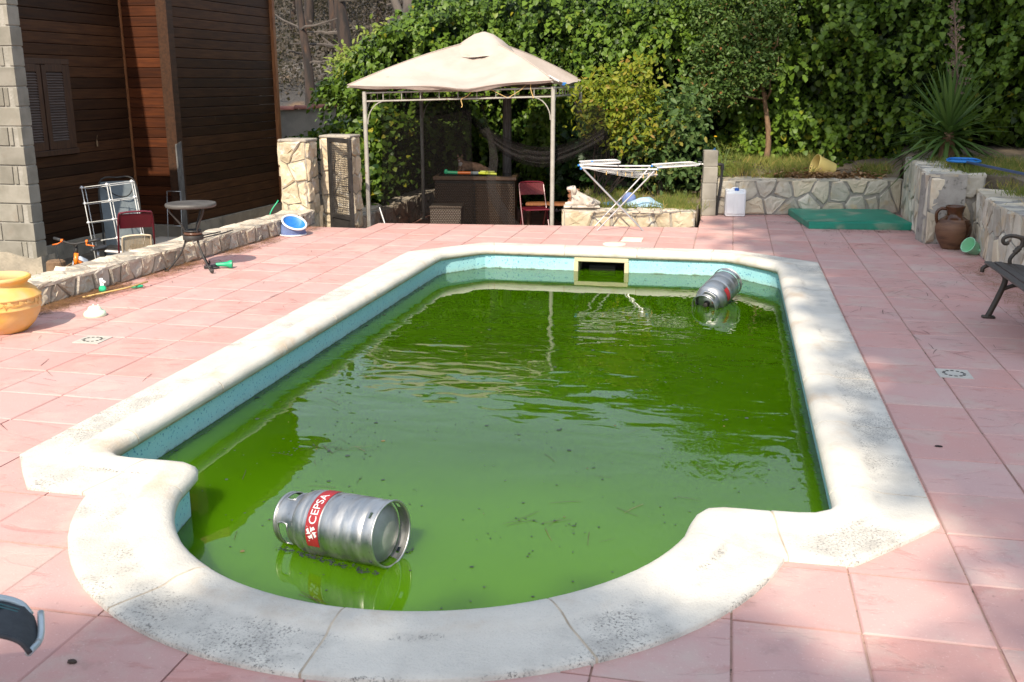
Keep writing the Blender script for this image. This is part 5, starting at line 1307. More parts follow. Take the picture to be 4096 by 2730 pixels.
# cat
ct = thing('cat', 'tabby and white cat resting on the rattan cabinet behind the toy water gun', 'cat', (-4.0, 15.08, .516), math.radians(8)); ct.scale = (.85, .85, .85)
sk_pts = [((.38, .05, .09), .075), ((.22, .05, .12), .095), ((.06, .03, .13), .085), ((-.04, 0, .15), .070), ((-.07, -.03, .21), .048), ((-.075, -.06, .265), .060), ((-.08, -.105, .25), .034)]
def skin(name, chains, mat, parent, sub=2, root=0):
    me = bpy.data.meshes.new(name); V = []; E = []; R = []
    for ch in chains:
        prev = None
        for p, r in ch:
            key = None
            for i, q in enumerate(V):
                if (Vector(q)-Vector(p)).length < 1e-5: key = i
            if key is None: V.append(p); R.append(r); key = len(V)-1
            if prev is not None and prev != key: E.append((prev, key))
            prev = key
    me.from_pydata(V, E, []); me.update(); o = bpy.data.objects.new(name, me); COL.objects.link(o)
    md = o.modifiers.new('skin', 'SKIN'); md.use_smooth_shade = True
    for i, r in enumerate(R): me.skin_vertices[0].data[i].radius = (r, r)
    me.skin_vertices[0].data[root].use_root = True
    o.modifiers.new('sub', 'SUBSURF').levels = sub; o.modifiers['sub'].render_levels = sub
    dg = bpy.context.evaluated_depsgraph_get(); me2 = bpy.data.meshes.new_from_object(o.evaluated_get(dg))
    bpy.data.objects.remove(o); bpy.data.meshes.remove(me); me2.name = name
    me2.materials.clear(); return link_mesh(name, me2, mat, parent, True)
P_ = lambda i: sk_pts[i]
body = skin('body', [[P_(0), P_(1), P_(2), P_(3), P_(4), P_(5), P_(6)], [P_(3), ((-.08, -.07, .08), .032), ((-.10, -.12, .03), .024), ((-.11, -.17, .022), .022)],
              [P_(3), ((-.01, -.08, .08), .032), ((-.02, -.13, .03), .024), ((-.03, -.18, .022), .022)], [P_(0), ((.40, -.06, .05), .06), ((.30, -.12, .03), .028)],
              [P_(0), ((.47, .04, .04), .024), ((.50, -.06, .022), .018), ((.42, -.16, .02), .014)]], MAT['fur'], ct)
for s in (-1, 1):
    m = MB(); b0 = Vector((-.075+s*.034, -.055, .300)); m.add([b0+Vector((-.020, 0, 0)), b0+Vector((.020, 0, 0)), b0+Vector((s*.008, .012, .055)), b0+Vector((0, .022, 0))], [(0, 1, 2), (1, 3, 2), (3, 0, 2)]); m.build('ear', MAT['fur'], ct)
    m = MB(); m.lathe([(0, -.006), (.006, 0), (0, .006)], 8, (-.08+s*.024, -.112, .278)); m.build('eye', MAT['black_plastic'], ct)
m = MB(); m.lathe([(0, -.05), (.038, -.02), (.042, .02), (.02, .06), (0, .065)], 12, (-.065, -.055, .17)); m.lathe([(0, -.02), (.022, 0), (0, .018)], 10, (-.08, -.125, .240)); m.build('white_bib', MAT['fur_white'], ct, True)

def folding_chair(name, label, loc, rz, rot=None, back='maroon_perf', seat='maroon', frame='maroon', folded=False):
    c = thing(name, label, 'chair', loc, rz, rot=rot)
    W = .40
    for s in (-1, 1):
        x = s*W/2
        m = MB(); m.tube([(x, .24 if not folded else .06, 0), (x*.98, .0, .44), (x*.96, -.14 if False else .20*-1, .80)] if False else [(x, -.22, 0), (x*.98, .05, .45), (x*.95, .21, .78)], .011, 8)
        m.build('back_leg', MAT[frame], c, 40)
        m = MB(); m.tube([(x*.9, .26, 0), (x*.9, .02, .42)], .011, 8); m.build('front_leg', MAT[frame], c, 40)
    m = MB(); m.tube(catmull([(-W/2*.95, .21, .78), (-W/2*.8, .225, .815), (0, .235, .825), (W/2*.8, .225, .815), (W/2*.95, .21, .78)], 4), .011, 8); m.build('top_rail', MAT[frame], c, 40)
    m = MB(); vs = []; fs = []
    for j in range(4):
        for i in range(9):
            u = i/8-.5; t_ = j/3; vs.append((u*W*.93, .165+.055*t_+.03*(1-4*u*u)*.5, .635+.175*t_-.02*(abs(u) > .45)*(t_ > .9)))
    fs = [(j*9+i, j*9+i+1, (j+1)*9+i+1, (j+1)*9+i) for j in range(3) for i in range(8)]
    m.add(vs, fs); m.build('backrest', MAT[back], c, True)
    m = MB(); m.box((0, -.02, .445), (W*.94, .38, .022), bev=.01); m.build('seat', MAT[seat], c)
    m = MB(); m.tube([(-W/2*.9, .22, .07), (W/2*.9, .22, .07)], .007, 6); m.build('stretcher', MAT[frame], c)
    return c
folding_chair('folding_chair', 'maroon metal folding chair standing beside the right gazebo post', (-2.83, 14.75, -.40), math.radians(205) if False else math.radians(25))
m = MB(); m.box((0, 0, .03), (.20, .07, .06), bev=.015); o = m.build('toy_block', MAT['red_paint']); o.location = (-2.12, 14.35, -.40); tag(o, 'small red toy lying on the terrace right of the folding chair', 'toy')
# shelf / bench dimly visible behind the chair
m = MB(); tb = thing('wooden_bench', 'dark wooden bench in the shadow behind the maroon folding chair', 'bench', (-2.75, 15.6, -.4), math.radians(8))
m.box((0, 0, .42), (.75, .30, .035), bev=.005); m.build('seat', MAT['trim_wood'], tb)
for x in (-.32, .32):
    m = MB(); m.box((x, 0, .20), (.05, .26, .40), bev=.004); m.build('leg', MAT['post_wood'], tb)
m = MB(); m.tube([(-3.58, 16.2, -.4), (-3.57, 16.2, 1.7)], .075, 10); o = m.build('timber_post', MAT['grey_wood'], None, 40); tag(o, 'weathered round timber post standing behind the rattan cabinet', 'post')

# ------------------------------------------------------------------ gate
gt = thing('mesh_gate', 'open black steel garden gate with a wire mesh upper half', 'gate', (-5.45, 13.19, -.42)); 
gd = Vector((.47, -.37, 0)).normalized(); gw_ = .60; gh = 1.57
gt.rotation_euler = (0, 0, math.atan2(gd.y, gd.x))
m = MB()
for x in (.03, gw_-.03): m.box((x, 0, gh/2), (.06, .04, gh), bev=.004)
for z in (.03, .50, gh-.03): m.box((gw_/2, 0, z), (gw_-.12, .038, .06), bev=.004)
m.build('frame', MAT['dark_iron'], gt)
m = MB(); m.box((gw_/2, 0, .26), (gw_-.11, .008, .44)); m.build('lower_panel', MAT['dark_iron'], gt)
m = MB()
for k in range(1, 16): m.tube([(.04+k*(gw_-.08)/16, 0, .48), (.04+k*(gw_-.08)/16, 0, gh-.04)], .0034, 4)
for k in range(1, 34): m.tube([(.04, 0, .48+k*.030), (gw_-.04, 0, .48+k*.030)], .0034, 4)
m.build('wire_mesh', MAT['dark_iron'], gt)
m = MB(); m.box((gw_-.02, -.03, .92), (.03, .03, .09), bev=.004); m.tube([(gw_-.02, -.03, .94), (gw_-.02, -.075, .94), (gw_-.12, -.075, .935)], .008, 6); m.build('latch', MAT['dark_iron'], gt)
for z in (.16, 1.38):
    m = MB(); m.tube([(gw_+.012, -.01, z-.06), (gw_+.012, -.01, z+.06)], .014, 8); m.build('hinge', MAT['dark_iron'], gt)
m = MB(); m.tube([(-4.86, 13.55, .15), (-4.60, 13.30, -.36)], .012, 8); o = m.build('metal_stay', MAT['grey_tube'], None, 40); tag(o, 'thin grey metal rod leaning beside the foot of the left gazebo post', 'rod')
# round stone table behind the gate with orange crate
rt = thing('stone_table', 'round stone topped barrel table partly hidden behind the mesh gate', 'table', (-5.6, 14.6, -.46))
m = MB(); m.lathe([(0, .42), (.36, .42), (.39, .44), (.39, .48), (.36, .505), (0, .505)], 28); m.build('top', MAT['stone_tan'], rt, 40)
m = MB(); m.lathe([(.22, 0), (.27, .05), (.29, .22), (.27, .40), (.22, .42)], 20); m.build('barrel', MAT['orange_plastic'], rt, 40)

# ------------------------------------------------------------------ clothes drying rack
dr = thing('drying_rack', 'white folding clothes drying rack on crossed legs behind the pool', 'drying rack', (-1.40, 13.25, 0), math.radians(12))
W2 = .25
for s in (-1, 1):
    m = MB(); m.tube([(-.50, s*W2, .80), (.30, s*W2*.9, .0)], .010, 8); m.build('leg', MAT['grey_tube'], dr, 40)
    m = MB(); m.tube([(.42, s*W2, .78), (-.30, s*W2*.8, .0)], .010, 8); m.build('leg', MAT['grey_tube'], dr, 40)
    m = MB(); m.tube([(-.52, s*W2*1.05, .82), (0, s*W2*1.05, .80), (.45, s*W2*1.05, .80)], .011, 8); m.build('side_rail', MAT['white_metal'], dr, 40)
for x0, x1, z0, z1, sg in ((.45, 1.0, .82, .85, 1), (-.52, -.02, .86, .88, 1)):
    m = MB(); m.tube(catmull([(x0, -W2*1.05, z0), (x1-.08, -W2*1.05, z1), (x1, -W2*.7, z1), (x1, W2*.7, z1), (x1-.08, W2*1.05, z1), (x0, W2*1.05, z0)], 4), .010, 8); m.build('wing', MAT['white_metal'], dr, 40)
    for i in range(4):
        y = (-.6+1.2*i/3)*W2
        m = MB(); m.tube([(x0, y, z0), ((x0+x1)/2, y, (z0+z1)/2-.008), (x1-.01, y, z1)], .0022, 5); m.build('wire', MAT['white_metal'], dr)
for i in range(9):
    y = (-.9+1.8*i/8)*W2
    m = MB(); m.tube(catmull([(-.52, y, .815), (-.1, y, .775-.025*(i % 3)), (.25, y, .74-.03*(i % 3)), (.47, y, .73-.02*(i % 2))], 4), .0024, 5); m.build('wire', MAT['white_metal'], dr)
for p in ((-.53, -W2, .81), (-.53, W2, .81), (.45, -W2, .80), (.45, W2, .80), (-.35, W2, .86), (.5, -W2, .83)):
    m = MB(); m.box(p, (.03, .022, .026), bev=.005); m.build('joint_clip', MAT['sky_blue_plastic'], dr)
for i, p in enumerate(((-.2, -W2*.9, .765), (-.05, -W2*.6, .75), (.28, -W2*.9, .72), (.15, -W2*.3, .735), (.36, -W2*.5, .72), (.44, -W2*.7, .73), (.48, 0, .74), (.05, -W2*.9, .75))):
    m = MB(); m.box((p[0], p[1], p[2]-.012), (.010, .012, .055), bev=.003); m.build('peg', MAT['rope'], dr)

# ------------------------------------------------------------------ tap pillar, jerry can, bucket, mat
tp = thing('block_pillar', 'short pillar of stacked concrete blocks carrying a garden tap', 'pillar', (-.27, 14.86, 0), math.radians(6))
for k in range(4):
    m = MB(); m.box((random.uniform(-.004, .004), random.uniform(-.004, .004), .118+k*.236), (.20, .20, .228), bev=.008); m.build('block', MAT['block'], tp)
m = MB(); m.box((0, 0, .47), (.19, .19, .93)); m.build('mortar', MAT['block_mortar'], tp)
m = MB(); m.tube([(-.10, -.02, .74), (-.16, -.02, .74), (-.20, -.02, .73), (-.205, -.02, .70)], .010, 8); m.box((-.15, -.02, .77), (.05, .012, .012), bev=.003); m.lathe([(.018, -.01), (.018, .01)], 8, (-.13, -.02, .745)); m.build('tap', MAT['grey_tube'], tp, 40)
m = MB(); m.tube(catmull([(.10, -.02, .74), (.15, -.02, .735), (.175, -.02, .70), (.165, -.02, .5), (.13, -.02, .15), (.125, -.02, .0)], 5), .019, 8); m.tube([(.13, -.02, .74), (.175, -.02, .735), (.178, -.02, .66)], .027, 8); m.build('hose_pipe', MAT['black_plastic'], tp, 40)
m = MB(); m.tube(catmull([(.03, .0, .94), (.06, -.02, .97), (.05, .02, .955), (.07, .0, .94)], 4), .004, 5); m.build('blue_string', MAT['sky_blue_plastic'], tp)
jc = thing('jerry_can', 'white plastic jerry can with a blue cap standing against the back wall', 'jerry can', (.11, 14.86, 0), math.radians(6))
m = MB(); m.box((0, 0, .19), (.27, .21, .36), bev=.03); 
for s in (-1, 1): m.box((s*.075, -.10, .19), (.10, .02, .30), bev=.008); m.box((s*.125, 0, .20), (.035, .19, .385), bev=.014)
m.box((0, 0, .018), (.26, .20, .03), bev=.01); m.box((-.07, .02, .375), (.12, .10, .03), bev=.012); m.box((.07, .02, .375), (.10, .10, .03), bev=.012)
m.build('body', MAT['white_plastic'], jc, 40)
m = MB(); m.lathe([(.030, .362), (.032, .368), (.032, .40), (.026, .406), (0, .406)], 18, (.015, -.03, 0)); m.build('cap', MAT['blue_plastic'], jc, 40)
m = MB(); m.tube([(-.06, .03, .385), (-.02, .03, .405), (.04, .03, .405)], .012, 8); m.build('handle', MAT['white_plastic'], jc, True)
bk = thing('yellow_bucket', 'yellow plastic bucket tipped on its side among dry leaves', 'bucket', (1.40, 15.66, .50)); 
m = MB(); Mx = Matrix.Translation((0, 0, .15)) @ Euler((0, math.radians(-72), math.radians(18))).to_matrix().to_4x4()
m.lathe([(0, -.13), (.105, -.13), (.112, -.125), (.145, .15), (.158, .153), (.158, .175), (.146, .175), (.105, -.115), (0, -.115)], 30, M=Mx); m.build('body', MAT['yellow_plastic'], bk, 40)
m = MB(); m.tube([Mx @ Vector((.158*math.cos(a), .158*math.sin(a), .15-.05*math.sin(a))) for a in [PI*k/14-.1 for k in range(13)]], .008, 6); m.build('handle', MAT['black_plastic'], bk, True)
gm = thing('green_mat', 'thick turquoise green foam mat lying flat by the back wall', 'mat', (1.70, 14.60, 0), math.radians(7))
m = MB(); vs = [(-.72, -.79, 0), (.58, -.82, 0), (.66, .70, 0), (-.74, .70, 0), (-.72, -.79, .075), (.62, -.82, .085), (.66, .70, .085), (-.74, .70, .085), (-.70, -.73, .092), (.60, -.76, .095), (.64, .66, .095), (-.72, .66, .095)]
m.add(vs, [(0, 1, 5, 4), (1, 2, 6, 5), (2, 3, 7, 6), (3, 0, 4, 7), (4, 5, 9, 8), (5, 6, 10, 9), (6, 7, 11, 10), (7, 4, 8, 11), (8, 9, 10, 11)]); m.build('slab', MAT['green_mat'], gm)
m = MB(); m.box((-.1, -.72, .097), (1.3, .02, .004)); m.build('crease', MAT['green_mat'], gm)

# ------------------------------------------------------------------ dog statue, pots and cloth on the bed wall
ds = thing('dog_statue', 'weathered stone statue of a reclining dog on the low cream wall', 'statue', (-1.98, 13.80, .195), math.radians(10))
m = MB(); m.box((0, 0, .018), (.50, .20, .036), bev=.012); m.build('plinth', MAT['statue'], ds)
skin('body', [[((.20, .02, .09), .075), ((.05, .02, .10), .080), ((-.07, .0, .13), .072), ((-.11, -.01, .21), .050), ((-.125, -.01, .275), .058), ((-.185, -.02, .265), .034), ((-.215, -.02, .258), .026)],
              [((-.07, .0, .13), .072), ((-.12, -.05, .06), .034), ((-.22, -.05, .055), .026), ((-.235, -.05, .052), .024)], [((-.07, .0, .13), .072), ((-.11, .05, .06), .034), ((-.21, .05, .055), .026)],
              [((.20, .02, .09), .075), ((.15, -.08, .07), .05), ((.05, -.09, .05), .028)], [((.20, .02, .09), .075), ((.24, .05, .06), .03), ((.20, .1, .05), .016)]], MAT['statue'], ds)
for s in (-1, 1):
    m = MB(); m.lathe([(0, -.07), (.026, -.04), (.03, .0), (.018, .04), (0, .05)], 10, (-.105, -.01+s*.058, .25)); m.build('ear', MAT['statue'], ds, True)
for i, (x, y, z, lab) in enumerate(((-2.14, 14.10, .13, 'stack of small terracotta pots behind the dog statue'),)):
    pt = thing('terracotta_pots', lab, 'pots', (x, y, z))
    for k in range(3):
        m = MB(); m.lathe([(0, .0), (.055, .0), (.075, .10), (.085, .10), (.085, .135), (.072, .135), (.05, .02), (0, .02)], 18, (0, 0, k*.075)); m.build('pot', MAT['clay'], pt, 40)
cl = thing('pale_blue_cloth', 'crumpled pale blue cloth lying in the dry grass behind the drying rack', 'cloth', (-1.15, 14.30, .16))
m = MB(); n = 14; vs = []
for j in range(n):
    for i in range(n):
        u, v = i/(n-1)-.5, j/(n-1)-.5; r_ = math.hypot(u, v)
        vs.append((u*.55, v*.4, max(0.0, .15*(1-r_*1.9))+.03*float(vnoise(u*7, v*7, 3))+.02))
m.add(vs, [(j*n+i, j*n+i+1, (j+1)*n+i+1, (j+1)*n+i) for j in range(n-1) for i in range(n-1)]); m.build('cloth', MAT['pale_cloth'], cl, True)
bd = thing('blue_sun_hat', 'dark blue hat and blue board lying beside the pale blue cloth', 'hat', (-1.42, 14.42, .18))
m = MB(); m.lathe([(0, .0), (.20, .0), (.21, .012), (.19, .02), (0, .02)], 20, (-.14, 0, .0)); m.build('blue_disc', MAT['sky_blue_plastic'], bd, 40)
m = MB(); m.lathe([(.09, .0), (.10, .03), (.085, .12), (.05, .15), (0, .155)], 18, M=Matrix.Translation((.02, .02, .03)) @ Euler((.6, .4, 0)).to_matrix().to_4x4()); m.build('crown', MAT['blue_cloth'], bd, 40)

# ------------------------------------------------------------------ jug, cup, bench, pool net
jg = thing('clay_jug', 'big brown half glazed clay jug with one handle in the wall corner', 'jug', (2.60, 12.42, 0))
m = MB(); m.lathe([(0, 0), (.105, 0), (.115, .012), (.165, .10), (.195, .19), (.200, .24), (.185, .30), (.15, .345), (.115, .362)], 40); m.build('body', MAT['jug_clay'], jg, True)
m = MB(); m.lathe([(.152, .343), (.118, .364), (.092, .385), (.088, .41), (.100, .47), (.108, .485), (.108, .50), (.098, .50), (.088, .47), (.078, .40), (.09, .3)], 40); m.build('neck', MAT['jug_glaze'], jg, True)
m = MB(); m.lathe([(.1605, .345), (.1880, .302), (.2025, .24), (.1975, .19), (.17, .105)], 12, a0=-1.0, a1=-.2); m.build('glaze_run', MAT['jug_glaze'], jg, True)
m = MB(); hd = catmull([(-.09, 0, .46), (-.15, 0, .465), (-.195, 0, .42), (-.195, 0, .34), (-.175, 0, .29)], 5); m.tube(hd, .019, 10); m.build('handle', MAT['jug_glaze'], jg, True)
cp = thing('mint_dipper', 'mint green plastic dipper cup tipped over beside the clay jug', 'cup', (2.74, 12.02, .0))
Mx = Matrix.Translation((0, 0, .078)) @ Euler((0, math.radians(-62), math.radians(35))).to_matrix().to_4x4()
m = MB(); m.lathe([(0, -.075), (.062, -.075), (.07, -.068), (.088, .075), (.092, .08), (.086, .08), (.066, -.06), (0, -.06)], 26, M=Mx); m.build('bowl', MAT['mint_plastic'], cp, 40)
m = MB(); m.tube([(.06, -.05, .06), (.13, -.09, .035), (.19, -.13, .012)], [.016, .013, .018], 8); m.build('handle', MAT['mint_plastic'], cp, True)

bn = thing('iron_bench', 'garden bench with black cast iron scroll ends and brown slats at the right edge', 'bench', (2.32, 8.0, 0))
def bench_end(y):
    e = MB()
    e.tube(catmull([(-.17, y, .0), (-.155, y, .03), (-.10, y, .18), (-.06, y, .33), (-.10, y, .40)], 5), [.034]*3+[.026]*18 if False else .024, 8)
    e.box((-.155, y, .012), (.10, .05, .024), bev=.006)
    e.tube(catmull([(.36, y, .0), (.30, y, .2), (.24, y, .36)], 5), .022, 8)
    e.tube(catmull([(-.07, y, .25), (.02, y, .285), (.15, y, .285), (.27, y, .25)], 5), .017, 8)
    o1 = e.build('end_legs', MAT['bench_iron'], bn, True)
    e = MB(); e.tube(catmull([(-.245, y, .385), (-.235, y, .425), (-.16, y, .455), (-.05, y, .450), (.10, y, .432), (.25, y, .42)], 5), .017, 8); e.build('seat_rail', MAT['bench_iron'], bn, True)
    e = MB(); sc = [(-.09+.028*math.cos(a)*(1-a/9), y, .645+.028*math.sin(a)*(1-a/9)) for a in [k*.5 for k in range(0, 13)]][::-1]
    e.tube(catmull([(.03, y, .445), (.02, y, .42), (-.03, y, .44), (-.045, y, .50), (.0, y, .57), (.03, y, .62), (.02, y, .67), (-.05, y, .69), (-.105, y, .675), (-.115, y, .645), (-.095, y, .625), (-.07, y, .635)], 5), .016, 8)
    e.tube(catmull([(-.03, y, .69), (.06, y, .67), (.16, y, .655), (.30, y, .66)], 5), .016, 8); e.tube(catmull([(.01, y, .60), (.07, y, .62), (.15, y, .61), (.24, y, .60), (.30, y, .66)], 5), .013, 8)
    e.lathe([(.021, -.03), (.025, -.02), (.021, -.012), (.025, 0), (.021, .012), (.025, .02), (.021, .03)], 10, M=Matrix.Translation((.0, y, .575)) @ Euler((0, .65, 0)).to_matrix().to_4x4())
    e.build('arm_scroll', MAT['bench_iron'], bn, True)
    e = MB(); e.tube(catmull([(.24, y, .40), (.31, y, .62), (.36, y, .88)], 5), .018, 8); e.build('back_upright', MAT['bench_iron'], bn, True)
bench_end(.68); bench_end(-.62)
for i, x in enumerate((-.20, -.125, -.05, .025, .10, .175)):
    m = MB(); m.box((x, .03, .462-(.012 if i > 1 else .0)-.012*max(0, i-2)*.5), (.060, 1.36, .020), bev=.005); m.build('seat_slat', MAT['bench_slat'], bn)
for i in range(4):
    m = MB(); m.box((.285+.026*i, .03, .55+.09*i), (.020, 1.36, .065), ry=.25, bev=.005); m.build('back_slat', MAT['bench_slat'], bn)
pn = thing('pool_net', 'blue pool net with a long dark blue pole lying on the raised bed', 'pool net', (2.9, 13.4, .90))
m = MB(); m.tube([(-.02, .0, .03), (.45, -4.2, .06)], .016, 8); m.build('pole', MAT['pole_blue'], pn, 40)
m = MB(); m.tube(catmull([(-.02, 0, .03), (.16, .12, .03), (.14, .42, .04), (-.12, .46, .04), (-.20, .18, .03)], 5, True), .014, 6, closed=True); m.build('hoop', MAT['sky_blue_plastic'], pn, True)
m = MB(); m.add([(-.02, 0, .025), (.15, .12, .025), (.13, .42, .03), (-.12, .45, .03), (-.19, .18, .025)], [(0, 1, 2, 3, 4)]); m.build('net', MAT['sky_blue_plastic'], pn)
m = MB(); o = None
rkp = stone_piece([(0, 0), (.28, .02), (.33, .18), (.2, .28), (.03, .2)], .005, .14, random.Random(2), .03); m.add([(a, b, c) for a, b, c in rkp[0]], rkp[1]); o = m.build('rock', MAT['stone_grey'], None, True); o.location = (3.45, 12.0, .78); tag(o, 'pale rock lying on the raised bed at the right edge', 'rock')

# ------------------------------------------------------------------ deck drains and lids
def drain(label, x, y, rz=0):
    d = thing('floor_drain', label, 'drain', (x, y, .0), rz)
    m = MB(); m.box((0, 0, .002), (.21, .21, .006), bev=.001); m.build('plate', MAT['grate'], d)
    m = MB(); m.tube([(.083*math.cos(2*PI*k/32), .083*math.sin(2*PI*k/32), .005) for k in range(32)], .0025, 5, closed=True); m.build('ring', MAT['grate'], d)
    for k in range(12):
        a = 2*PI*k/12; m = MB(); m.box((.065*math.cos(a), .065*math.sin(a), .0056), (.018, .020, .0012), rz=a); m.build('slot', MAT['black_hole'], d)
drain('square cream floor drain in the pink deck right of the pool', 1.548, 6.884)
drain('square cream floor drain in the pink deck in front of the big yellow pot', -4.651, 6.48, math.radians(2))
m = MB(); m.lathe([(0, .014), (.13, .014), (.138, .010), (.14, 0)], 32); o = m.build('round_lid', MAT['lid_cream'], None, 40); o.location = (-1.297, 11.86, .001); tag(o, 'round cream access lid behind the far pool edge', 'lid')
m = MB(); m.box((0, 0, .006), (.25, .30, .012), bev=.003); o = m.build('square_lid', MAT['lid_cream']); o.location = (-1.12, 12.26, .001); tag(o, 'square cream access lid behind the round lid', 'lid')

# ------------------------------------------------------------------ big yellow pot
pot = thing('garden_pot', 'big round yellow terracotta pot with a grape vine relief at the left edge', 'pot', (-5.50, 6.60, 0)); pot.scale = (.95, .95, .93)
prof = [(0, 0), (.16, 0), (.175, .01), (.235, .075), (.275, .15), (.288, .205)]
m = MB(); m.lathe(prof+[(.292, .208), (.296, .216), (.292, .224), (.291, .228), (.293, .29), (.297, .293), (.302, .302), (.297, .311), (.286, .316), (.262, .355), (.225, .385), (.208, .395), (.205, .405), (.210, .42), (.218, .428), (.235, .44), (.240, .455), (.232, .468), (.215, .472), (.205, .465), (.190, .43), (.195, .39), (.24, .33), (.25, .2), (.1, .15), (0, .15)], 64); m.build('body', MAT['terracotta'], pot, True)
m = MB(); m.lathe([(0, .40), (.197, .40)], 32); m.build('soil', MAT['black_hole'], pot)
m = MB()
def onpot(a, z, d=.003): return ((.2925+d)*math.cos(a), (.2925+d)*math.sin(a), z)
rr = random.Random(9)
for g_ in range(8):
    a0 = -2.9+g_*.52; zc_ = .262
    m.tube([onpot(a0+.5*k/8, .275-.018*math.sin(PI*k/8)) for k in range(9)], .0032, 5)
    m.tube([onpot(a0+.5*k/8, .270-.022*math.sin(PI*k/8)) for k in range(9)], .0025, 5)
    if g_ % 2 == 0:
        for r_ in range(4):
            for c_ in range(4-r_): m.lathe([(0, -.006), (.0065, 0), (0, .006)], 6, onpot(a0+(c_-(3-r_)/2)*.036, .268-r_*.011, .002))
    for l_ in range(2):
        a = a0+(-.1 if l_ == 0 else .11); pts_ = []
        for k in range(9):
            t_ = 2*PI*k/9; q = .020*(1+.35*math.cos(3*t_+l_)); pts_.append(onpot(a+q*math.cos(t_)/.29*1.3, .272+q*math.sin(t_), .004))
        m.add(pts_+[onpot(a, .272, .007)], [(k, (k+1) % 9, 9) for k in range(9)])
m.build('vine_relief', MAT['terracotta'], pot, True)

# ------------------------------------------------------------------ bistro table and small things on the left deck
tbx = thing('bistro_table', 'small round dark metal bistro table with curved legs by the low wall', 'table', (-5.36, 9.28, 0)); tbx.scale = (1.07, 1.07, 1.02)
m = MB(); m.lathe([(0, .645), (.225, .645), (.232, .65), (.236, .66), (.236, .675), (.230, .684), (.2, .682), (.0, .682)], 44); m.build('top', MAT['table_top'], tbx, 40)
for a in (math.radians(-28), math.radians(92), math.radians(212)):
    m = MB(); pr = [(.205, .645), (.195, .60), (.14, .52), (.085, .44), (.07, .36), (.085, .27), (.14, .16), (.21, .07), (.245, .03), (.262, .012), (.285, .014), (.288, .034), (.274, .044)]
    m.tube(catmull([(r_*math.cos(a), r_*math.sin(a), z) for r_, z in pr], 4), .0095, 7); m.build('leg', MAT['dark_iron'], tbx, True)
m = MB(); m.lathe([(.072, .315), (.095, .315), (.097, .32), (.097, .355), (.094, .36), (.0, .36)], 28); m.build('ring_band', MAT['dark_iron'], tbx, 40)
m = MB(); m.lathe([(0, .36), (.075, .36), (.088, .372), (.086, .388), (.06, .392), (.05, .398), (0, .398)], 24); m.build('cup_stand', pm('brown_ceramic', (.10, .045, .025), rough=.3), tbx, True)
m = MB(); m.tube([(.07*math.cos(2*PI*k/24), .07*math.sin(2*PI*k/24), .405) for k in range(24)], .011, 7, closed=True); m.build('black_ring', MAT['black_plastic'], tbx, True)

bkt = thing('folding_bucket', 'slumped blue cloth folding bucket with a white rim at the end of the low wall', 'bucket', (-5.40, 11.78, 0), math.radians(-40))
m = MB(); vs = []; R = 28
for j, (r_, z, ox) in enumerate(((.165, .0, 0), (.162, .025, .0), (.150, .065, .015), (.150, .10, .03), (.142, .14, .045), (.148, .165, .055))):
    for k in range(R):
        a = 2*PI*k/R; tilt = -.62*(j/5); w = .010*math.sin(a*5+j*1.7)*(0 < j < 5)
        vs.append((ox+(r_+w)*math.cos(a), (r_+w)*math.sin(a), max(0, z+tilt*(r_*math.cos(a))*.8+w*.4)))
m.add(vs, [(j*R+k, j*R+(k+1) % R, (j+1)*R+(k+1) % R, (j+1)*R+k) for j in range(5) for k in range(R)]); m.build('cloth_side', MAT['blue_cloth'], bkt, True)
vv = vs[-R:]
m = MB(); m.tube(vv, .013, 8, closed=True); m.build('rim', MAT['white_soft'], bkt, True)
m = MB(); m.tube([(.167*math.cos(2*PI*k/R), .167*math.sin(2*PI*k/R), .010) for k in range(R)], .010, 8, closed=True); m.build('base_ring', MAT['white_soft'], bkt, True)
m = MB(); cxy = (sum(p[0] for p in vv)/R, sum(p[1] for p in vv)/R, sum(p[2] for p in vv)/R)
m.add([tuple(cxy[i]+(p[i]-cxy[i])*.94-(.004 if i == 2 else 0) for i in range(3)) for p in vv]+[tuple(cxy[i]+(p[i]-cxy[i])*.6-(.07 if i == 2 else 0)+(random.uniform(-.01, .01)) for i in range(3)) for p in vv]+[(cxy[0], cxy[1], cxy[2]-.085)],
      [(k, (k+1) % R, R+(k+1) % R, R+k) for k in range(R)]+[(R+k, R+(k+1) % R, 2*R) for k in range(R)]); m.build('blue_lining', MAT['sky_blue_plastic'], bkt, True)

hn = thing('hose_nozzle', 'green and black garden hose nozzle lying under the bistro table edge', 'nozzle', (-5.16, 9.42, 0), math.radians(20))
m = MB(); Mx = Matrix.Translation((.04, 0, .042)) @ Euler((0, math.radians(90), 0)).to_matrix().to_4x4(); m.lathe([(0, -.08), (.018, -.08), (.022, -.02), (.028, .03), (.042, .06), (.044, .085), (.036, .088), (0, .08)], 18, M=Mx); m.build('head', MAT['green_plastic'], hn, 40)
m = MB(); m.tube([(-.03, 0, .035), (-.10, -.02, .022), (-.16, -.03, .02)], [.020, .018, .014], 8); m.box((-.05, -.02, .015), (.09, .025, .018), bev=.005); m.build('grip', MAT['black_plastic'], hn, True)
lid = thing('mint_saucer', 'pale mint plastic saucer lying upside down on the deck near the yellow pot', 'saucer', (-5.12, 7.20, 0))
m = MB(); m.lathe([(.085, 0), (.090, .008), (.090, .018), (.086, .032), (.075, .043), (.060, .047), (.055, .058), (.048, .075), (.036, .083), (0, .085)], 32); m.build('dome', MAT['pale_mint'], lid, True)
for a in (.6, 2.4): 
    m = MB(); m.lathe([(0, 0), (.008, .003), (.005, .014), (0, .017)], 8, (.03*math.cos(a), .03*math.sin(a), .080)); m.build('nub', MAT['pale_mint'], lid, True)
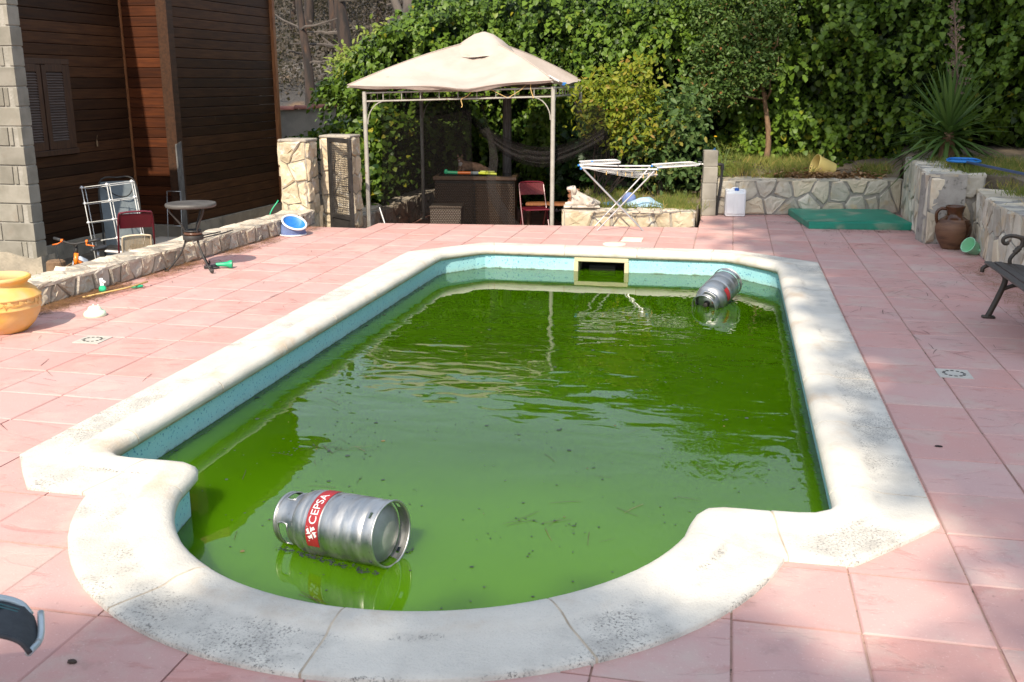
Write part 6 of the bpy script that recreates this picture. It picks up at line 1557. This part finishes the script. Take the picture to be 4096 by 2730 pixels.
sp_ = thing('spray_head', 'white and green spray trigger lying against the low wall with a stick', 'spray head', (-5.60, 8.02, 0), math.radians(40))
m = MB(); m.box((0, 0, .10), (.03, .025, .09), rx=-.5, bev=.006); m.box((.01, -.02, .12), (.05, .018, .022), ry=.6, bev=.004); m.build('trigger', MAT['white_soft'], sp_)
m = MB(); m.lathe([(.030, .0), (.033, .01), (.033, .05), (.024, .06), (0, .062)], 14, M=Euler((.9, 0, 0)).to_matrix().to_4x4(), c=(0, .0, .025)); m.build('collar', MAT['green_plastic'], sp_, 40)
m = MB(); m.tube([(-5.62, 7.75, .02), (-5.45, 8.15, .03), (-5.38, 8.42, .045)], .008, 6); o = m.build('stick', MAT['rope'], None, True); tag(o, 'pale bare stick lying in the needles by the low wall', 'stick')
m = MB(); m.lathe([(0, -.055), (.012, -.05), (.016, .0), (.012, .05), (0, .055)], 10, M=Euler((0, 1.5, .5)).to_matrix().to_4x4(), c=(0, 0, .018)); o = m.build('green_clip', MAT['green_plastic'], None, True); o.location = (-5.42, 8.30, .0); tag(o, 'small green plastic clip in the needles by the low wall', 'clip')

# ------------------------------------------------------------------ house yard: bike, shelf, chairs
fsl = MB(); fsl.box((-7.9, 13.4, -.44), (1.2, .7, .06)); tag(fsl.build('yard_slab', MAT['floor_slab']), kind='structure')
bi = thing('kids_bike', 'orange kids bike with black handlebar parked behind the low wall', 'bicycle', (-6.52, 9.20, -.40), math.radians(92))
# local: +x towards the rear (saddle), wheel base .8
wr = .215
for x in (-.36, .40):
    m = MB(); m.tube([(x+wr*math.cos(2*PI*k/32), 0, wr+.022+wr*math.sin(2*PI*k/32)) for k in range(32)], .022, 8, closed=True); wo = m.build('wheel', MAT['black_plastic'], bi, True)
    m = MB(); m.tube([(x+wr*.87*math.cos(2*PI*k/32), 0, wr+.022+wr*.87*math.sin(2*PI*k/32)) for k in range(32)], .010, 6, closed=True); m.build('rim', MAT['grey_tube'], wo, True)
    m = MB()
    for k in range(12): m.tube([(x, 0, wr+.022), (x+wr*.86*math.cos(PI*k/6), 0, wr+.022+wr*.86*math.sin(PI*k/6))], .0015, 4)
    m.build('spokes', MAT['grey_tube'], wo)
hx, hz = -.255, .56
m = MB(); m.tube([(hx-.015, 0, hz-.09), (hx+.015, 0, hz+.03)], .024, 10); m.build('head_tube', MAT['orange_paint'], bi, True)
m = MB(); m.tube([(hx, 0, hz-.05), (-.02, 0, .40), (.06, 0, .26)], .027, 10); m.build('down_tube', MAT['orange_paint'], bi, True)
m = MB(); m.tube([(.06, 0, .26), (.13, 0, .46)], .018, 8); m.tube([(.06, 0, .26), (.40, .05, .237)], .010, 6); m.tube([(.06, 0, .26), (.40, -.05, .237)], .010, 6); m.tube([(.12, 0, .42), (.40, .05, .237)], .009, 6); m.tube([(.12, 0, .42), (.40, -.05, .237)], .009, 6); m.build('rear_frame', MAT['orange_paint'], bi, True)
m = MB()
for s in (-1, 1): m.tube([(hx-.02, s*.02, hz-.09), (-.33, s*.045, .40), (-.36, s*.045, .237)], .013, 8)
m.build('fork', MAT['dark_iron'], bi, True)
m = MB(); m.tube([(hx+.015, 0, hz+.03), (hx+.03, 0, hz+.10)], .016, 8); m.tube([(hx+.03, 0, hz+.10), (hx-.02, 0, hz+.13)], .018, 8)
m.tube(catmull([(hx+.05, -.25, hz+.17), (hx+.0, -.12, hz+.15), (hx-.02, 0, hz+.13), (hx, .12, hz+.15), (hx+.05, .25, hz+.17)], 5), .011, 8); m.build('handlebar', MAT['dark_iron'], bi, True)
for s in (-1, 1):
    m = MB(); m.tube([(hx+.025, s*.16, hz+.158), (hx+.055, s*.26, hz+.172)], .016, 10); m.build('grip', MAT['black_plastic'], bi, True)
    m = MB(); m.tube([(hx-.005, s*.14, hz+.145), (hx-.04, s*.16, hz+.13), (hx-.02, s*.235, hz+.115)], .008, 6); m.lathe([(.018, -.012), (.020, 0), (.018, .012)], 10, M=Euler((PI/2, 0, 0)).to_matrix().to_4x4(), c=(hx+.01, s*.14, hz+.155)); m.build('brake_lever', MAT['orange_plastic'], bi, True)
m = MB(); m.tube(catmull([(hx-.01, .13, hz+.15), (hx-.13, .12, hz+.10), (hx-.14, .06, hz-.1), (-.36, .05, .45)], 6), .003, 5); m.tube(catmull([(hx-.01, -.13, hz+.15), (hx-.11, -.08, hz+.12), (hx-.09, -.03, hz-.05), (hx+.04, -.03, hz-.10)], 6), .003, 5); m.build('brake_cable', MAT['black_plastic'], bi)
m = MB(); m.tube([(.13, 0, .46), (.15, 0, .56)], .013, 8); m.build('seat_post', MAT['grey_tube'], bi, True)
m = MB(); m.tube(catmull([(.02, 0, .575), (.10, 0, .575), (.17, 0, .578), (.25, 0, .585)], 4), [.018, .02, .022, .026, .030, .034, .040, .048, .056, .062, .066, .064, .05], 10); m.xform(Matrix.Diagonal((1, 1, .5, 1))); m.xform(Matrix.Translation((0, 0, .288))); m.build('saddle', MAT['saddle'], bi, True)

def text_mesh(txt, size, ext=.001):
    c = bpy.data.curves.new('txt', 'FONT'); c.body = txt; c.size = size; c.extrude = ext; c.align_x = 'LEFT'
    o = bpy.data.objects.new('txt', c); COL.objects.link(o); dg = bpy.context.evaluated_depsgraph_get()
    me = bpy.data.meshes.new_from_object(o.evaluated_get(dg)); V = [tuple(v.co) for v in me.vertices]; F = [tuple(p.vertices) for p in me.polygons]
    bpy.data.objects.remove(o); bpy.data.curves.remove(c); bpy.data.meshes.remove(me); return V, F
V, F = text_mesh('BTWIN', .042, .0006)
d_ = (Vector((-.02, 0, .40))-Vector((hx, 0, hz-.05))); L_ = d_.length; d_.normalize(); up_ = Vector((d_.z*-1, 0, d_.x)); 
if up_.z < 0: up_ = -up_
for s in (1, -1):
    vs = []
    for x, y, z in V:
        a = (y-.015)/.027
        # letters wrapped on the tube, readable from this side
        xx = x+.05 if s == 1 else .22-x
        base_ = Vector((hx, 0, hz-.05))+d_*xx; vs.append(base_+up_*math.sin(a)*.0285+Vector((0, s*-1*math.cos(a)*.0285, 0))+Vector((0, -s*z, 0)))
    MB().add(vs, F).build('lettering', MAT['black_plastic'], bi)

sf = thing('tube_shelf', 'white tube shelf rack leaning in the yard by the house corner', 'shelf', (-7.48, 11.20, -.52), rot=(math.radians(-9), math.radians(-6), math.radians(28)))
H5 = [.02, .26, .50, .74, .98, 1.18]; XS = (-.30, .0, .30)
for x in XS:
    for y in (0, .28):
        m = MB(); m.tube([(x, y, 0), (x, y, 1.20)], .0055, 7); m.build('upright', MAT['white_metal'], sf, True)
for z in H5[1:]:
    m = MB()
    for y in (0, .28): m.tube([(-.30, y, z), (.30, y, z)], .005, 7)
    for x in XS: m.tube([(x, 0, z), (x, .28, z)], .005, 7)
    m.build('shelf_bars', MAT['white_metal'], sf, True)
    for x in XS:
        m = MB(); m.tube([(x, 0, z-.018), (x, 0, z+.018)], .010, 8); m.tube([(x-.02, 0, z), (x+.02, 0, z)], .009, 8); m.build('joint', MAT['white_soft'], sf, True)
sh_ = thing('shoes', 'dark shoes with white soles on the lowest bar of the tube shelf', 'shoes', (-7.45, 11.30, -.22), math.radians(28))
for x in (-.16, .12):
    m = MB(); m.box((x, 0, .02), (.10, .27, .03), rz=.9, bev=.012); m.build('sole', MAT['white_soft'], sh_, 40)
    m = MB(); m.box((x, 0, .065), (.085, .23, .07), rz=.9, bev=.03); m.build('upper', MAT['black_plastic'], sh_, 40)
lg = thing('folded_lounger', 'folded grey blue fabric lounger leaning behind the tube shelf', 'lounger', (-7.75, 11.70, -.52), rot=(math.radians(-14), 0, math.radians(40)))
m = MB(); vs = []
for j in range(9):
    for i in range(7):
        u = i/6-.5; t_ = j/8; vs.append((u*.46, -.03*math.cos(u*PI)+.02*math.sin(t_*9), .05+1.12*t_))
m.add(vs, [(j*7+i, j*7+i+1, (j+1)*7+i+1, (j+1)*7+i) for j in range(8) for i in range(6)]); m.build('fabric', MAT['grey_fabric'], lg, True)
m = MB(); m.tube(catmull([(-.26, 0, 0), (-.25, 0, .6), (-.22, 0, 1.16), (0, .0, 1.22), (.22, 0, 1.16), (.25, 0, .6), (.26, 0, 0)], 5), .011, 8); m.build('frame', MAT['dark_iron'], lg, True)
m = MB(); m.tube(catmull([(-.24, -.06, 1.14), (-.05, -.08, .98), (.10, -.08, .96), (.2, -.06, 1.08)], 5), .008, 6); m.build('strap', MAT['black_plastic'], lg, True)
# folded chair leaning on the wall back
fc = thing('folding_chair', 'folded maroon chair with a cream perforated seat leaning in the yard', 'chair', (-7.12, 10.95, -.46), rot=(math.radians(24), 0, math.radians(38)))
m = MB(); m.tube(catmull([(-.21, 0, 0), (-.205, 0, .5), (-.19, 0, .88), (-.14, 0, .93), (0, 0, .94), (.14, 0, .93), (.19, 0, .88), (.205, 0, .5), (.21, 0, 0)], 5), .012, 8); m.build('frame', MAT['maroon'], fc, True)
m = MB(); m.box((0, .005, .81), (.37, .012, .20), bev=.005); m.build('backrest', MAT['maroon'], fc, 40)
m = MB(); m.tube(catmull([(-.16, -.03, .14), (-.165, -.03, .55), (-.12, -.03, .62), (.12, -.03, .62), (.165, -.03, .55), (.16, -.03, .14)], 5), .012, 8); m.build('seat_rim', MAT['cream_metal'], fc, True)
perforated_material('cream_perf', (.60, .47, .31), .016, .26)
m = MB(); m.add([(-.16, -.03, .12), (.16, -.03, .12), (.16, -.03, .55), (.11, -.03, .61), (-.11, -.03, .61), (-.16, -.03, .55)], [(0, 1, 2, 3, 4, 5)]); m.build('seat', MAT['cream_perf'], fc)
bxx = thing('cardboard_box', 'open brown box holding a crumpled plastic bag beside the kids bike', 'box', (-7.05, 10.0, -.46), math.radians(20))
m = MB()
for c, d in (((0, -.2, .16), (.62, .02, .32)), ((0, .2, .16), (.62, .02, .32)), ((-.3, 0, .16), (.02, .38, .32)), ((.3, 0, .16), (.02, .38, .32)), ((0, 0, .01), (.6, .38, .02))): m.box(c, d)
m.build('box_walls', MAT['cardboard'], bxx)
m = MB(); n = 12; vs = []
for j in range(n):
    for i in range(n):
        u, v = i/(n-1)-.5, j/(n-1)-.5; vs.append((-.15+u*.3, v*.28, .20+max(0, .22*(1-3*(u*u+v*v)*1.6))+.05*float(vnoise(u*9, v*9, 1))))
m.add(vs, [(j*n+i, j*n+i+1, (j+1)*n+i+1, (j+1)*n+i) for j in range(n-1) for i in range(n-1)]); m.build('plastic_bag', pm('bag', (.45, .50, .56), rough=.3), bxx, True)
m = MB(); m.lathe([(0, 0), (.12, 0), (.115, .2), (.105, .34), (.08, .36), (0, .355)], 14); o = m.build('tree_stump', MAT['bark'], None, 40); o.location = (-7.55, 10.0, -.46); tag(o, 'rough wooden stump at the foot of the block wall', 'stump')
m = MB(); m.tube([(-8.25, 13.55, -.45), (-8.35, 13.80, .28)], .006, 6); m.tube([(-8.02, 13.55, -.45), (-8.12, 13.80, .28)], .006, 6); m.tube([(-8.35, 13.80, .28), (-8.12, 13.80, .28)], .006, 6); m.tube([(-8.28, 13.62, -.22), (-8.05, 13.62, -.22)], .006, 6)
o = m.build('metal_stand', MAT['grey_tube'], None, True); tag(o, 'thin metal stand leaning against the plinth of the house', 'stand')
hs_ = MB(); hs_.tube(catmull([(-5.72, 9.72, .215), (-5.62, 10.0, .23), (-5.60, 10.35, .225), (-5.64, 10.65, .215)], 6), .008, 6); hs_.tube(catmull([(-5.74, 9.75, .215), (-5.68, 10.0, .24), (-5.66, 10.4, .23)], 6), .008, 6); hs_.box((-5.70, 9.85, .225), (.03, .12, .02), rz=.2)
o = hs_.build('bicycle_pump', MAT['black_plastic'], None, True); tag(o, 'black tubes lying on the low wall behind the bistro table', 'tubes')
m = MB(); m.tube(catmull([(-6.15, 12.55, -.4), (-6.12, 12.62, .1), (-6.02, 12.72, .32)], 5), .010, 6); o = m.build('garden_hose', MAT['green_plastic'], None, True); tag(o, 'green hose rising behind the low wall by the left gate pillar', 'hose')

# ------------------------------------------------------------------ floating gas bottles
def gas_bottle(label, loc, axis, roll, label_text=True, span=1.15):
    ax = Vector(axis).normalized(); q = ax.to_track_quat('Z', 'Y').to_matrix().to_4x4()
    g = thing('gas_bottle', label, 'gas bottle', loc, 0, 'steel gas bottles floating in the pool')
    fx_ = Vector(roll); fx_ = (fx_-ax*fx_.dot(ax)).normalized(); fy_ = ax.cross(fx_)
    g.rotation_euler = Matrix((fx_, fy_, ax)).transposed().to_euler()
    # local z from -0.28 (base ring) to +0.29 (collar top); radius .152
    m = MB(); m.lathe([(0, -.205), (.05, -.208), (.10, -.222), (.128, -.238), (.138, -.236), (.147, -.225), (.150, -.205), (.1515, -.185), (.1508, -.178), (.1508, -.172), (.152, -.164), (.152, -.128), (.1505, -.120), (.1505, -.112), (.1518, -.104), (.1525, -.03),
                       (.1515, -.004), (.1495, .0), (.1515, .004), (.152, .05), (.152, .078), (.1508, .084), (.1525, .092), (.1525, .10), (.1505, .108), (.151, .116), (.1505, .128), (.146, .15), (.136, .172), (.115, .192), (.08, .205), (0, .21)], 64); m.build('body', MAT['steel'], g, True)
    # base ring with drain holes
    m = MB(); n = 60; vs = []; rows = [(.1500, -.232), (.1500, -.245), (.1500, -.262), (.1490, -.284)]
    for r_, z in rows:
        for k in range(n): a = 2*PI*k/n; vs.append((r_*math.cos(a), r_*math.sin(a), z))
    fs = []
    for j in range(3):
        for k in range(n):
            if j == 1 and k % 15 in (0, 1): continue
            fs.append((j*n+k, (j+1)*n+k, (j+1)*n+(k+1) % n, j*n+(k+1) % n))
    m.add(vs, fs); m.tube([(.149*math.cos(2*PI*k/48), .149*math.sin(2*PI*k/48), -.287) for k in range(48)], .0062, 7, closed=True); m.build('base_ring', MAT['steel'], g, True)
    m = MB(); m.lathe([(0, -.272), (.05, -.268), (.09, -.257), (.118, -.244), (.134, -.234)], 48); m.build('dished_base', MAT['steel_dull'], g, True)
    # carrying collar with hand slots
    m = MB(); vs = []; rows = [(.124, .180), (.124, .203), (.1225, .210), (.1205, .266), (.119, .280), (.117, .290)]
    for r_, z in rows:
        for k in range(n): a = 2*PI*k/n; vs.append((r_*math.cos(a), r_*math.sin(a), z))
    fs = []
    for j in range(5):
        for k in range(n):
            kk = k % 20
            if j == 2 and 4 <= kk <= 13: continue
            fs.append((j*n+k, j*n+(k+1) % n, (j+1)*n+(k+1) % n, (j+1)*n+k))
    m.add(vs, fs); m.tube([(.1185*math.cos(2*PI*k/48), .1185*math.sin(2*PI*k/48), .290) for k in range(48)], .0068, 7, closed=True); co_ = m.build('collar', MAT['steel'], g, True)
    for w in range(3):
        m = MB(); r_ = .1235; pts_ = []
        for a_, z in [(4, .212), (14, .212), (14.6, .238), (14, .264), (4, .264), (3.4, .238)]:
            pts_.append((a_+20*w, z))
        ring = []
        for i in range(len(pts_)):
            (a0, z0), (a1, z1) = pts_[i], pts_[(i+1) % len(pts_)]
            for s in range(6 if abs(a1-a0) > 5 else 2):
                t_ = s/(6 if abs(a1-a0) > 5 else 2); aa = 2*PI*(a0+(a1-a0)*t_)/n; ring.append(((r_-.0015)*math.cos(aa), (r_-.0015)*math.sin(aa), z0+(z1-z0)*t_))
        m.tube(ring, .0045, 6, closed=True); m.build('slot_lip', MAT['steel'], co_, True)
    m = MB(); m.lathe([(.022, .206), (.030, .212), (.030, .222), (.022, .226), (.018, .226), (.018, .245), (.022, .247), (.022, .262), (.014, .266), (0, .266)], 20); m.build('valve', MAT['dark_iron'], g, 40)
    m = MB(); m.lathe([(.0, .214), (.045, .212), (.055, .207)], 24); m.build('valve_boss', MAT['steel'], g, True)
    # red label band patch with lettering
    def on(a, z, d=0.0): return ((.1528+d)*math.cos(a), (.1528+d)*math.sin(a), z)
    a0, a1 = -span, span; m = MB(); k = 26; vs = []
    for i in range(k+1):
        a = a0+(a1-a0)*i/k; vs += [on(a, .0065, .0012), on(a, .077, .0012)]
    m.add(vs, [(2*i, 2*i+2, 2*i+3, 2*i+1) for i in range(k)]); lo = m.build('label', MAT['label_red'], g, True)
    if label_text:
        V, F = text_mesh('CEPSA', .058, .0004)
        vs = [on(a0+.70+x/.1535, .022+y, .0018+z) for x, y, z in V]; MB().add(vs, F).build('lettering', MAT['label_grey'], lo)
        m = MB(); c_ = (a0+.45, .042)
        for s in range(4):
            t0 = s*PI/2; P2 = [(.004, .004), (.030, .008), (.022, .0), (.030, -.012), (.018, -.022), (.012, -.006), (.006, -.002)]
            pts_ = [on(c_[0]+(x*math.cos(t0)-y*math.sin(t0))/.1535, c_[1]+x*math.sin(t0)+y*math.cos(t0), .0022) for x, y in P2]
            m.add(pts_, [tuple(range(len(pts_)))])
        m.build('star_emblem', MAT['label_grey'], lo)
        V, F = text_mesh('PROPANO  BUTANO', .010, .0003) if False else ([], [])
    m = MB(); vs = []
    for i in range(9):
        a = -2.35+.55*i/8; vs += [on(a, .012, .0012), on(a, .07, .0012)]
    m.add(vs, [(2*i, 2*i+2, 2*i+3, 2*i+1) for i in range(8)]); m.build('warning_label', MAT['label_red'], g, True)
    # hazard diamond on the shoulder
    m = MB(); m.add([(.070+.022, 0, .2105), (.070, .020, .212), (.070-.022, 0, .2145), (.070, -.020, .212)], [(0, 1, 2, 3)]); m.build('hazard_diamond', MAT['label_red'], g)
    m = MB(); m.add([(.070+.006, .0, .2132), (.070, .004, .2138), (.070-.009, 0, .2146), (.070, -.004, .2138)], [(0, 1, 2, 3)]); m.build('flame_mark', MAT['label_grey'], g)
    return g
gas_bottle('dented steel gas bottle with a red label floating in the rounded near end', (-1.675, 3.985, -.092), (-1.0, .28, -.075), (0, -.68, .73))
gas_bottle('steel gas bottle floating base up at the far right corner of the pool', (-.06, 9.80, -.125), (-.36, -.88, -.26), (.95, -.1, .3), False, .42)
# dark scum line around the bottles
for (cx, cy, ax_, n) in ((-1.675, 3.985, (-1.0, .28), 260), (-.06, 9.80, (-.36, -.88), 120)):
    d = Vector((ax_[0], ax_[1])).normalized(); pn_ = Vector((-d.y, d.x)); pts3 = []
    for k in range(n):
        s = RNG.uniform(-.30, .30); w = .125*(1 if RNG.random() < .5 else -1)+RNG.normal(0, .010)
        pts3.append((cx+d.x*s+pn_.x*w, cy+d.y*s+pn_.y*w, WATER_Z+.003+abs(RNG.normal(0, .003))))
    P3 = np.array(pts3); tag(leaf_mesh('waterline_scum', P3, np.tile([0, 0, 1.0], (n, 1))+rdir(n)*.3, rdir(n), RNG.uniform(.006, .018, n), MAT['float_flake'], None, 'flake', RNG.random(n)*.4), 'black scum clinging along the floating gas bottle', 'debris', kind='stuff')

# ------------------------------------------------------------------ garden chair in the near left corner
ch = thing('garden_chair', 'black mesh garden chair with pale tubes cut off at the near left corner', 'chair', (-2.55, 1.95, 0), math.radians(23))
# local +x towards the pool: a short curled leg rest at the front, seat and back further left
def sling(rows, name, mat): 
    k = len(rows[0]); m = MB(); m.add([p for r in rows for p in r], [(j*k+i, j*k+i+1, (j+1)*k+i+1, (j+1)*k+i) for j in range(len(rows)-1) for i in range(k-1)]); return m.build(name, mat, ch, True)
LR = [(.18, .405), (.40, .415), (.56, .418), (.64, .410), (.695, .385), (.72, .345)]
sling([[(x-.06*max(0, u-.2)**2*(x > .5), -.085+.20*u+.00*x, z-.010*math.sin(u*PI)) for u in [i/6 for i in range(7)]] for x, z in LR], 'leg_rest', MAT['chair_mesh'])
m = MB(); m.tube(catmull([(x-.05*(x > .5), .117, z+.004) for x, z in LR], 4), .012, 8); m.build('leg_rest_tube', MAT['chair_frame'], ch, True)
m = MB(); m.tube(catmull([(x, -.087, z-.004) for x, z in LR], 4), .008, 8); m.build('leg_rest_hem', MAT['chair_mesh'], ch, True)
for y in (.085, .070):
    m = MB(); m.tube([(x-.045*(x > .5), y, z+.004) for x, z in LR], .003, 5); m.build('stitching', MAT['teal_stitch'], ch)
m = MB(); m.tube(catmull([(.70, .117, .355), (.725, .0, .335), (.715, -.087, .34)], 4), .010, 8); m.build('end_tube', MAT['chair_frame'], ch, True)
sling([[(x, y, .40-.02*math.cos(y*4)) for y in (-.25, -.12, 0, .12, .25)] for x in (-.32, -.1, .12)], 'seat', MAT['chair_mesh'])
sling([[(-.34-.24*t_, y, .41+.56*t_) for y in (-.25, -.12, 0, .12, .25)] for t_ in (0, .33, .66, 1)], 'backrest', MAT['chair_mesh'])
for s_ in (-1, 1):
    m = MB(); m.tube(catmull([(.14, s_*.26, .40), (-.3, s_*.26, .40), (-.46, s_*.26, .70), (-.59, s_*.25, .99)], 5), .014, 8); m.build('side_tube', MAT['chair_frame'], ch, True)
    m = MB(); m.tube(catmull([(-.44, s_*.29, .62), (-.2, s_*.31, .64), (.02, s_*.30, .62), (.07, s_*.28, .55), (.06, s_*.27, .41)], 5), .017, 8); m.build('arm', MAT['chair_frame'], ch, True)
    m = MB(); m.tube([(-.05, s_*.27, .40), (-.42, s_*.27, .0)], .016, 8); m.build('rear_leg', MAT['chair_frame'], ch, True)
    m = MB(); m.box((.17, s_*.24-.03, .19), (.055, .03, .44), ry=-.62, bev=.008); m.build('front_leg', MAT['chair_frame'], ch, 40)
m = MB(); m.lathe([(0, 0), (.014, .002), (.012, .010), (0, .013)], 8); o = m.build('pine_cone_scale', MAT['pine_bark'], None); o.location = (-2.08, 2.60, .0); o.scale = (1.3, .8, .8); tag(o, 'small dark scrap lying on the tile near the garden chair', 'scrap')
m = MB(); m.lathe([(0, 0), (.02, .003), (.016, .012), (0, .016)], 9); o = m.build('bark_scrap', MAT['pine_bark'], None); o.location = (1.18, 5.40, .0); o.scale = (1.1, .5, .6); tag(o, 'dark bark scrap on the tiles right of the near pool corner', 'scrap')
